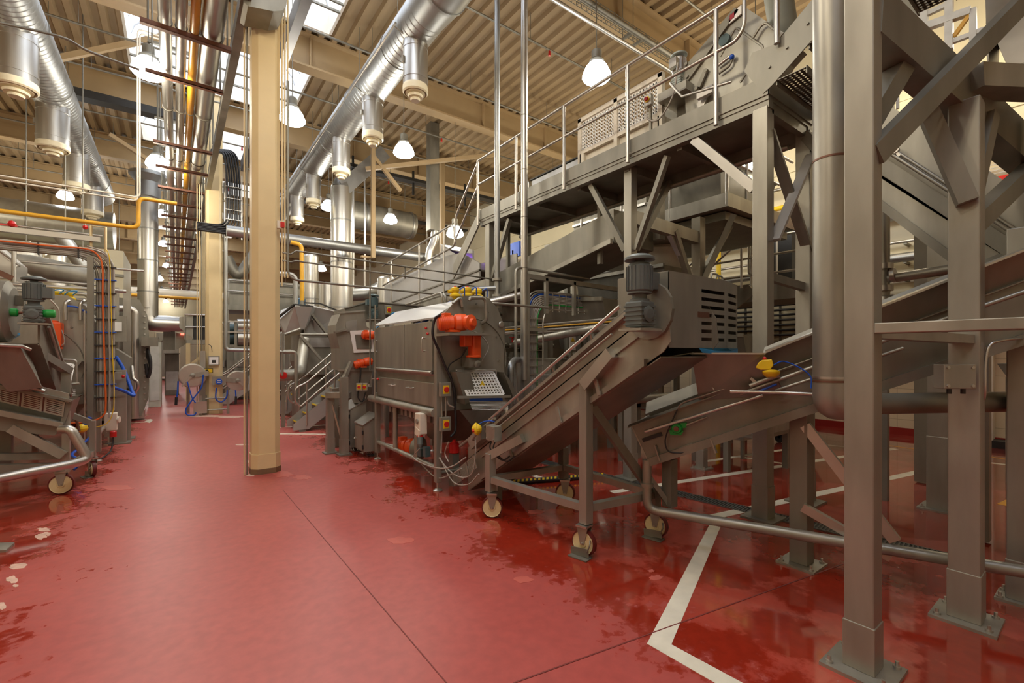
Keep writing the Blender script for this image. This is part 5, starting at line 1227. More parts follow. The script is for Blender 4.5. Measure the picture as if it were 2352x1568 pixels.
P(lambda m: m.prism([(FX - .0, FY + .06, ydo - .04), (FX - .0, BYY, ydo - .04), (FX + .09, BYY, yr1), (FX + .09, FY + .06, yr1)], (-.012, 0, 0)), 'sloped_apron', STEEL, t)
P(lambda m: m.bx(FX - .012, FX + .02, FY + .06, BYY - .12, .97, yr1 + .005), 'drawer_front', STEEL, t, bevel=.006)
for y in (5.35, 5.95): P(lambda m: m.tube([(FX - .01, y, 1.16), (FX - .05, y, 1.155), (FX - .05, y + .16, 1.155), (FX - .01, y + .16, 1.16)], .007, 6), 'handle', STEEL_B, t)
rid = fs(1031, 697, 2.74).z
P(lambda m: m.prism([(FX - .03, FY + .02, ytop + .02), (FX - .03, BYY, ytop + .02), (2.74, BYY, rid), (2.74, FY + .02, rid)], (0, 0, .02)), 'lid', SATIN, t)
P(lambda m: m.bx(2.73, 3.2, FY + .05, BYY, rid - .03, rid + .01), 'top_cover', STEEL_D, t)
# big end plate with chamfered crown
prof = [(FX + .02, .92), (FX + .02, 1.99), (2.72, 2.27), (2.98, 2.31), (3.14, 2.28), (3.27, 2.16), (3.36, 1.98), (3.38, .92)]
P(lambda m: m.prism([(a, FY, z) for a, z in prof], (0, .03, 0)), 'end_plate', STEEL, t)
P(lambda m: m.tube([(2.9 + .5 * math.cos(a), FY - .003, 1.52 + .5 * math.sin(a)) for a in [(-.2 + i * 1.9 / 14) for i in range(15)]], .008, 5), 'drum_ring', STEEL_D, t)
P(lambda m: [m.cyl((a, FY, z), (a, FY - .015, z), .012, n=6) for a, z in ((2.75, 2.15), (2.95, 2.2), (3.12, 2.1), (2.9, 2.0), (3.25, 1.8), (3.28, 1.5), (3.3, 1.3), (3.3, 1.25), (2.8, 1.95), (3.05, 1.85))], 'bolt_pattern', STEEL_D, t)
# frame legs and rails
for (x, y, z1) in ((FX + .02, FY + .02, ytop + .02), (3.36, FY + .03, 1.0), (FX + .02, BYY, 1.0), (3.36, BYY, 1.0)):
    l = P(lambda m: m.bx(x - .035, x + .035, y - .035, y + .035, .1, z1), 'leg', STEEL, t, bevel=.004)
    P(lambda m: m.lathe((x, y, 0), [(.055, 0), (.055, .012), (.02, .03), (.012, .03), (.012, .11)], n=14), 'levelling_foot', STEEL_B, l)
P(lambda m: m.tube([(FX, FY + .05, .90), (FX, BYY + .25, .90)], .05, 14), 'main_tube', STEEL, t)
P(lambda m: m.tube([(FX + .02, FY + .05, .26), (FX + .02, BYY, .26)], .03, 10), 'base_tube', STEEL, t)
P(lambda m: m.tube([(FX + .05, FY + .03, .2), (3.33, FY + .03, .2)], .025, 10), 'base_tube', STEEL_D, t)
for y in (5.35, 6.05): P(lambda m: m.tube([(FX + .03, y, .26), (FX + .03, y, .9)], .033, 10), 'strut_tube', STEEL, t)
P(lambda m: m.hull8([(2.75, 5.2, .45), (3.1, 5.2, .45), (3.1, 5.6, .45), (2.75, 5.6, .45)], [(2.5, 4.85, .95), (3.3, 4.85, .95), (3.3, 6.5, .95), (2.5, 6.5, .95)]), 'drip_hopper', STEEL_D, t)
P(lambda m: [m.bar((FX + .08, 4.9 + .14 * k, .80), (FX + .08, 4.98 + .14 * k, .80), .03, .1) for k in range(11)], 'conveyor_slat', STEEL, t)
# discharge chute on the end: white grid, blue strip, bars, funnel
g0, g1, g2, g3 = fe(1075, 909, FY - .24), fe(1157, 905, FY - .24), fe(1133, 858, FY - .06), fe(1051, 855, FY - .06)
P(lambda m: m.grid(g0, g1 - g0, g3 - g0, 12, 8, .015, .01, .03), 'guard_grid', PAPER, t)
P(lambda m: m.prism([g0.lerp(g3, .5).lerp(g1.lerp(g2, .5), .52) + V(dx, -.012 + dz * .1, dz) for dx, dz in ((-.045, -.03), (.045, -.03), (0, .04))], (0, -.004, 0)), 'warning_triangle', YELLOW, t)
P(lambda m: m.tube([fe(1047, 850, FY - .03), fe(1047, 850, FY - .08), fe(1140, 850, FY - .08), fe(1140, 880, FY - .08)], .01, 6, bend=.02), 'grid_hinge', STEEL_B, t)
P(lambda m: m.prism([fe(1076, 912, FY - .2), fe(1153, 911, FY - .2), fe(1155, 920, FY - .2), fe(1080, 922, FY - .2)], (0, .01, 0)), 'blue_curtain', BLUE, t)
P(lambda m: [m.bar(fe(1078 + k * 1.2, 922 + k * 3.2, FY - .2 - k * .008), fe(1166 + k * .2, 921 + k * 3.0, FY - .2 - k * .008), .006) for k in range(7)], 'outlet_slat', PAPER, t)
P(lambda m: m.bar(fe(1052, 912, FY - .24), fe(1172, 910, FY - .24), .03), 'chute_rail', STEEL, t)
P(lambda m: m.prism([fe(1028, 853, FY), fe(1060, 853, FY), fe(1073, 905, FY), fe(1050, 925, FY)], (0, -.2, 0)), 'chute_cheek', STEEL_D, t)
P(lambda m: m.prism([fe(1135, 853, FY), fe(1150, 870, FY), fe(1172, 915, FY), fe(1160, 915, FY)], (0, -.2, 0)), 'chute_cheek', STEEL_D, t)
P(lambda m: m.hull8([fe(1090, 985, FY - .2), fe(1120, 985, FY - .2), fe(1120, 985, FY), fe(1090, 985, FY)], [fe(1055, 942, FY - .35), fe(1158, 942, FY - .35), fe(1150, 942, FY), fe(1060, 942, FY)]), 'funnel', STEEL, t)
# pipes arched over the crown
P(lambda m: m.tube([fe(1078, 690, FY - .1), fe(1080, 684, FY - .1), fe(1115, 684, FY - .1), fe(1118, 735, FY - .1), fe(1107, 742, FY - .02)], .022, 10, bend=.06), 'wash_pipe', STEEL, t)
P(lambda m: m.tube([fe(1040, 697, FY - .03), fe(1058, 682, FY - .03), fe(1062, 705, FY - .03)], .02, 10, bend=.05), 'wash_pipe', STEEL, t)
for k in (0, 1): P(lambda m: m.tube([(2.75 + k * .1, FY + .5 + k * .1, rid), (2.75 + k * .1, FY + .5 + k * .1, rid + .16), (2.9 + k * .1, BYY, rid + .14)], .018, 8, bend=.08), 'wash_pipe', STEEL, t)
# blue cables over the lid
P(lambda m: m.spline([fs(860, 765, FX - .02), fs(872, 757, FX), fs(925, 750, FX), fs(975, 738, 2.44), fs(1005, 716, 2.6), fs(1022, 699, 2.75), fs(1050, 690, 2.85)], .014), 'cable_bundle', BLUE, t)
P(lambda m: m.spline([fs(862, 756, FX), fs(885, 735, 2.6), fs(915, 727, 2.75), fs(950, 724, 2.9)], .012), 'cable_bundle', LBLUE, t)
P(lambda m: m.tube([fs(862, 700, FX - .06), fs(861, 915, FX - .06)], .012, 8), 'corner_tube', STEEL, t)
# latches with red knobs
for (a, b) in ((978, 753), (982, 766)): P(lambda m: m.ball(fs(a, b, FX - .03), .017, 8), 'red_knob', RED, t)
P(lambda m: m.tube([fs(856, 870, FX - .04), fs(872, 870, FX - .04)], .01, 6), 'latch', STEEL, t)
P(lambda m: m.ball(fs(868, 870, FX - .06), .02, 8), 'red_knob', RED, t)
P(lambda m: m.lathe(fe(1152, 745, FY - .02), [(.03, -.008), (.042, 0), (.03, .008), (.022, 0)], (0, 1, 0), 14), 'lifting_eye', STEEL_B, t)
P(lambda m: m.prism([fe(1000, 766, FY - .02), fe(1000, 772, FY - .02), fe(1096, 772, FY - .02), fe(1096, 766, FY - .02)], (0, -.34, 0)), 'motor_shelf', STEEL, t)

def hmotor(name, c, label, ax, mat, r, ln, parts=True, grp=None):
    """horizontal geared motor: c centre, ax axis"""
    c = V(c); ax = V(ax).normalized()
    t = thing(name, label, 'motor', c, grp)
    P(lambda m: m.lathe(c - ax * ln * .5, [(r * .8, 0), (r, .02), (r, ln * .5), (r * .85, ln * .52)], ax, 18), 'motor_body', mat, t)
    P(lambda m: m.lathe(c + ax * ln * .02, [(r * .7, 0), (r * 1.1, .02), (r * 1.2, ln * .22), (r * 1.1, ln * .42), (r * .5, ln * .46), (r * .5, ln * .5)], ax, 14), 'gear_case', mat, t)
    P(lambda m: m.box(c - ax * ln * .22 + V(0, 0, r * 1.05), (r * 1.0, r * 1.0, r * .5)), 'terminal_box', mat, t, bevel=.006)
    P(lambda m: m.box(c + V(0, 0, -r * 1.1), (r * 1.6, r * 1.4, r * .3)), 'foot', mat, t)
    P(lambda m: [m.lathe(c - ax * (ln * .45 - k * ln * .06), [(r, 0), (r * 1.07, .003), (r * 1.07, .008), (r, .011)], ax, 16) for k in range(6)], 'cooling_ribs', mat, t)
    return t
e = fe(1040, 741, FY - .2)
t = hmotor('gear_motor', e, 'orange horizontal geared motor on the shelf at the top of the drum machine end', (.95, -.3, .05), ORANGE, .085, .34)
P(lambda m: m.lathe(e + V(.13, -.12, 0), [(.085, 0), (.09, .05), (.05, .06), (.04, .09)], (.3, -1, 0), 16), 'gear_flange', ORANGE, t)
t = thing('gear_motor', 'orange upright geared motor lower on the drum machine end, above the white grid', 'motor', fe(1083, 795))
P(lambda m: m.box(fe(1090, 795, FY - .16), (.12, .13, .27)), 'motor_body', ORANGE, t, bevel=.02)
P(lambda m: m.box(fe(1070, 782, FY - .16), (.11, .12, .14)), 'terminal_box', ORANGE, t, bevel=.012)
P(lambda m: m.lathe(fe(1088, 820, FY - .16), [(.09, 0), (.09, .02), (.05, .03)], (0, 0, 1), 14), 'flange', ORANGE, t)
P(lambda m: m.box(fe(1084, 832, FY - .12), (.17, .16, .11)), 'gear_box', STEEL_D, t)
P(lambda m: m.lathe(fe(1095, 836, FY - .2), [(.045, 0), (.045, .03), (.02, .04)], (0, -1, 0), 12), 'shaft_boss', STEEL_D, t)
P(lambda m: m.spline([fe(1052, 757, FY - .2), fe(1085, 760, FY - .12), fe(1110, 775, FY - .08), fe(1122, 800, FY - .08), fe(1105, 830, FY - .1)], .007), 'cable', CABLE_G, t)
t = thing('motor_cable', 'thick black cables looping down beside the corner leg of the drum machine', 'cable', fe(1000, 800))
P(lambda m: m.spline([fe(1012, 722, FY - .22), fe(998, 735, FY - .12), fe(994, 770, FY - .1), fe(1008, 805, FY - .06), fe(1022, 840, FY - .06), fe(1040, 880, FY - .05), fe(1045, 930, FY - .05), fe(1046, 985, FY - .06), fe(1035, 1003, FY - .06)], .016), 'cable', BLACK, t)
P(lambda m: m.spline([fe(1072, 800, FY - .16), fe(1058, 820, FY - .08), fe(1035, 835, FY - .06), fe(1028, 850, FY - .05)], .008), 'cable', BLACK, t)
# isolator switches on the leg
def isolator(c, label, nrm=(0, -1, 0), sc=1.0, grp='isolator switches'):
    c = V(c); n = V(nrm); sd = V(0, 0, 1).cross(n)
    t = thing('isolator_switch', label, 'isolator switch', c, grp)
    P(lambda m: m.bar(c - n * .03, c + n * .03, .13 * sc, .16 * sc), 'box_body', STEEL, t, bevel=.005)
    P(lambda m: m.bar(c + n * .03, c + n * .036, .075 * sc, .095 * sc), 'yellow_plate', YELLOW, t)
    P(lambda m: m.lathe(c + n * .035, [(.032 * sc, 0), (.032 * sc, .012), (.026 * sc, .014)], n, 16), 'dial', RED, t)
    P(lambda m: m.bar(c + n * .045 - V(0, 0, .022 * sc), c + n * .045 + V(0, 0, .022 * sc), .012 * sc, .02), 'handle', RED, t)
    return t
isolator(fe(1022, 894, FY - .08), 'upper red and yellow isolator switch on the corner leg of the drum machine')
isolator(fe(1022, 973, FY - .08), 'lower red and yellow isolator switch on the corner leg of the drum machine')
t = thing('conduit_pair', 'grey conduits joining the two isolator switches on the drum machine leg', 'conduit', fe(1020, 935))
P(lambda m: [m.tube([fe(1014 + k * 10, 908, FY - .07), fe(1015 + k * 9, 957, FY - .07)], .009, 6) for k in (0, 1)], 'conduit_pattern', STEEL, t)
P(lambda m: m.tube([fe(1024, 910, FY - .06), fe(1030, 930, FY - .06), fe(1042, 935, FY - .06)], .01, 6, bend=.04), 'branch', CABLE_G, t)
P(lambda m: m.tube([fe(1015, 990, FY - .07), fe(1013, 1040, FY - .07)], .008, 6), 'tail', CABLE_G, t)
# plug socket
t = thing('power_socket', 'white industrial plug socket with red plug fixed low on the drum machine corner', 'power socket', fs(965, 970))
e = fs(967, 972, FX - .06)
P(lambda m: m.box(e, (.1, .14, .25)), 'socket_body', WHITE, t, bevel=.01)
P(lambda m: m.box(e + V(-.01, .0, -.1), (.09, .12, .1), Matrix.Rotation(.35, 3, 'X')), 'socket_front', WHITE, t, bevel=.01)
P(lambda m: m.lathe(e + V(-.05, -.01, .03), [(.03, 0), (.03, .015)], (-1, 0, 0), 12), 'dial', STEEL, t)
P(lambda m: m.lathe(e + V(-.02, -.02, -.16), [(.04, 0), (.042, .06), (.03, .08)], (.2, .3, 1), 14), 'plug_collar', RED, t)
P(lambda m: m.lathe(e + V(-.035, -.05, -.25), [(.02, -.03), (.035, .01), (.035, .09)], (.15, .3, 1), 14), 'plug_body', MOTOR, t)
P(lambda m: m.spline([e + V(-.05, -.07, -.28), fs(950, 1050, FX - .1), fs(975, 1066, FX - .15), fs(1010, 1075, FX - .2), fs(1040, 1070, FX - .15), fs(1070, 1050, FX - .1)], .007), 'cable', CABLE_G, t)
t = thing('floor_cable', 'pale cables looping low between the drum machine and the steep conveyor foot', 'cable', fs(1050, 1080))
for pts in ([(1000, 1040), (1030, 1078), (1060, 1096), (1085, 1085), (1092, 1040), (1092, 1010)], [(1010, 1050), (1040, 1105), (1075, 1112), (1100, 1088)], [(960, 1058), (1000, 1095), (1030, 1092), (1060, 1075)], [(1030, 1015), (1022, 1040), (1030, 1060)]):
    P(lambda m: m.spline([at(a, b, X=FX + .02) for a, b in pts], .007), 'cable', CABLE_G, t)
t = hmotor('pump_motor', fs(935, 1024, 2.62), 'orange pump motor low underneath the drum machine', (.5, -.8, 0), ORANGE, .1, .34)
P(lambda m: m.lathe(fs(952, 1028, 2.55), [(.12, 0), (.15, .03), (.15, .1), (.1, .12)], (.5, -.8, 0), 18), 'pump_volute', STEEL_D, t)
t = thing('red_motor', 'small bright red upright pump motor in the shade by the drum machine corner', 'motor', fe(1043, 1028))
P(lambda m: m.lathe(fe(1043, 1040, FY + .1), [(.05, 0), (.065, .01), (.065, .11), (.04, .13), (.02, .14), (.02, .16)], n=14), 'motor_body', RED, t)
P(lambda m: m.bar((fe(1043, 1028, FY + .1).x, FY + .1, 0), (fe(1043, 1028, FY + .1).x, FY + .1, fe(1043, 1040, FY + .1).z), .09), 'pedestal', STEEL_D, t)
t = thing('connection_box', 'small grey connection box on the base tube under the drum machine', 'junction box', fs(972, 1038))
P(lambda m: m.box(fs(968, 1038, FX + .02), (.07, .09, .1)), 'box_body', MOTOR_T, t, bevel=.004); P(lambda m: m.box(fs(980, 1037, FX + .02), (.07, .07, .12)), 'box_cover', MOTOR_T, t, bevel=.004)
# valves on the pipe over the crown
for i, (a, b, lb) in enumerate(((1045, 671, 'left yellow spray valve of three above the drum machine crown'), (1073, 671, 'middle yellow spray valve of three above the drum machine crown'), (1098, 674, 'right yellow spray valve of three above the drum machine crown'))):
    e = fe(a, b, FY + .1); t = thing('spray_valve', lb, 'valve', e, 'yellow spray valves')
    P(lambda m: m.lathe(e, [(.02, -.09), (.03, -.07), (.065, -.05), (.065, -.03), (.04, -.01), (.055, .02), (.055, .045), (.03, .06)], n=14), 'valve_body', YELLOW, t)
    P(lambda m: m.ball(e + V(0, 0, .06), .02, 8), 'cap', RED, t)
    P(lambda m: m.cyl(e + V(-.09, 0, .0), e + V(.03, 0, .03), .022, n=8), 'side_port', YELLOW, t)
    P(lambda m: m.spline([e + V(.03, -.05, .03), e + V(.09, -.06, .06), e + V(.11, -.04, -.04)], .007), 'hose', BLUE, t)
t = thing('water_pipe', 'thin pipe carrying the yellow spray valves over the drum machine', 'pipe', fe(1045, 690))
P(lambda m: m.tube([fe(1030, 688, FY + .1), fe(1125, 696, FY + .1), (4.2, FY + .1, fe(1125, 696, FY + .1).z)], .018, 8), 'pipe_body', STEEL, t)
for a in (1045, 1073, 1098): P(lambda m: m.tube([fe(a, 690, FY + .1), fe(a, 682, FY + .1)], .014, 6), 'stub', STEEL, t)

# thin pipes of the crossing pipe run (upper two)
t = thing('pipe_run', 'two thin rails of pipe crossing from the first column to the cable tower', 'pipe', (3, 6.8, 2.8))
P(lambda m: m.tube([at(648, 580, Y=6.8), at(668, 584, Y=6.8), at(680, 576, Y=6.8), at(1139, 642, Y=6.8)], .013, 6), 'upper_pipe', STEEL_D, t)
P(lambda m: m.tube([at(648, 598, Y=6.8), at(668, 602, Y=6.8), at(680, 599, Y=6.8), at(1139, 664, Y=6.8)], .013, 6), 'lower_pipe', STEEL_D, t)
for a, b0, b1 in ((850, 595, 850), (930, 612, 640), (776, 590, 600)): P(lambda m: m.tube([at(a, b0, Y=6.82), at(a, b1, Y=6.82)], .011, 6), 'rail_post', STEEL_D, t)

# ================================================================== CABINETS AND FEED HOPPER left of the drum machine
def cabinet(x0, x1, y0, y1, z0, z1, label):
    t = thing('control_cabinet', label, 'cabinet', ((x0 + x1) / 2, y0, 0), 'control cabinets')
    P(lambda m: m.prism([(x0, y0, z0), (x1, y0, z0), (x1, y0, z1 + .14), (x0, y0, z1)], (0, y1 - y0, 0)), 'cabinet_body', STEEL, t, bevel=.006)
    P(lambda m: m.prism([(x0 - .02, y0 - .02, z1 + .0), (x1 + .01, y0 - .02, z1 + .15), (x1 + .01, y0 - .02, z1 + .165), (x0 - .02, y0 - .02, z1 + .015)], (0, y1 - y0 + .04, 0)), 'roof', STEEL_B, t)
    d = P(lambda m: m.bx(x0 - .015, x0, y0 + .015, y1 - .015, z0 + .02, z1 - .02), 'door', STEEL, t, bevel=.004)
    P(lambda m: (m.box((x0 - .03, y1 - .08, (z0 + z1) / 2 - .02), (.03, .05, .02)), m.tube([(x0 - .03, y1 - .08, (z0 + z1) / 2), (x0 - .05, y1 - .08, (z0 + z1) / 2 - .03)], .008, 6)), 'handle', STEEL_B, d)
    for z in (z0 + .08, z1 - .1): P(lambda m: m.cyl((x0 - .015, y0 + .0, z - .03), (x0 - .015, y0 + .0, z + .03), .014, n=8), 'hinge', BLACK, d)
    P(lambda m: [m.spline([(x0 + .06 + k * .03, y0 + .1, z0), (x0 + .07 + k * .03, y0 + .06, z0 - .05 if z0 > .08 else .012), (x0 + .16 + k * .03, y0 + .05, .014)], .007) for k in range(4)], 'cable_bundle', BLACK, t)
    for y in (y0 + .02, y1 - .05): P(lambda m: m.bx(x1 - .03, x1, y, y + .03, 0, z0), 'leg', STEEL_D, t)
    return t
cabinet(2.27, 2.48, 6.84, 7.22, .10, .50, 'front smaller of two steel control cabinets with sloping roof, beside the drum machine')
cabinet(2.24, 2.50, 7.40, 7.95, .08, .68, 'rear taller of two steel control cabinets with sloping roof')
t = thing('feed_hopper', 'tall steel feed box with a square window and funnel, left of the drum machine doors', 'hopper', (2.6, 7.6, 0))
HY = 7.45
def hf(a, b, y=HY): return at(a, b, Y=y)
P(lambda m: m.prism([hf(a, b) for a, b in ((780, 850), (780, 800), (772, 765), (772, 745), (782, 720), (836, 716), (842, 750), (860, 760), (862, 852))], (0, .5, 0)), 'hopper_body', STEEL, t)
P(lambda m: m.prism([hf(a, b, HY - .01) for a, b in ((803, 760), (855, 757), (858, 808), (812, 810))], (0, -.015, 0)), 'window_frame', PAPER, t)
P(lambda m: m.prism([hf(a, b, HY - .03) for a, b in ((815, 768), (852, 768), (853, 801), (819, 801))], (0, -.006, 0)), 'window_glass', STEEL_D, t)
P(lambda m: m.prism([hf(a, b, HY - .012) for a, b in ((793, 738), (820, 733), (818, 760), (796, 762))], (0, -.008, 0)), 'bright_plate', STEEL_B, t)
P(lambda m: m.bar(hf(768, 763, HY - .03), hf(798, 756, HY - .03), .1, .03), 'side_shelf', STEEL, t)
P(lambda m: m.bar(hf(776, 718, HY - .02), hf(838, 713, HY - .02), .04, .02), 'top_rim', STEEL_B, t)
P(lambda m: m.hull8([hf(812, 925), hf(832, 925), hf(832, 925, HY + .3), hf(812, 925, HY + .3)], [hf(778, 850, HY - .05), hf(856, 850, HY - .05), hf(856, 850, HY + .55), hf(778, 850, HY + .55)]), 'funnel', STEEL, t)
P(lambda m: m.bar(hf(776, 850, HY - .06), hf(858, 850, HY - .06), .02, .03), 'funnel_rim', STEEL_B, t)
xa, xb = hf(763, 900).x, hf(785, 900).x
for (x, y, z1) in ((xa, HY + .12, .88), (xb, HY - .12, 1.22), (xb + .05, HY + .6, 1.0), (2.75, HY + .6, 1.0)):
    l = P(lambda m: m.bx(x - .055, x + .055, y - .055, y + .055, .02, z1), 'leg', STEEL, t, bevel=.004)
    P(lambda m: m.bx(x - .06, x + .06, y - .06, y + .06, .02, .25), 'sleeve', STEEL, l); P(lambda m: m.bx(x - .1, x + .1, y - .1, y + .1, 0, .02), 'base_plate', STEEL_D, l)
P(lambda m: m.bar((xa - .06, HY + .1, .93), (xb + .1, HY - .12, .93), .1, .09), 'head_beam', STEEL, t)
P(lambda m: m.bar((xa + .02, HY + .1, .85), (xb, HY - .06, .2), .05, .03), 'brace', STEEL_B, t)
P(lambda m: m.bar((xb, HY - .12, 1.2), (xb + .12, HY - .1, 1.46), .08, .05), 'brace', STEEL, t)
t = hmotor('gear_motor', hf(846, 769, HY - .12), 'small orange motor at the top corner beside the window box', (1, 0, 0), ORANGE, .06, .2, grp='small orange motors')
t = hmotor('gear_motor', hf(834, 833, HY - .12), 'small orange motor lower beside the window box, with black cable', (1, 0, .25), ORANGE, .06, .3, grp='small orange motors')
t = thing('motor_cable', 'black cable hanging in a loop from the small lower orange motor', 'cable', hf(828, 880))
P(lambda m: m.spline([hf(829, 843, HY - .14), hf(826, 880, HY - .14), hf(822, 910, HY - .14), hf(832, 922, HY - .14), hf(840, 900, HY - .14)], .012), 'cable', BLACK, t)
isolator(hf(826, 888, HY - .2), 'left one of a pair of small isolators below the window box', (-.5, -.85, 0), .75)
isolator(hf(838, 888, HY - .2), 'right one of a pair of small isolators below the window box', (-.5, -.85, 0), .75)
t = thing('trough_cover', 'dark gabled trough with grey motor behind the drum machine lid', 'trough', (3.6, 8.2, 1.5))
TY = 8.6
P(lambda m: m.prism([at(a, b, Y=TY) for a, b in ((792, 735), (792, 708), (848, 692), (985, 704), (985, 735))], (0, .7, 0)), 'trough_body', STEEL_D, t)
P(lambda m: (m.bar(at(790, 708, Y=TY - .02), at(848, 692, Y=TY - .02), .03, .02), m.bar(at(848, 692, Y=TY - .02), at(985, 704, Y=TY - .02), .03, .02)), 'rim', STEEL_B, t)
P(lambda m: [m.bx(x - .05, x + .05, TY + .3, TY + .4, 0, 2.3) for x in (at(800, 730, Y=TY).x, at(975, 730, Y=TY).x)], 'leg', STEEL_D, t)
t = gearmotor('teal-grey geared motor standing before the dark gabled trough', 'motor', at(858, 715, Y=8.4).x, 8.4, 2.23, .5, (3, 8.4, 2.2), MOTOR_T, MOTOR_T, towards=-1)
x_ = at(858, 715, Y=8.4).x; P(lambda m: m.bar((x_, 8.4, 0), (x_, 8.4, 2.22), .1), 'pedestal', STEEL_D, t)
e = at(892, 712, Y=8.35); t = isolator(e, 'small isolator with red knob right of the teal-grey motor', (0, -1, 0), 1.1)
P(lambda m: m.bar((e.x, 8.42, 0), (e.x, 8.42, e.z + .05), .06), 'stand', STEEL_D, t)
t = thing('blue_cable_tray', 'bundle of blue cables running off right of the small isolator', 'cable', at(900, 725, Y=8.3))
for k in range(3): P(lambda m: m.tube([at(896 + k, 735, Y=8.3), at(898 + k * 2, 718 + k * 3, Y=8.3), at(1000, 722 + k * 3, Y=8.3)], .014, 6, bend=.1), 'cable', (LBLUE, BLUE, YELLOW)[k], t)
P(lambda m: [m.bar((at(a, 725, Y=8.33).x, 8.33, 0), (at(a, 725, Y=8.33).x, 8.33, at(a, 725, Y=8.3).z), .05) for a in (990,)], 'stand', STEEL_D, t)

# ================================================================== BIG HOPPERS AND STAIRS beyond
t = thing('weigh_hopper', 'big many-sided steel hopper behind the first column, with sloped bright sides', 'hopper', (2.5, 11, 0))
HH = 10.9
def hh(a, b, y=HH): return at(a, b, Y=y)
P(lambda m: m.hull8([hh(690, 755, HH), hh(700, 755, HH), hh(705, 750, HH + .6), hh(685, 750, HH + .6)], [hh(677, 703, HH - .15), hh(717, 705, HH - .15), hh(735, 706, HH + .9), hh(665, 703, HH + .9)]), 'front_bucket', SATIN, t)
P(lambda m: m.hull8([hh(655, 765, HH + .2), hh(690, 757, HH + .05), hh(700, 757, HH + .9), hh(650, 765, HH + .9)], [hh(640, 735, HH + .4), hh(677, 703, HH - .1), hh(690, 697, HH + 1.2), hh(645, 712, HH + 1.2)]), 'left_bucket', SATIN, t)
P(lambda m: m.hull8([hh(722, 760, HH + .5), hh(768, 790, HH + .5), hh(768, 790, HH + 1.6), hh(722, 760, HH + 1.6)], [hh(717, 704, HH + .3), hh(782, 718, HH + .3), hh(782, 718, HH + 1.7), hh(705, 697, HH + 1.7)]), 'right_bucket', SATIN, t)
P(lambda m: m.prism([hh(a, b, HH + .5) for a, b in ((698, 766), (712, 728), (748, 766))], (0, .05, 0)), 'bright_panel', SATIN, t)
P(lambda m: m.prism([hh(a, b, HH + .35) for a, b in ((694, 768), (764, 768), (766, 860), (700, 860), (690, 830))], (0, 1.2, 0)), 'lower_tank', STEEL_D, t)
P(lambda m: m.prism([hh(a, b, HH + .34) for a, b in ((698, 775), (760, 775), (760, 797), (698, 797))], (0, -.02, 0)), 'panel', SATIN, t)
P(lambda m: (m.bar(hh(640, 728, HH + .3), hh(677, 699, HH - .12), .05, .03), m.bar(hh(677, 699, HH - .12), hh(720, 704, HH - .12), .05, .03)), 'rim', DARK, t)
P(lambda m: (m.bar(hh(698, 695, HH + .25), hh(735, 697, HH + .25), .05, .03), m.bar(hh(735, 697, HH + .25), hh(784, 717, HH + .25), .05, .03)), 'rim', DARK, t)
for a in (648, 771):
    x = hh(a, 800).x; P(lambda m: m.bar((x, HH - .1, 0), (x, HH - .1, hh(a, 766).z), .07), 'leg', STEEL, t)
for (p, q) in (((648, 770), (690, 755)), ((690, 768), (772, 768))): P(lambda m: m.tube([hh(*p, HH - .1), hh(*q, HH - .1)], .03, 8), 'cross_tube', STEEL, t)
P(lambda m: m.bar(hh(690, 770, HH - .1), hh(766, 858, HH - .1), .05), 'diagonal', STEEL, t)
P(lambda m: m.bar(hh(716, 722, HH + .2), hh(768, 788, HH + .2), .12, .05), 'slant_beam', STEEL_D, t)
P(lambda m: m.bx(hh(700, 900).x, hh(765, 900).x, HH + .5, HH + 1.4, 0, 1.2), 'base_cabinet', STEEL_D, t)
P(lambda m: m.lathe(hh(692, 702, HH + 1.3), [(.08, 0), (.1, .02), (.1, .16), (.06, .19)], n=14), 'agitator_motor', plain('blue_motor_paint', srgb(60, 92, 116), .4), t)
t = thing('pipe_bend', 'grey round pipe with a bend and red handwheel low behind the first column', 'pipe', hh(660, 860))
P(lambda m: m.tube([hh(640, 862, 10.4), hh(680, 860, 10.4), hh(690, 850, 10.6), hh(700, 780, 11)], .12, 12, bend=.3), 'pipe_body', STEEL, t)
P(lambda m: m.tube([hh(640, 808, 10.2), hh(676, 808, 10.2), hh(680, 815, 10.2), hh(680, 930, 10.2)], .035, 8, bend=.15), 'rail_pipe', STEEL, t)
P(lambda m: m.lathe(hh(651, 862, 10.2), [(.06, -.01), (.075, 0), (.06, .01), (.05, 0)], (0, 1, 0), 16), 'handwheel', RED, t)
P(lambda m: m.tube([hh(648, 765, 10.2), hh(648, 862, 10.2)], .03, 8), 'stem', STEEL, t)
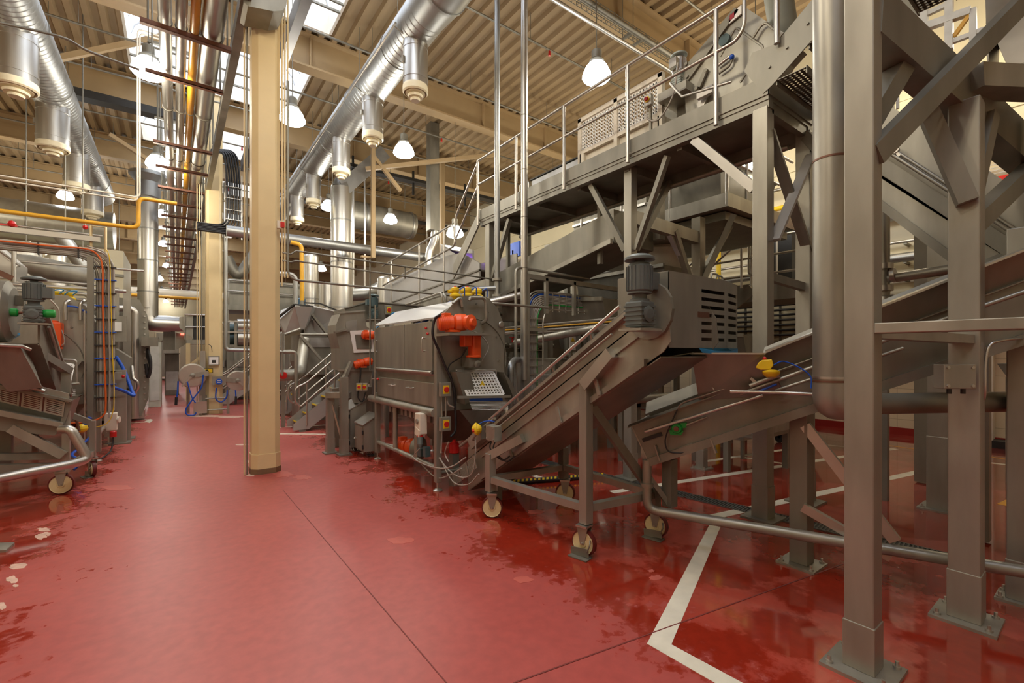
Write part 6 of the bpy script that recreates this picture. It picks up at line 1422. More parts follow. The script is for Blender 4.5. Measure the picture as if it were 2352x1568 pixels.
def stair(y0, y1, x0, x1, z1, label, n=7, grp='steel stairs'):
    t = thing('steel_stair', label, 'stair', (x0, y0, 0), grp)
    sl = z1 / (x1 - x0)
    for y in (y0, y1):
        P(lambda m: m.prism([(x0 - .13, y, .16), (x0 - .13, y, .04), (x0 + .16, y, .04), (x1 + .1, y, z1 - .14), (x1 + .1, y, z1 + .26)], (0, .012, 0)), 'stringer', SATIN, t)
        r = y - .02 if y == y0 else y + .03
        for k, h in enumerate((.92, .55)):
            P(lambda m: m.tube([(x0 + .0, r, .52), (x0 - .1 + .0, r, .62), (x0 - .1, r, .9), (x0 + .1, r, .98 + .0), (x1, r, z1 + h)] if k == 0 else [(x0 + .0, r, .52), (x1, r, z1 + .5)], .02, 8, bend=.1), 'hand_rail', STEEL_B, t)
        for x in (x0 + .12, (x0 + x1) / 2, x1 - .05): P(lambda m: m.tube([(x, r, (x - x0) * sl + .02), (x, r, (x - x0) * sl + .9)], .018, 6), 'rail_post', STEEL_B, t)
    for k in range(n):
        x = x0 + (x1 - x0) * (k + .5) / n; z = z1 * (k + .5) / n + .06
        s_ = P(lambda m: m.bx(x - .11, x + .11, y0 + .012, y1, z, z + .025), 'tread', STEEL, t)
        P(lambda m: m.bx(x - .115, x - .095, y0 + .012, y1, z + .005, z + .029), 'nosing', YELLOW, s_)
    for y in (y0, y1): P(lambda m: m.bx(x0 - .02, x0 + .1, y - .03, y + .04, 0, .03), 'foot_plate', STEEL_D, t)
    return t
stair(9.95, 10.6, 2.02, 3.35, 1.15, 'near one of two steel stairs with tube handrails behind the first column')
stair(12.8, 13.4, 2.15, 3.4, 1.15, 'rear one of two steel stairs with tube handrails, yellow step edges')
t = thing('stair_platform', 'small steel landing at the top of the two stairs, mostly hidden', 'platform', (4, 10, 1.2))
P(lambda m: m.bx(3.36, 5.0, 9.9, 12.6, 1.18, 1.26), 'deck', STEEL_D, t)
for x, y in ((3.5, 10), (4.9, 10), (3.5, 12.5), (4.9, 12.5)): P(lambda m: m.bar((x, y, 0), (x, y, 1.18), .08), 'leg', STEEL_D, t)

# ================================================================== CABLE LADDER TOWER and trays right of the drum machine
TXX, TYY = 4.14, 5.35
t = thing('cable_ladder', 'upright wire cable ladder full of tan cables that bends over to run right', 'cable ladder', (TXX, TYY, 0))
for dx in (0, .3): P(lambda m: m.tube([(TXX + .1 + dx, TYY, .1), (TXX + .1 + dx, TYY, 2.55 - dx * .9), (7.2, TYY, 2.52 - dx * .9)], .012, 6, bend=.25), 'side_wire', STEEL_B, t)
P(lambda m: [m.bar((TXX + .09, TYY, .2 + k * .12), (TXX + .41, TYY, .2 + k * .12), .012) for k in range(17)], 'rung_mesh', STEEL_B, t)
P(lambda m: [m.bar((TXX + .6 + k * .14, TYY, 2.24), (TXX + .6 + k * .14, TYY, 2.54), .012) for k in range(16)], 'rung_mesh', STEEL_B, t)
for k in range(9):
    d = .03 + k * .022
    P(lambda m: m.tube([(TXX + .1 + d, TYY + .03, .1), (TXX + .1 + d, TYY + .03, 2.56 - d), (7.2, TYY + .03, 2.54 - d)], .011, 5, bend=.3), 'cable', BLUE if k == 1 else (GREEN if k == 8 else CABLE_G), t)
t = thing('ladder_frame', 'square steel frame of post and long top rail carrying the cable ladder', 'frame', (TXX, TYY, 0))
P(lambda m: m.bar((TXX + .02, TYY - .04, 0), (TXX + .02, TYY - .04, 2.75), .1), 'post', STEEL, t); P(lambda m: m.bar((TXX, TYY - .04, 2.74), (6.6, TYY - .04, 2.70), .07, .07), 'top_rail', STEEL, t)
P(lambda m: m.tube([(TXX - .16, TYY - .05, 0), (TXX - .16, TYY - .05, 2.85), (5.5, TYY - .05, 2.82)], .022, 8, bend=.1), 'outer_tube', STEEL, t)
for x in (TXX + .42, 5.15): P(lambda m: m.bar((x, TYY - .05, 2.2), (x, TYY - .05, 2.74), .05), 'drop_bar', STEEL, t)
for z in (1.0, 1.95): P(lambda m: m.bar((TXX + .08, TYY - .03, z), (TXX + .44, TYY - .03, z), .05, .05), 'cross_bar', STEEL, t)
t = thing('cable_trunking', 'lower cable tray with yellowish cables crossing behind the steep conveyor', 'cable tray', (4.6, 6, 2))
for k in range(6): P(lambda m: m.tube([(5.0 + k * .04, 7.5, 1.98 + (k % 3) * .05), (5.0 + k * .04, 4.2, 2.0 + (k % 3) * .05)], .014, 6), 'cable', (CABLE_G, YELLOW_P, CABLE_G, WHITE, BLACK, CABLE_G)[k], t)
P(lambda m: [m.bar((4.96, 4.2 + k * .16, 1.95), (5.28, 4.2 + k * .16, 1.95), .01) for k in range(20)] + [m.bar((4.96, 4.2, 1.95), (4.96, 7.5, 1.95), .012), m.bar((5.28, 4.2, 1.95), (5.28, 7.5, 1.95), .012)], 'tray_mesh', STEEL_B, t)
P(lambda m: [m.bar((5.12, y, 0), (5.12, y, 1.95), .06) for y in (7.4,)], 'stand', STEEL_D, t)
t = thing('process_pipe', 'bright round pipe rising gently from behind the drum machine crown', 'pipe', (3.6, 5.6, 2.2))
P(lambda m: m.tube([at(1110, 697, Y=5.9), at(1200, 676, Y=5.6)], .055, 12), 'pipe_body', STEEL_B, t)
t = thing('process_pipe', 'grey round pipe crossing behind the cable ladder at mid height', 'pipe', (4.6, 5.4, 1.8))
P(lambda m: m.tube([at(1185, 786, X=4.7), at(1240, 778, X=4.75), at(1380, 752, X=4.8)], .06, 12), 'pipe_body', STEEL, t)
t = thing('pipe_elbow', 'short upright white-grey pipe with elbow right of the drum machine', 'pipe', (3.7, 5, 0))
P(lambda m: m.tube([at(1173, 920, Y=5.0), at(1173, 838, Y=5.0), at(1182, 826, Y=5.2), at(1195, 826, Y=5.6)], .045, 10, bend=.1), 'pipe_body', GALV, t)
P(lambda m: m.tube([at(1173, 918, Y=5.0), V(at(1173, 918, Y=5.0).x, 5.0, 0)], .04, 10), 'stand', STEEL_D, t)
t = thing('notice', 'small white notice with yellow warning mark behind the steep conveyor', 'sign', at(1313, 790, Y=5.9))
e = at(1315, 788, Y=5.9)
P(lambda m: m.box(e, (.15, .01, .24)), 'sheet', PAPER, t); P(lambda m: m.prism([e + V(a, -.012, b) for a, b in ((-.05, .03), (.05, .03), (0, .11))], (0, .004, 0)), 'yellow_mark', YELLOW, t)
P(lambda m: m.bar((e.x, 5.95, 0), (e.x, 5.95, e.z + .1), .05), 'stand', STEEL_D, t)
# striped bumper on the floor
t = thing('hose_bumper', 'black and yellow striped bumper tube lying on the floor behind the wheeled frame', 'bumper', at(1280, 1092, Z=0))
a, b = at(1165, 1108, Z=.035), at(1385, 1091, Z=.035)
P(lambda m: m.tube([a, b], .034, 12), 'tube', BLACK, t)
d = (b - a); n_ = 24
P(lambda m: [m.prism([a + d * (k / n_) + V(0, -.036, .012), a + d * ((k + .5) / n_) + V(0, -.036, .012), a + d * ((k + .7) / n_) + V(0, -.022, .034), a + d * ((k + .2) / n_) + V(0, -.022, .034)], (0, -.001, .002)) for k in range(n_)], 'stripe_pattern', YELLOW, t)
# ---- descending walkway / conveyor left of the main platform
t = thing('sloped_walkway', 'pale-sided conveyor walkway running off from the far end of the raised walkway', 'walkway', (4.6, 9.5, 2.9))
P(lambda m: m.prism([(4.62, 12.2, 2.72), (4.62, 7.3, 3.0), (4.62, 7.3, 3.30), (4.62, 8.0, 3.62), (4.62, 8.6, 3.66), (4.62, 12.2, 3.45)], (.03, 0, 0)), 'side_panel', SATIN, t)
P(lambda m: m.prism([(4.55, 12.4, 2.45), (4.55, 7.0, 2.75), (4.55, 7.0, 2.95), (4.55, 12.4, 2.65)], (.06, 0, 0)), 'lower_beam', STEEL, t)
P(lambda m: m.prism([(4.6, 12.2, 2.9), (4.6, 7.3, 3.15), (5.5, 7.3, 3.15), (5.5, 12.2, 2.9)], (0, 0, .03)), 'belt', STEEL_D, t)
P(lambda m: m.bx(5.5, 5.53, 7.3, 12.2, 2.7, 3.6), 'side_panel', STEEL, t)
for (x, y) in ((4.62, 12.0), (5.4, 12.0), (4.62, 9.6), (5.4, 9.6)): P(lambda m: m.bar((x, y, 0), (x, y, 2.7), .1), 'leg', STEEL, t)
t = thing('guard_rail', 'tube guard rail along the pale conveyor walkway, left of the raised walkway', 'guard rail', (4.5, 9, 3))
P(lambda m: m.tube([(4.5, 12.0, 3.95), (4.5, 8.1, 4.20), (4.5, 8.0, 3.75), (4.5, 12.0, 3.42)], .022, 8, bend=.15), 'rail', STEEL_B, t)
for y in (11.4, 9.7, 8.5): P(lambda m: m.tube([(4.5, y, 2.7), (4.5, y, 3.98 + (12 - y) * .06)], .022, 8), 'rail_post', STEEL_B, t)
P(lambda m: m.tube([(4.47, 7.10, 5.12), (4.47, 7.95, 4.3), (4.47, 8.0, 3.9)], .021, 8, bend=.1), 'stair_rail', STEEL_B, t); P(lambda m: m.tube([(4.47, 7.10, 4.68), (4.47, 7.95, 3.85)], .018, 8), 'stair_rail', STEEL_B, t)
P(lambda m: m.prism([(4.5, 8.1, 3.1), (4.5, 7.1, 4.0), (4.5, 7.1, 4.25), (4.5, 8.1, 3.38)], (.03, 0, 0)), 'stringer', STEEL, t)
t = thing('inspection_hood', 'pale angled inspection hood lit by violet tubes inside, above the conveyor walkway', 'hood', (5, 8.6, 3.3))
P(lambda m: m.prism([at(a, b, X=5.35) for a, b in ((1010, 640), (1012, 562), (1085, 575), (1085, 640))], (.05, 0, 0)), 'back_panel', SATIN, t)
P(lambda m: m.prism([at(1010, 562, X=5.35), at(1085, 575, X=5.35), at(1085, 583, X=4.8), at(1040, 575, X=4.8)], (0, 0, .02)), 'roof_panel', SATIN, t)
P(lambda m: m.sheet(at(1045, 582, X=4.8), at(1045, 618, X=4.8), at(1015, 640, X=5.35), at(1012, 562, X=5.35)), 'side_panel', STEEL_B, t)
for b in (589, 596): P(lambda m: m.tube([at(1046, b, X=5.2), at(1072, b + 2, X=5.2)], .018, 8), 'violet_tube', UV_M, t)
# ================================================================== LEFT SIDE: second drum machine, its conveyors
LY = 9.0
def le(a, b, y=LY): return at(a, b, Y=y)
t = thing('drum_machine', 'second steel drum machine, across the gangway, with orange motor block and white grid', 'drum machine', (-1.7, 9.5, 0))
LX0, LX1 = -2.75, -.93
P(lambda m: m.prism([(LX1, LY, .86), (LX1, LY, 2.0), (-1.06, LY, 2.28), (-1.25, LY, 2.42), (-1.75, LY, 2.42), (-2.3, LY, 2.3), (LX0, LY, 2.0), (LX0, LY, .86)], (0, .03, 0)), 'end_plate', STEEL, t)
P(lambda m: m.bx(LX0, LX1 - .05, LY + .03, LY + 3.2, .95, 2.0), 'body', STEEL_D, t)
P(lambda m: m.prism([(LX0, LY + .03, 2.0), (LX1 - .05, LY + .03, 2.0), (-1.3, LY + .03, 2.35), (-2.2, LY + .03, 2.35)], (0, 3.1, 0)), 'lid', STEEL, t)
P(lambda m: m.tube([(-1.75 + .68 * math.cos(a), LY - .004, 1.42 + .62 * math.sin(a)) for a in [(-.3 + i * 1.9 / 14) for i in range(15)]], .008, 5), 'drum_ring', STEEL_D, t)
P(lambda m: [m.cyl(le(a, b), le(a, b) + V(0, -.02, 0), .016, n=6) for a, b in ((120, 706), (120, 727), (165, 752), (197, 778), (143, 815), (197, 850), (180, 706))], 'bolt_pattern', STEEL_D, t)
for (x, y) in ((LX1 - .02, LY + .02), (LX1 - .02, LY + 1.6), (LX1 - .02, LY + 3.1), (LX0 + .1, LY + .05)):
    l = P(lambda m: m.bx(x - .055, x + .055, y - .055, y + .055, .14, .97), 'leg', STEEL, t, bevel=.004)
    P(lambda m: m.lathe((x, y, 0), [(.07, 0), (.07, .014), (.025, .03), (.016, .03), (.016, .15)], n=14), 'levelling_foot', STEEL_B, l)
P(lambda m: m.tube([(LX1, LY + .05, .42), (LX1, LY + 3.1, .42)], .035, 10), 'side_tube', STEEL_B, t)
P(lambda m: m.hull8([(-1.9, LY + .2, .5), (-1.3, LY + .2, .5), (-1.3, LY + 1, .5), (-1.9, LY + 1, .5)], [(LX0 + .1, LY + .1, .9), (LX1 - .1, LY + .1, .9), (LX1 - .1, LY + 2.6, .9), (LX0 + .1, LY + 2.6, .9)]), 'drip_hopper', STEEL_D, t)
P(lambda m: m.prism([le(175, 828, LY - .02), le(193, 829, LY - .02), le(178, 848, LY - .02)], (0, -.2, 0)), 'chute_cheek', STEEL, t)
g0, g1, g2, g3 = le(125, 876, LY - .5), le(160, 880, LY - .5), le(170, 835, LY - .35), le(135, 833, LY - .35)
P(lambda m: m.grid(g0 + (g0 - g1) * .8, (g1 - g0) * 1.8, g3 - g0, 9, 9, .016, .01, .026), 'guard_grid', PAPER, t)
P(lambda m: m.tube([le(137, 825, LY - .3), le(172, 826, LY - .3), le(176, 832, LY - .3), le(177, 880, LY - .3)], .013, 6, bend=.05), 'grid_hinge', STEEL_B, t)
P(lambda m: m.prism([le(128, 886, LY - .4), le(165, 886, LY - .4), le(165, 896, LY - .4), le(128, 896, LY - .4)], (0, .01, 0)), 'blue_curtain', LBLUE, t)
P(lambda m: [m.bar(le(140, 896 + 4 * k, LY - .38), le(173, 895 + 4 * k, LY - .38), .012) for k in range(6)], 'outlet_slat', PAPER, t)
P(lambda m: m.prism([le(160, 910, LY - .4), le(183, 908, LY - .4), le(170, 922, LY - .4), le(150, 922, LY - .4)], (0, .3, 0)), 'funnel', STEEL_D, t)
P(lambda m: m.cyl(le(160, 882, LY - .45), le(182, 880, LY - .45), .018, n=8), 'latch_rod', STEEL, t)
for a in (150, 185): P(lambda m: m.tube([le(a, 735, LY - .1), le(a, 695, LY - .1), le(a + 8, 690, LY - .05)], .024, 8, bend=.06), 'wash_pipe', STEEL_B, t)
P(lambda m: m.spline([le(155, 703, LY - .1), le(175, 705, LY - .1), le(190, 712, LY - .1), le(204, 720, LY - .1)], .014), 'cable_bundle', BLUE, t)
P(lambda m: m.tube([le(116, 688, LY - .2), le(136, 708, LY - .2), le(138, 750, LY - .2)], .012, 6, bend=.1), 'conduit', STEEL_B, t)
P(lambda m: m.spline([le(138, 750, LY - .2), le(147, 775, LY - .2), le(146, 790, LY - .2), le(125, 799, LY - .2)], .008), 'cable', CABLE_G, t)
t = thing('gear_motor', 'orange motor block on the end of the far-side drum machine', 'motor', le(122, 768))
P(lambda m: m.box(le(122, 768, LY - .14), (.19, .22, .34)), 'motor_body', ORANGE, t, bevel=.02)
P(lambda m: m.box(le(112, 772, LY - .1), (.12, .2, .30)), 'terminal_box', ORANGE, t, bevel=.012)
P(lambda m: m.box(le(132, 799, LY - .14), (.1, .1, .03)), 'flange', ORANGE, t)
P(lambda m: m.lathe(le(122, 742, LY - .14), [(.06, 0), (.06, .03), (.03, .04)], n=12), 'cap', ORANGE, t)
for i, (a, b, lb) in enumerate(((126, 678, 'left yellow valve above the far-side drum machine, behind the motor'), (157, 681, 'right yellow valve above the far-side drum machine'))):
    e = le(a, b, LY + .2); t = thing('spray_valve', lb, 'valve', e, 'yellow valves on the far side')
    P(lambda m: m.lathe(e, [(.03, -.1), (.05, -.07), (.085, -.05), (.085, -.02), (.05, .0), (.07, .03), (.07, .05), (.03, .06)], n=14), 'valve_body', YELLOW, t)
    P(lambda m: m.spline([e + V(.05, -.05, .02), e + V(.1, -.06, .08), e + V(.0, -.1, .05), e + V(-.08, -.08, -.1)], .008), 'hose', LBLUE, t)
for i, (b0, lb) in enumerate(((655, 'topmost bright rail tube behind the far-side grey motor'), (668, 'middle bright rail tube behind the far-side grey motor'), (682, 'lowest bright rail tube behind the far-side grey motor'))):
    z = le(60, b0, LY + .3).z; x1 = le(205 if i else 290, 660, LY + .3).x
    t = thing('rail_tube', lb, 'pipe', (-2, LY + .3, z), 'rail tubes on the far side')
    P(lambda m: m.tube([(-3.2, LY + .3, z), (x1, LY + .3, z)] + ([(x1 + .02, LY + .3, z - 1.9)] if i == 1 else []), .028, 8, bend=.08), 'tube_body', STEEL_B, t)

# cable mast of the far side
MX, MY = -1.00, 8.88
t = thing('cable_mast', 'steel post carrying bundled grey cables bending to the far side, with one orange cable', 'cable mast', (MX, MY, 0))
P(lambda m: m.bx(MX - .03, MX + .04, MY - .04, MY + .04, .02, 2.98), 'post', STEEL_D, t)
P(lambda m: m.tube([(MX - .05, MY - .05, .3), (MX - .05, MY - .05, 2.2)], .012, 6), 'conduit', STEEL_B, t)
for k in range(6):
    P(lambda m: m.tube([(MX + .08 + k * .035, MY, .75), (MX + .08 + k * .035, MY, 2.98 + k * .022), (-4, MY, 2.98 + k * .022)], .017, 7, bend=.3), 'cable', CABLE_G if k % 3 else STEEL_D, t)
P(lambda m: m.spline([le(150, 972, 8.82), le(205, 968, 8.82), le(236, 955, 8.82), le(243, 930, 8.82), le(241, 850, 8.82), le(238, 760, 8.82), le(236, 680, 8.82), le(236, 620, 8.82), le(228, 590, 8.82), le(200, 572, 8.82), le(120, 565, 8.82), le(0, 553, 8.82)], .012), 'orange_cable', plain('orange_cable', srgb(222, 104, 40), .4), t)
P(lambda m: m.spline([le(190, 985, 8.82), le(240, 975, 8.82), le(258, 950, 8.82), le(262, 900, 8.82), le(258, 800, 8.82), le(255, 700, 8.82), le(253, 620, 8.82), le(250, 585, 8.82), le(243, 572, 8.82)], .006), 'yellow_green_cable', YELLOW, t)
P(lambda m: m.spline([le(250, 960, 8.82), le(252, 850, 8.82), le(250, 700, 8.82), le(249, 610, 8.82), le(240, 580, 8.82), le(200, 565, 8.82)], .011), 'dark_cable', CABLE_G, t)
for k in range(11): P(lambda m: m.box((MX + .17, MY - .02, .95 + k * .19), (.24, .06, .014)), 'tie', BLUE if k % 2 else BLACK, t)
for k in range(6): P(lambda m: m.box((MX - .12 - k * .4, MY - .01, 3.03), (.014, .06, .17)), 'tie', BLACK, t)
P(lambda m: m.bx(-4, MX + .1, MY + .04, MY + .12, 3.22, 3.29), 'top_rail', STEEL_B, t)
P(lambda m: (m.tube([(MX, MY + .1, 2.9), (MX, MY + .1, 3.45), (MX + .16, MY + .1, 3.45), (MX + .16, MY + .1, 2.95)], .018, 6)), 'top_loop', CREAM, t)

# slotted conveyor in front (falls toward the gangway)
CY = 7.05
def lc(a, b, y=CY): return at(a, b, Y=y)
t = thing('slotted_conveyor', 'wheeled incline conveyor with slotted guard panels at the near left, tube bumper round its foot', 'conveyor', (-1.3, 7.3, 0))
def lcp(m, pts, dy, y=CY): m.prism([lc(a, b, y) for a, b in pts], (0, dy, 0))
P(lambda m: lcp(m, [(-150, 825), (158, 904), (158, 925), (-150, 850)], .03), 'top_channel', STEEL, t)
P(lambda m: lcp(m, [(-150, 850), (168, 918), (163, 922), (-150, 862)], -.05), 'top_lip', STEEL_D, t)
o = lc(148, 958); u = lc(-10, 920) - lc(148, 958); v = lc(152, 922) - lc(148, 958)
for k in range(3):
    P(lambda m: m.slots(o + u * (.02 + .33 * k), u * .3, v, 7, .1, .1, .5, .006), 'slotted_guard', STEEL, t)
P(lambda m: lcp(m, [(-150, 885), (150, 958), (140, 976), (-150, 915)], .04, CY + .34), 'inner_side', STEEL_D, t)
P(lambda m: lcp(m, [(-150, 908), (146, 970), (145, 980), (-150, 925)], -.06), 'lower_lip', STEEL, t)
P(lambda m: lcp(m, [(-150, 915), (146, 978), (125, 1000), (-150, 975)], .5, CY + .02), 'belly', STEEL_D, t)
P(lambda m: lcp(m, [(168, 918), (150, 925), (138, 970), (146, 978)], .5, CY + .02), 'end_plate', STEEL_D, t)
P(lambda m: m.tube([lc(-60, 857, CY - .08), lc(103, 898, CY - .08)], .019, 10), 'rail_tube', STEEL_B, t)
P(lambda m: m.tube([lc(42, 896, CY - .03), lc(55, 893, CY - .05), lc(75, 896, CY - .06)], .02, 8), 'rail_bracket', STEEL_D, t)
P(lambda m: m.bx(-.5, -.6, CY, CY, 0, 0) if False else m.bar(lc(152, 918, CY + .1), V(lc(152, 918, CY + .1).x, CY + .1, .25), .065, .065), 'leg', STEEL, t)
P(lambda m: m.bar(lc(15, 975, CY + .4), V(lc(15, 975, CY + .4).x, CY + .4, .25), .09, .09), 'leg', STEEL_D, t)
P(lambda m: m.bar(lc(25, 982, CY + .05), lc(147, 1045, CY + .05), .09, .09), 'diagonal_brace', STEEL, t)
P(lambda m: m.bar(lc(-100, 1050, CY + .15), lc(150, 1046, CY + .15), .07, .07), 'frame_rail', STEEL_D, t)
P(lambda m: m.bar(lc(-100, 1078, CY + .1), lc(152, 1072, CY + .1), .07, .09), 'frame_rail', STEEL_D, t)
xx = lc(152, 1000, CY + .1).x
P(lambda m: m.bar((xx, CY + .1, .30), (xx + .12, CY + .9, .30), .07, .07), 'frame_rail', STEEL, t)
P(lambda m: m.bar((xx + .13, CY + .92, .25), (xx + .13, CY + .92, .72), .065), 'leg', STEEL, t)
P(lambda m: m.bar((xx + .11, CY + .92, .70), (xx - .25, CY + .95, .92), .065), 'upper_arm', STEEL, t)
P(lambda m: m.tube([lc(140, 986, CY - .05), lc(162, 985, CY - .12), lc(203, 1053, CY - .12), lc(175, 1063, CY - .2), lc(-80, 1113, CY - .5)], .047, 14, bend=.14), 'bumper_tube', STEEL_B, t)
caster(t, xx - .04, CY + .12, .115, math.radians(80), False, .27)
caster(t, xx + .13, CY + .92, .1, math.radians(20), True, .25)

# steep conveyor of the far side with hopper and motor
t = thing('steep_conveyor', 'steep dark incline conveyor at the left edge, climbing to a grey motor with green caps', 'conveyor', (-1.3, 7.6, 0))
def ls(y, dz): return .94 + (8.35 - y) * .66 + dz
for x in (-1.16, -1.62):
    P(lambda m: m.prism([(x, 8.35, ls(8.35, -.25)), (x, 6.85, ls(6.85, -.25)), (x, 6.85, ls(6.85, .12)), (x, 8.35, ls(8.35, .12))], (-.02, 0, 0)), 'side_panel', STEEL_D, t)
P(lambda m: m.prism([(-1.17, 8.35, ls(8.35, -.24)), (-1.17, 6.85, ls(6.85, -.24)), (-1.62, 6.85, ls(6.85, -.24)), (-1.62, 8.35, ls(8.35, -.24))], (0, 0, .01)), 'belly_plate', STEEL_D, t)
P(lambda m: m.tube([(-1.12, 8.3, ls(8.3, .05)), (-1.12, 7.0, ls(7.0, .05))], .015, 8), 'rail_tube', STEEL, t)
P(lambda m: m.prism([(-1.10, 8.3, ls(8.3, .1)), (-1.10, 6.9, ls(6.9, .1)), (-1.10, 6.9, ls(6.9, .14)), (-1.10, 8.3, ls(8.3, .14))], (-.06, 0, 0)), 'top_flange', STEEL, t)
P(lambda m: m.bar(at(75, 803, Y=7.1), at(158, 852, Y=7.5), .08, .08), 'support_arm', STEEL_B, t)
P(lambda m: m.bar(at(152, 850, Y=7.5), at(152, 905, Y=7.5), .08, .08), 'support_post', STEEL, t)
P(lambda m: m.lathe(at(5, 715, Y=6.9) + V(-.25, 0, 0), [(.2, 0), (.32, .0), (.32, .3), (.25, .34), (.02, .34)], (1, 0, 0), 20), 'head_drum', STEEL, t)
P(lambda m: m.box(at(35, 690, Y=6.95), (.14, .1, .1)), 'bearing_plate', STEEL_D, t)
e = at(78, 742, Y=6.75)
gearmotor('dark geared motor with green shaft caps at the left edge, above the steep far-side conveyor', 'motor', e.x, 6.75, e.z, .52, e, MOTOR, MOTOR, green=True, towards=1)
t = thing('feed_hopper', 'dark steel funnel hopper at the extreme left edge above the slotted conveyor', 'hopper', at(30, 830, Y=6.8))
def lh(a, b, y=6.8): return at(a, b, Y=y)
P(lambda m: m.hull8([lh(20, 900), lh(97, 890), lh(97, 890, 7.3), lh(20, 900, 7.3)], [lh(-80, 790, 6.6), lh(46, 797, 6.6), lh(62, 793, 7.3), lh(-80, 786, 7.3)]), 'hopper_body', STEEL_D, t)
P(lambda m: m.tube([lh(-80, 788, 6.58), lh(50, 795, 6.58), lh(68, 802, 6.7)], .018, 8), 'rim', STEEL_B, t)
P(lambda m: m.prism([lh(-80, 770, 6.9), lh(10, 778, 6.9), lh(28, 768, 6.9), lh(28, 762, 6.9), lh(-80, 760, 6.9)], (0, .3, 0)), 'flap', LBLUE, t)
# bits around the foot
t = thing('valve_cluster', 'yellow round valve with blue hoses by the foot of the far-side mast', 'valve', le(190, 983, 8.4))
P(lambda m: m.ball(le(189, 983, 8.4), .06, 12), 'valve_body', YELLOW, t); P(lambda m: m.tube([le(188, 982, 8.4), le(208, 958, 8.4)], .025, 8), 'hose', BLUE, t)
P(lambda m: m.spline([le(208, 975, 8.5), le(208, 1000, 8.5), le(180, 1030, 8.4), le(165, 1045, 8.2), le(185, 1060, 8.0), le(170, 1078, 7.9)], .018), 'hose', BLUE, t)
P(lambda m: m.tube([le(165, 925, 8.3), le(172, 950, 8.3), le(182, 990, 8.3)], .016, 8), 'rod', RUST, t)
t = thing('power_socket', 'white plug socket with red plug and black cable on the far-side machine', 'power socket', le(254, 970, 10))
e = at(255, 968, Y=9.7)
P(lambda m: m.box(e, (.16, .12, .28)), 'socket_body', WHITE, t, bevel=.012); P(lambda m: m.lathe(e + V(.08, -.02, .03), [(.05, 0), (.05, .03)], (1, -.3, 0), 12), 'dial', WHITE, t)
P(lambda m: m.lathe(e + V(.03, -.05, -.24), [(.045, 0), (.045, .08), (.03, .1)], n=12), 'plug', RED, t)
P(lambda m: m.spline([e + V(.03, -.05, -.24), e + V(.02, -.1, -.4), at(250, 1040, Y=9.4), at(225, 1058, Y=9.1)], .012), 'cable', BLACK, t)
P(lambda m: m.box(e + V(-.13, -.05, -.12), (.16, .12, .1)), 'box', STEEL, t)
t = thing('hose_loop', 'bright blue hose hanging in a sharp V beside the far-side machine', 'hose', at(300, 900, Y=10.4))
P(lambda m: m.spline([at(240, 886, Y=10), at(262, 890, Y=10.2), at(290, 900, Y=10.4), at(307, 908, Y=10.4), at(302, 895, Y=10.5), at(285, 850, Y=10.6), at(266, 818, Y=10.6)], .028, 8), 'hose_body', BLUE, t)
t = thing('side_panel_box', 'dark sloped console with tube handle behind the blue hose', 'console', at(288, 850, Y=11))
P(lambda m: m.prism([at(a, b, Y=10.9) for a, b in ((265, 800), (300, 822), (303, 895), (268, 880))], (0, .5, 0)), 'console_body', STEEL_D, t)
P(lambda m: m.tube([at(303, 840, Y=10.8), at(306, 870, Y=10.7), at(315, 875, Y=10.7), at(318, 890, Y=10.7), at(308, 903, Y=10.8)], .025, 8, bend=.1), 'handle_tube', STEEL_B, t)
P(lambda m: m.bar(at(290, 895, Y=10.95), V(at(290, 895, Y=10.95).x, 10.95, 0), .13), 'post', STEEL, t)
P(lambda m: m.box(at(271, 863, Y=10.4), (.1, .1, .13)), 'switch_box', STEEL, t); P(lambda m: m.ball(at(283, 864, Y=10.4), .03, 8), 'red_button', RED, t)
t = thing('support_post', 'square steel post pair with base plates on the far side, behind the white socket', 'post', at(278, 990, Y=11))
for (a, y) in ((277, 10.6), (287, 11.1)):
    c = at(a, 995, Y=y); P(lambda m: m.bx(c.x - .08, c.x + .08, y - .08, y + .08, .02, 1.3), 'post', STEEL, t); P(lambda m: m.bx(c.x - .15, c.x + .15, y - .15, y + .15, 0, .02), 'base_plate', STEEL_D, t)
t = thing('ramp_box', 'small wedge-shaped steel chute end on the floor at the far side', 'chute', at(300, 960, Z=0))
c = at(300, 966, Z=0)
P(lambda m: m.prism([(c.x - .5, c.y, .45), (c.x - .35, c.y, .5), (c.x + .25, c.y, .22), (c.x + .25, c.y, .04), (c.x - .5, c.y, .04)], (0, .5, 0)), 'wedge_body', STEEL_B, t)
t = thing('floor_plate', 'small grey metal plate lying on the floor at the left edge', 'plate', at(10, 1257, Z=0))
P(lambda m: m.prism([at(a, b, Z=0) for a, b in ((-40, 1272), (14, 1268), (34, 1250), (-20, 1252))][::-1], (0, 0, .02)), 'plate', STEEL, t)

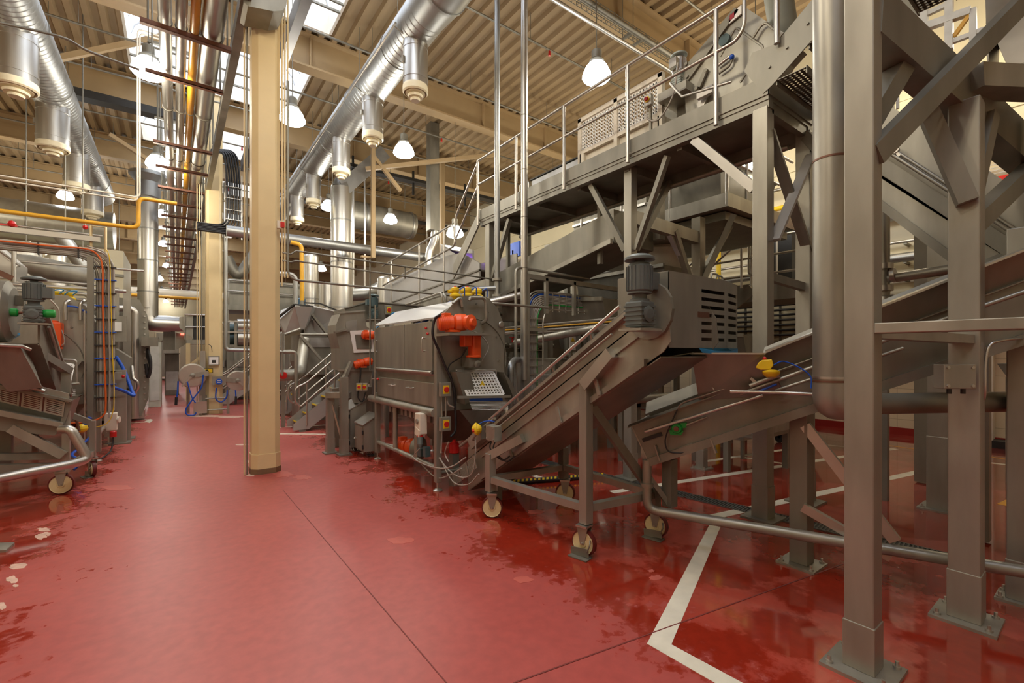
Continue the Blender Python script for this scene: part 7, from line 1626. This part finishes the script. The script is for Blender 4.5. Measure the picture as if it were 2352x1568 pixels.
# ================================================================== FAR MACHINES down the hall, far side
t = thing('blancher', 'tall flanged steel vessel machine with bolted ring, far side beyond the cables', 'machine', (-1.5, 13.8, 0))
P(lambda m: m.bx(-3.6, -.78, 14, 17, .15, 2.3), 'body', STEEL, t, bevel=.02)
P(lambda m: m.prism([(-.5 - .22 * math.cos(a) if 0 else -.52 + .0, 13.85 + .0, 0) for a in ()] or [(-.66, 13.8, .12), (-.54, 13.8, .5), (-.5, 13.8, 1.6), (-.56, 13.8, 2.5), (-.7, 13.8, 2.85), (-1.6, 13.8, 2.9), (-1.6, 13.8, .12)], (0, .14, 0)), 'flange_plate', STEEL_D, t)
P(lambda m: [m.cyl((-.6, 13.8, .5 + k * .14), (-.6, 13.77, .5 + k * .14), .02, n=6) for k in range(16)], 'bolt_pattern', STEEL_B, t)
P(lambda m: m.tube([(-.76, 13.5, .1), (-.76, 13.5, 2.6), (-2.6, 13.5, 2.6)], .07, 12, bend=.12), 'wash_pipe', STEEL_B, t)
P(lambda m: m.bx(-1.9, -.8, 13.55, 13.8, .1, .25), 'base_frame', STEEL_D, t)
P(lambda m: [m.spline([at(338, 800 + k * 4, Y=13.6), at(346, 830 + k * 3, Y=13.55), at(340, 862 + k, Y=13.6), at(335, 835, Y=13.6)], .035) for k in range(5)], 'hose_coil', BLACK, t)
P(lambda m: m.box(at(344, 785, Y=13.5), (.3, .4, .2)), 'hood', STEEL_D, t)
for z in (1.9, 2.05, 2.2, 2.35): P(lambda m: m.tube([(-3.5, 13.3, z), (-.9, 13.3, z)], .03, 8), 'pipe', STEEL_B, t)
for (a, y) in ((292, 12.6), (264, 12)):
    c = at(a, 800, Y=y); P(lambda m: m.bx(c.x - .06, c.x + .06, y - .06, y + .06, 0, 2.9), 'mast', STEEL, t)
t = thing('junction_box', 'white paper label on a grey box by the far-side masts', 'junction box', at(268, 752, Y=11.6))
P(lambda m: m.box(at(268, 755, Y=11.7), (.3, .12, .5)), 'box_body', STEEL, t); P(lambda m: m.box(at(269, 750, Y=11.6), (.14, .01, .18)), 'label', PAPER, t)
t = thing('enclosure', 'pale cream insulated enclosure above the far-side machines', 'enclosure', (-3, 18, 0))
P(lambda m: m.bx(-6.5, -1.3, 18.2, 21, 2.2, 4.7), 'enclosure_body', PANEL, t); P(lambda m: (m.bx(-6.5, -1.28, 18.15, 18.2, 3.9, 3.98), m.bx(-6.5, -1.28, 18.15, 18.2, 3.05, 3.12)), 'seam_trim', STEEL_D, t)
P(lambda m: m.bx(-6.4, -1.4, 18.4, 20.8, 0, 2.2), 'base', STEEL_D, t)
def box_cab(px0, px1, y, zt, dp, label, mat=STEEL, panel=None):
    a = at(px0, 800, Y=y); b = at(px1, 800, Y=y)
    t = thing('tall_cabinet', label, 'cabinet', (a.x, y, 0), 'cabinets down the hall')
    P(lambda m: m.bx(a.x, b.x, y, y + dp, 0, zt), 'cabinet_body', mat, t, bevel=.01)
    P(lambda m: m.bx(a.x + .04, b.x - .04, y - .02, y, .2, zt * .55 if panel is None else panel), 'door', plain('pale_grey_door', (.5, .5, .46), .45) if 'pale_grey_door' not in bpy.data.materials else bpy.data.materials['pale_grey_door'], t)
    P(lambda m: m.bx(a.x - .02, b.x + .02, y - .03, y + dp, zt, zt + .04), 'top', STEEL_D, t)
    return t
box_cab(341, 370, 17, 1.95, 1.2, 'pale grey tall cabinet on the far side beyond the flanged vessel', plain('pale_green_grey_panel', (.45, .45, .38), .4), 1.8)
box_cab(378, 411, 21.4, 1.55, .9, 'dark cabinet with pale lower door at the end of the gangway', STEEL_D, .9)
t = thing('heat_unit', 'dark boxy heater unit with cone inlet on a railed platform beside the second column', 'heater', (.6, 18.5, 2))
HUY = 18.7
def hu(a, b, y=HUY): return at(a, b, Y=y)
P(lambda m: m.hull8([hu(412, 728), hu(412, 752), hu(412, 752, HUY + .4), hu(412, 728, HUY + .4)], [hu(445, 725), hu(445, 780), hu(445, 780, HUY + .9), hu(445, 725, HUY + .9)]), 'inlet_cone', STEEL, t)
P(lambda m: m.prism([hu(444, 725), hu(478, 725), hu(478, 780), hu(444, 780)], (0, 1, 0)), 'heater_box', DARK, t)
P(lambda m: m.prism([hu(375, 755, HUY + 1), hu(402, 755, HUY + 1), hu(402, 803, HUY + 1), hu(375, 803, HUY + 1)], (0, .8, 0)), 'side_box', STEEL_D, t)
P(lambda m: m.prism([hu(403, 762, HUY + .9), hu(426, 772, HUY + .9), hu(426, 790, HUY + .9), hu(405, 803, HUY + .9)], (0, .8, 0)), 'outlet_cone', STEEL, t)
P(lambda m: m.box(hu(419, 767, HUY + .8), (.1, .04, .07)), 'red_signal', REDLED, t)
P(lambda m: m.prism([hu(428, 780), hu(478, 780), hu(478, 790), hu(428, 790)], (0, 1.2, 0)), 'platform', STEEL, t)
P(lambda m: (m.tube([hu(424, 722, HUY - .1), hu(478, 724, HUY - .1)], .03, 6), m.tube([hu(424, 750, HUY - .1), hu(478, 751, HUY - .1)], .025, 6)), 'rail', STEEL_B, t)
P(lambda m: [m.tube([hu(a, 722, HUY - .1), hu(a, 780, HUY - .1)], .025, 6) for a in (425, 463)], 'rail_post', STEEL_B, t)
for a in (432, 476): P(lambda m: m.bar(hu(a, 788), V(hu(a, 788).x, HUY + .05, 0), .12), 'leg', CREAM, t)
P(lambda m: m.bar(hu(434, 840), hu(475, 808), .08), 'brace', CREAM, t)
for a in (340, 377):
    pass

# ---- hose reels on the second column
def reel(c, r, label, hose_pts, lever):
    t = thing('hose_reel', label, 'hose reel', c, 'hose reels')
    P(lambda m: m.lathe(V(c) + V(0, .0, 0), [(.05, -.02), (r * .45, -.02), (r * .5, .0), (r, .0), (r, .02), (r * .9, .025)], (0, -1, 0), 26), 'front_disc', STEEL_B, t)
    P(lambda m: m.lathe(V(c) + V(0, .16, 0), [(r * .9, -.01), (r, 0), (r, .02), (.05, .02)], (0, -1, 0), 26), 'rear_disc', STEEL, t)
    P(lambda m: m.lathe(V(c) + V(0, .14, 0), [(r * .8, 0), (r * .86, .03), (r * .86, .1), (r * .8, .13)], (0, -1, 0), 24), 'hose_winding', BLUE, t)
    P(lambda m: m.bar(V(c) + V(-.02, -.05, 0), V(c) + V(.34 * lever, -.05, .05), .03, .12), 'arm', STEEL, t)
    P(lambda m: (m.bar(V(c) + V(0, -.07, 0), V(c) + V(-.22 * lever, -.08, -.26), .03, .04),), 'guide_lever', STEEL_B, t)
    P(lambda m: m.lathe(V(c) + V(0, -.06, 0), [(.06, 0), (.06, .02), (.03, .03)], (0, -1, 0), 12), 'hub', STEEL_D, t)
    P(lambda m: m.spline(hose_pts, .018), 'hose', BLUE, t)
    return t
c = at(442, 862, Y=14.0); RY = 13.85
t = reel(c, .30, 'steel hose reel with blue hose left of the second column', [at(409, 875, Y=RY), at(408, 895, Y=RY), at(406, 912, Y=RY)], 1)
P(lambda m: m.cyl(at(405, 912, Y=RY), at(404, 930, Y=RY), .03, n=8), 'hose_nozzle', BLACK, t)
P(lambda m: m.spline([at(430, 876, Y=RY), at(440, 910, Y=RY), at(449, 925, Y=RY)], .016), 'hose', BLUE, t)
P(lambda m: m.spline([at(467, 860, Y=RY), at(462, 890, Y=RY), at(440, 920, Y=RY), at(427, 940, Y=RY), at(430, 952, Y=RY), at(445, 953, Y=RY), at(451, 947, Y=RY)], .018), 'hose', BLUE, t)
c = at(546, 874, Y=14.2)
t = reel(c, .27, 'steel hose reel with a round blue disc sign right of the second column', [at(497, 890, Y=14), at(496, 915, Y=14), at(508, 923, Y=14), at(520, 912, Y=14), at(522, 896, Y=14)], -1)
P(lambda m: m.spline([at(541, 896, Y=14), at(542, 912, Y=14)], .018), 'hose', BLUE, t); P(lambda m: m.cyl(at(542, 910, Y=14), at(541, 928, Y=14), .028, n=8), 'hose_nozzle', BLACK, t)
t = thing('mandatory_sign', 'round blue sign with white marks on the hose reel bracket', 'sign', at(503, 876, Y=14))
P(lambda m: m.box(at(503, 874, Y=14.05), (.3, .02, .22)), 'plate', STEEL, t); P(lambda m: m.lathe(at(503, 876, Y=14.0), [(.075, 0), (.075, .01)], (0, -1, 0), 20), 'disc', BLUE, t)
P(lambda m: [m.box(at(503, 874 + 4 * k, Y=13.985), (.07, .004, .014)) for k in range(2)], 'white_mark', PAPER, t)
t = thing('framed_notice', 'white framed notice with dark picture on the second column', 'sign', at(491, 828, Y=14.1))
e = at(491, 828, Y=14.13); P(lambda m: m.box(e, (.26, .03, .24)), 'frame', STEEL, t); P(lambda m: m.box(e + V(0, -.02, 0), (.2, .004, .19)), 'sheet', PAPER, t); P(lambda m: m.box(e + V(0, -.024, -.02), (.09, .003, .07)), 'picture', DARK, t)
P(lambda m: m.spline([at(487, 808, Y=14.1), at(485, 795, Y=14.13), at(478, 790, Y=14.13)], .008), 'cable', BLACK, t)
t = thing('warning_sign', 'yellow and black warning sign beside the second column', 'sign', at(475, 852, Y=14))
e = at(475, 851, Y=14.02); P(lambda m: m.box(e, (.27, .02, .12)), 'plate', BLACK, t); P(lambda m: (m.box(e + V(0, -.012, 0), (.24, .004, .09)),), 'yellow_field', YELLOW, t)
P(lambda m: (m.prism([e + V(-.05, -.016, -.03), e + V(.05, -.016, -.03), e + V(.02, -.016, .03), e + V(-.02, -.016, .03)], (0, -.003, 0)),), 'black_mark', BLACK, t)
t = thing('steel_box', 'grey steel cabinet column strapped beside the second column', 'cabinet', at(470, 830, Y=14.2))
P(lambda m: m.box(at(465, 828, Y=14.2), (.12, .2, .5)), 'box_body', STEEL, t); P(lambda m: m.box(at(465, 900, Y=14.2), (.12, .2, .9)), 'post_box', STEEL_D, t); P(lambda m: m.box(at(460, 935, Y=14.05), (.28, .1, .3)), 'tray', STEEL_B, t)
P(lambda m: m.bx(at(470, 900, Y=14.25).x - .05, at(470, 900, Y=14.25).x + .05, 14.2, 14.3, 0, .5), 'foot', STEEL_D, t)
t = thing('barrier_post', 'short steel post with black and yellow striped top left of the hose reels', 'barrier', at(432, 930, Y=15))
e = at(432, 935, Y=14.9)
P(lambda m: m.bar((e.x, 14.9, 0), (e.x, 14.9, .75), .07), 'post', STEEL, t)
P(lambda m: [m.bx(e.x - .08, e.x + .3, 14.86, 14.94, .70 + .0, .76)], 'rail', YELLOW, t); P(lambda m: [m.bx(e.x - .06 + k * .1, e.x - .01 + k * .1, 14.85, 14.86, .70, .76) for k in range(4)], 'stripe_pattern', BLACK, t)
# second column pipes
t = thing('downpipe', 'galvanised downpipe on the right face of the second column turning off to the machines', 'pipe', (1.1, 14.3, 1.7))
P(lambda m: m.tube([at(518, 420, Y=14.3), at(518, 803, Y=14.3), at(590, 805, Y=14.3), at(640, 806, Y=14.3)], .05, 10, bend=.1), 'pipe_body', GALV, t)
t = thing('conduit_run', 'thin conduits climbing the left face of the second column', 'conduit', (.5, 14.2, 1))
for k in range(3): P(lambda m: m.tube([(.53 - k * .05, 14.2, .3), (.53 - k * .05, 14.2, 7.5)], .013, 6), 'conduit', CREAM if k else STEEL_D, t)

# ---- far machine with shiny rolls and stair, right of column 2
stair(16.3, 17.0, 1.15, 2.75, 1.35, 'far steel stair beside the second column, under the hose reel')
t = thing('roll_machine', 'far framed machine with two shiny rolls and teal motors, between the two columns', 'machine', (2, 17.8, 0))
RYY = 17.8
def rm(a, b, y=RYY): return at(a, b, Y=y)
P(lambda m: m.cyl(rm(545, 750), rm(600, 750), .26, n=20), 'upper_roll', CLAD, t); P(lambda m: m.cyl(rm(545, 776), rm(600, 776), .28, n=20), 'lower_roll', CLAD, t)
P(lambda m: [m.cyl(rm(512, 757, RYY + .4), rm(538, 757, RYY + .4), .2, n=14), m.cyl(rm(515, 778, RYY + .4), rm(538, 778, RYY + .4), .2, n=14)], 'drive_motor', MOTOR_T, t)
for a in (524, 541): P(lambda m: m.bar(rm(a, 735, RYY - .2), V(rm(a, 735, RYY - .2).x, RYY - .2, 0), .08), 'frame_post', STEEL_D, t)
P(lambda m: (m.bx(rm(510, 790).x, rm(600, 790).x, RYY - .1, RYY + 1.5, 1.35, 1.8), m.bx(rm(510, 790).x, rm(600, 790).x, RYY + .2, RYY + 1.5, 0.1, 1.1)), 'bed', STEEL_D, t)
P(lambda m: [m.bar(rm(508, b, RYY - .25), rm(600, b + 1, RYY - .25), .05) for b in (738, 762)], 'rail', STEEL_B, t)
t = thing('mezzanine_unit', 'far dim equipment deck with pipes above the shiny rolls', 'platform', (2, 20, 3))
P(lambda m: m.bx(1.4, 4.5, 19.8, 22, 3.2, 3.4), 'deck', STEEL_D, t); P(lambda m: m.bx(1.6, 4.2, 20, 21.6, 3.4, 4.4), 'unit', STEEL_D, t)
P(lambda m: [m.tube([(1.4, 19.75, z), (4.5, 19.75, z)], .03, 6) for z in (3.9, 4.3)] + [m.tube([(x, 19.75, 3.3), (x, 19.75, 4.3)], .03, 6) for x in (1.5, 2.6, 3.8)], 'rail', STEEL_B, t)
for x in (1.5, 4.4): P(lambda m: m.bar((x, 19.9, 0), (x, 19.9, 3.2), .12), 'leg', STEEL_D, t)
P(lambda m: m.tube([(1.3, 19.5, 2.6), (4.8, 19.5, 2.6)], .15, 10), 'pipe', STEEL, t)
P(lambda m: m.tube([rm(520, 590, 20), rm(545, 640, 20), rm(590, 575, 20)], .2, 10, bend=.4), 'bend_duct', STEEL_D, t)
# ================================================================== TANKS AND DUCTS beyond the drum machine
def tank(px, py0, y, r, zb, label, rings=2):
    a = at(px, py0, Y=y); t = thing('storage_tank', label, 'tank', (a.x, y, zb), 'polished tanks in the distance')
    P(lambda m: m.lathe((a.x, y, zb), [(r, 0), (r, a.z - zb), (r * .9, a.z - zb + .06), (.02, a.z - zb + .12)], n=26), 'shell', CLAD, t)
    P(lambda m: [m.lathe((a.x, y, zb + (a.z - zb) * (k + 1) / (rings + 1)), [(r, -.02), (r * 1.02, -.02), (r * 1.02, .02), (r, .02)], n=26) for k in range(rings)], 'hoop_seam', GALV, t)
    for i in (-1, 1): P(lambda m: m.bar((a.x + r * .7 * i, y - r * .3, 0), (a.x + r * .7 * i, y - r * .3, zb + .1), .08), 'leg', STEEL_D, t)
    return t
tank(714, 590, 16, .24, .6, 'tall slim polished tank left of the vertical polished duct')
tank(752, 655, 17, .33, .6, 'shorter polished tank partly behind the vertical polished duct')
tank(733, 655, 18.2, .3, .6, 'darker polished tank just right of the tall slim tank')
tank(887, 641, 14.2, .27, .8, 'short polished tank above the gabled trough, right of the vertical duct')
tank(50, 578, 12.66, .28, 1.2, 'pale tank at the left edge behind the far-side machine')
tank(132, 590, 17.6, .26, 2.9, 'short polished drum hanging in the far-side pipework')
t = thing('yellow_riser', 'yellow vertical pipe with elbow right of the first column', 'pipe', (1.9, 12, 2))
P(lambda m: m.tube([at(668, 556, Y=12), at(693, 562, Y=12), at(694, 690, Y=12)], .05, 10, bend=.15), 'pipe_body', YELLOW_P, t)
P(lambda m: m.tube([at(694, 690, Y=12), V(at(694, 690, Y=12).x, 12, 0)], .05, 8), 'lower_pipe', STEEL_D, t)
t = thing('pale_riser', 'pale insulated pipe with elbow beside the yellow riser', 'pipe', (1.8, 11.6, 2))
P(lambda m: m.tube([at(640, 628, Y=11.6), at(678, 630, Y=11.6), at(679, 700, Y=11.6)], .055, 10, bend=.15), 'pipe_body', GALV, t)
t = thing('air_duct', 'horizontal polished duct length behind the vertical duct', 'air duct', (4.4, 15, 3))
P(lambda m: m.tube([at(770, 678, Y=15), at(850, 674, Y=15), at(890, 650, Y=15.4)], .22, 16, bend=.3), 'duct_body', GALV, t)
for a in (812, 838): P(lambda m: m.tube([V(at(a, 600, Y=15).x, 15, ZD + .04), at(a, 690, Y=15)], .03, 6), 'hanger', STEEL_B, t)
t = thing('grey_duct', 'wide dim round duct crossing under the roof behind the lamps', 'air duct', (5, 17, 6))
P(lambda m: m.tube([at(800, 490, Y=17), at(948, 520, Y=17)], .5, 20), 'duct_body', STEEL_D, t); P(lambda m: [m.lathe(at(a, 490 + (a - 800) * .2, Y=17), [(.5, -.03), (.53, -.03), (.53, .03), (.5, .03)], (1, 0, 0), 20) for a in (836, 940)], 'collar_seam', GALV, t)
for a in (820, 930): P(lambda m: m.tube([at(a, 480, Y=17), V(at(a, 480, Y=17).x, 17, ZD + .04)], .012, 5), 'hanger', STEEL_D, t)
t = thing('vent_pipe', 'bent polished pipe standing behind the conveyor walkway rail', 'pipe', at(990, 570, Y=12))
P(lambda m: m.tube([at(1000, 520, Y=12.3), at(998, 555, Y=12.3), at(985, 580, Y=12.3), at(985, 640, Y=12.3)], .12, 12, bend=.2), 'pipe_body', CLAD, t)
P(lambda m: m.bar(at(994, 460, Y=12.3), at(994, 530, Y=12.3), .3), 'upper_duct', STEEL_D, t)
P(lambda m: m.bar(at(994, 465, Y=12.3), V(at(994, 465, Y=12.3).x, 12.3, ZD), .28), 'roof_duct', STEEL_D, t)
t = thing('cream_post', 'slim cream roof post behind the conveyor walkway', 'post', at(1015, 600, Y=13))
x = at(1016, 500, Y=13).x; P(lambda m: m.bar((x, 13, 0), (x, 13, 7.7), .13), 'post_body', BEAM, t)
# far walkways, machines and clutter further down on the right
far_machine(5.8, 8.4, 12.5, 15, .4, 2.4, 'pale far machine block beyond the conveyor walkway', STEEL)
far_machine(2.7, 4.4, 14.8, 17, .5, 1.7, 'far low steel machine behind the hoppers', STEEL)
far_machine(4.9, 7, 17.5, 21, .4, 3.2, 'big far machine housing under the dim roof duct', STEEL_D)
far_machine(1.6, 3.2, 23, 26, .2, 2.4, 'distant steel housing right of the pipe rack', STEEL)
far_machine(-3.6, -1.2, 24, 28, .2, 2.6, 'distant steel housing on the far side past the cabinets', STEEL)
far_machine(-1.0, .2, 33, 36, .2, 2.8, 'most distant pale housing at the end of the gangway', PANEL)
# far side overhead pipework
t = thing('air_duct', 'wide round pinkish duct crossing low over the far-side drum machine', 'air duct', (-3.5, 13, 3.4))
P(lambda m: m.tube([at(-40, 590, Y=12.5), at(68, 608, Y=12.5), at(215, 640, Y=12.5)], .2, 16), 'duct_body', STEEL, t)
for a in (60, 190): P(lambda m: m.tube([at(a, 600, Y=12.5), V(at(a, 600, Y=12.5).x, 12.5, ZD + .04)], .012, 5), 'hanger', STEEL_D, t)
t = thing('spiral_pipe', 'silver pipe slanting down to the far-side drum machine', 'pipe', (-2.5, 14, 4))
P(lambda m: m.tube([at(135, 535, Y=14), at(212, 640, Y=14)], .14, 12), 'pipe_body', GALV, t)
P(lambda m: m.tube([at(150, 555, Y=14), V(at(150, 555, Y=14).x, 14, ZD + .04)], .012, 5), 'hanger', STEEL_D, t)
for i, (b0, b1, lb) in enumerate(((515, 542, 'upper thin rail crossing the far side below the yellow pipe'), (640, 655, 'thin pipe over the far-side enclosure'), (600, 622, 'bright pipe crossing in front of the cream enclosure'))):
    t = thing('thin_pipe', lb, 'pipe', at(100, b0, Y=11.5), 'thin pipes on the far side')
    P(lambda m: m.tube([at(-40, b0 - 6, Y=11.5), at(235 if i < 2 else 330, b1, Y=11.5)], .022, 6), 'pipe_body', STEEL_B, t)
t = thing('red_valve', 'small red valve on the thin rail at the far left', 'valve', at(27, 513, Y=11.4)); P(lambda m: (m.ball(at(27, 514, Y=11.4), .06, 8), m.box(at(20, 517, Y=11.4), (.2, .03, .03))), 'valve_body', RED, t)
t = thing('sprinkler_drop', 'red sprinkler drop beneath the yellow pipe', 'sprinkler', at(196, 520, Y=11.4)); P(lambda m: m.ball(at(196, 522, Y=10.4), .04, 8), 'head', RED, t); P(lambda m: m.cyl(at(196, 522, Y=10.4), at(196, 503, Y=10.4), .014, n=6), 'stem', WHITE, t)
t = thing('inclined_conveyor', 'pale inclined conveyor flank with dark rail at the far left edge', 'conveyor', at(15, 620, Y=10))
P(lambda m: m.prism([at(a, b, Y=10.2) for a, b in ((-60, 520), (32, 598), (32, 642), (-60, 590))], (0, .8, 0)), 'flank', STEEL_B, t); P(lambda m: m.bar(at(-60, 600, Y=10.1), at(30, 640, Y=10.1), .06, .08), 'lower_rail', RUST, t)
P(lambda m: m.tube([at(-60, 530, Y=10.1), at(45, 612, Y=10.1), at(34, 612, Y=10.1)], .02, 6), 'hand_rail', STEEL_B, t)
P(lambda m: [m.tube([at(a, 560, Y=10.1), V(at(a, 560, Y=10.1).x, 10.1, 2.3)], .03, 6) for a in (32,)], 'stanchion', STEEL_B, t)
# ================================================================== DARK MACHINERY beneath and beyond the raised walkway
def trough(x0, x1, y0, y1, z0, z1, sl, label, mat=STEEL_D):
    t = thing('trough_conveyor', label, 'conveyor', ((x0 + x1) / 2, y0, 0))
    P(lambda m: m.prism([(x0, y0, z0), (x1, y0, z0), (x1 + .12, y0, z1), (x0 - .12, y0, z1)], (0, y1 - y0, sl)), 'trough_body', mat, t)
    for x in (x0 - .12, x1 + .12): P(lambda m: m.bar((x, y0, z1), (x, y1, z1 + sl), .04, .06), 'rim', STEEL, t)
    for y in (y0 + .3, y1 - .3):
        for x in (x0, x1): P(lambda m: m.bar((x, y, 0), (x, y, z0 + .1), .08), 'leg', STEEL_D, t)
        P(lambda m: m.bar((x0, y, z0 * .5), (x1, y, z0 * .9), .05), 'brace', STEEL_D, t)
    return t
trough(5.5, 5.9, 4.9, 9.6, 2.05, 2.45, .35, 'dark trough conveyor at mid height behind the cable ladder rail')
trough(6.8, 7.5, 4.7, 6.8, 2.5, 3.1, 0, 'dark broad trough conveyor beneath the inner platform')
trough(7.9, 8.4, 3.9, 8.6, 1.5, 1.9, .2, 'dim trough conveyor near the far walkway along the wall')
def rack_frame(x0, x1, y, z1, label, n=3):
    t = thing('valve_station', label, 'pipe frame', (x0, y, 0))
    for k in range(n + 1): P(lambda m: m.bar((x0 + (x1 - x0) * k / n, y, 0), (x0 + (x1 - x0) * k / n, y, z1), .08), 'post', STEEL_D, t)
    for j, z in enumerate((z1, z1 * .72, z1 * .45)):
        P(lambda m: m.bar((x0, y, z), (x1, y, z), .08, .07), 'beam', STEEL_D, t)
        P(lambda m: m.tube([(x0 - .2, y - .12, z + .1), (x1 + .3, y - .12, z + .1)], .04 + .012 * j, 8), 'pipe', STEEL if j != 1 else STEEL_D, t)
    for k in range(n):
        xm = x0 + (x1 - x0) * (k + .5) / n
        v = P(lambda m: m.lathe((xm, y - .12, z1 * .72 + .1), [(.03, -.14), (.07, -.08), (.07, .08), (.03, .14)], (1, 0, 0), 10), 'valve', STEEL, t)
        P(lambda m: m.lathe((xm, y - .12, z1 * .72 + .28), [(.02, -.14), (.02, -.02), (.07, -.02), (.07, .0)], n=10), 'valve_wheel', (BLUE, RED, BLACK)[k % 3], v)
        P(lambda m: m.bar((x0 + (x1 - x0) * k / n, y, z1 * .45), (xm, y, z1 * .72), .05), 'brace', STEEL_D, t)
    return t
rack_frame(4.9, 6.6, 7.9, 2.3, 'dark frame of pipes and valves under the far end of the raised walkway')
rack_frame(6.9, 7.7, 7.3, 3.2, 'dark frame of pipes and valves deep behind the steep conveyor', 2)
rack_frame(5.3, 6.0, 4.45, 1.8, 'narrow pipe frame in shade just behind the slotted hood', 2)
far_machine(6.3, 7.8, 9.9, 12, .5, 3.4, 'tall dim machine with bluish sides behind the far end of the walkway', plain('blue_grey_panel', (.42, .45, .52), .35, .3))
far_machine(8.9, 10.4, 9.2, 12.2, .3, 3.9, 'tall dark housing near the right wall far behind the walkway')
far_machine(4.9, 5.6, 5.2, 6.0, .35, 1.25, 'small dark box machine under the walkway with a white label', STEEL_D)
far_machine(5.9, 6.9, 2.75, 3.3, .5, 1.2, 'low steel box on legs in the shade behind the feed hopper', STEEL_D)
t = thing('white_drum', 'white rounded cyclone hopper with cone, glimpsed beyond the slotted hood', 'hopper', (7.6, 5.8, 2.6))
e = at(1515, 590, X=7.4)
P(lambda m: m.lathe((e.x, e.y, e.z - .35), [(.12, -.3), (.42, .05), (.42, .45), (.3, .6), (.02, .62)], n=22), 'shell', WHITE, t); P(lambda m: m.bar((e.x, e.y, 0), (e.x, e.y, e.z - .6), .1), 'stand', STEEL_D, t)
for i, (px, py, X_, mt, lb) in enumerate(((1300, 590, 7.0, PAPER, 'pale lit panel glimpsed between dark frames, left of the slotted hood'), (1345, 625, 6.8, PAPER, 'second pale lit panel glimpsed low between dark frames'), (1180, 575, 6.4, BLUE, 'blue tarp-like cover glimpsed beyond the twin risers'))):
    e = at(px, py, X=X_); t = thing('instrument_cabinet', lb, 'panel', e)
    P(lambda m: m.box(e, (.06, .5, .34)), 'cabinet_body', mt, t); P(lambda m: m.bar((e.x, e.y, 0), (e.x, e.y, e.z), .06), 'stand', STEEL_D, t)
# cream-side clutter along the gangway's far end
far_machine(1.8, 3.0, 28, 31, .2, 2.2, 'small distant housing at the far end right of the gangway', STEEL)
t = thing('cross_pipe', 'bright white insulated pipe crossing low at the far end of the pipe rack', 'pipe', (-1, 26, 4)); P(lambda m: m.tube([(-4, 26, 4.3), (6, 26, 4.3)], .2, 12), 'pipe_body', WHITE, t); P(lambda m: [m.tube([(x, 26, 4.3), (x, 26, ZD + .03)], .015, 5) for x in (-2,)], 'hanger', STEEL_D, t)
t = thing('cross_pipe', 'yellow pipe crossing low near the far end of the pipe rack', 'pipe', (-1, 24, 4)); P(lambda m: m.tube([(-3, 23.5, 3.9), (4, 23.5, 3.9)], .06, 8), 'pipe_body', YELLOW_P, t); P(lambda m: m.tube([(-2, 23.5, 3.9), (-2, 23.5, ZD + .03)], .015, 5), 'hanger', STEEL_D, t)
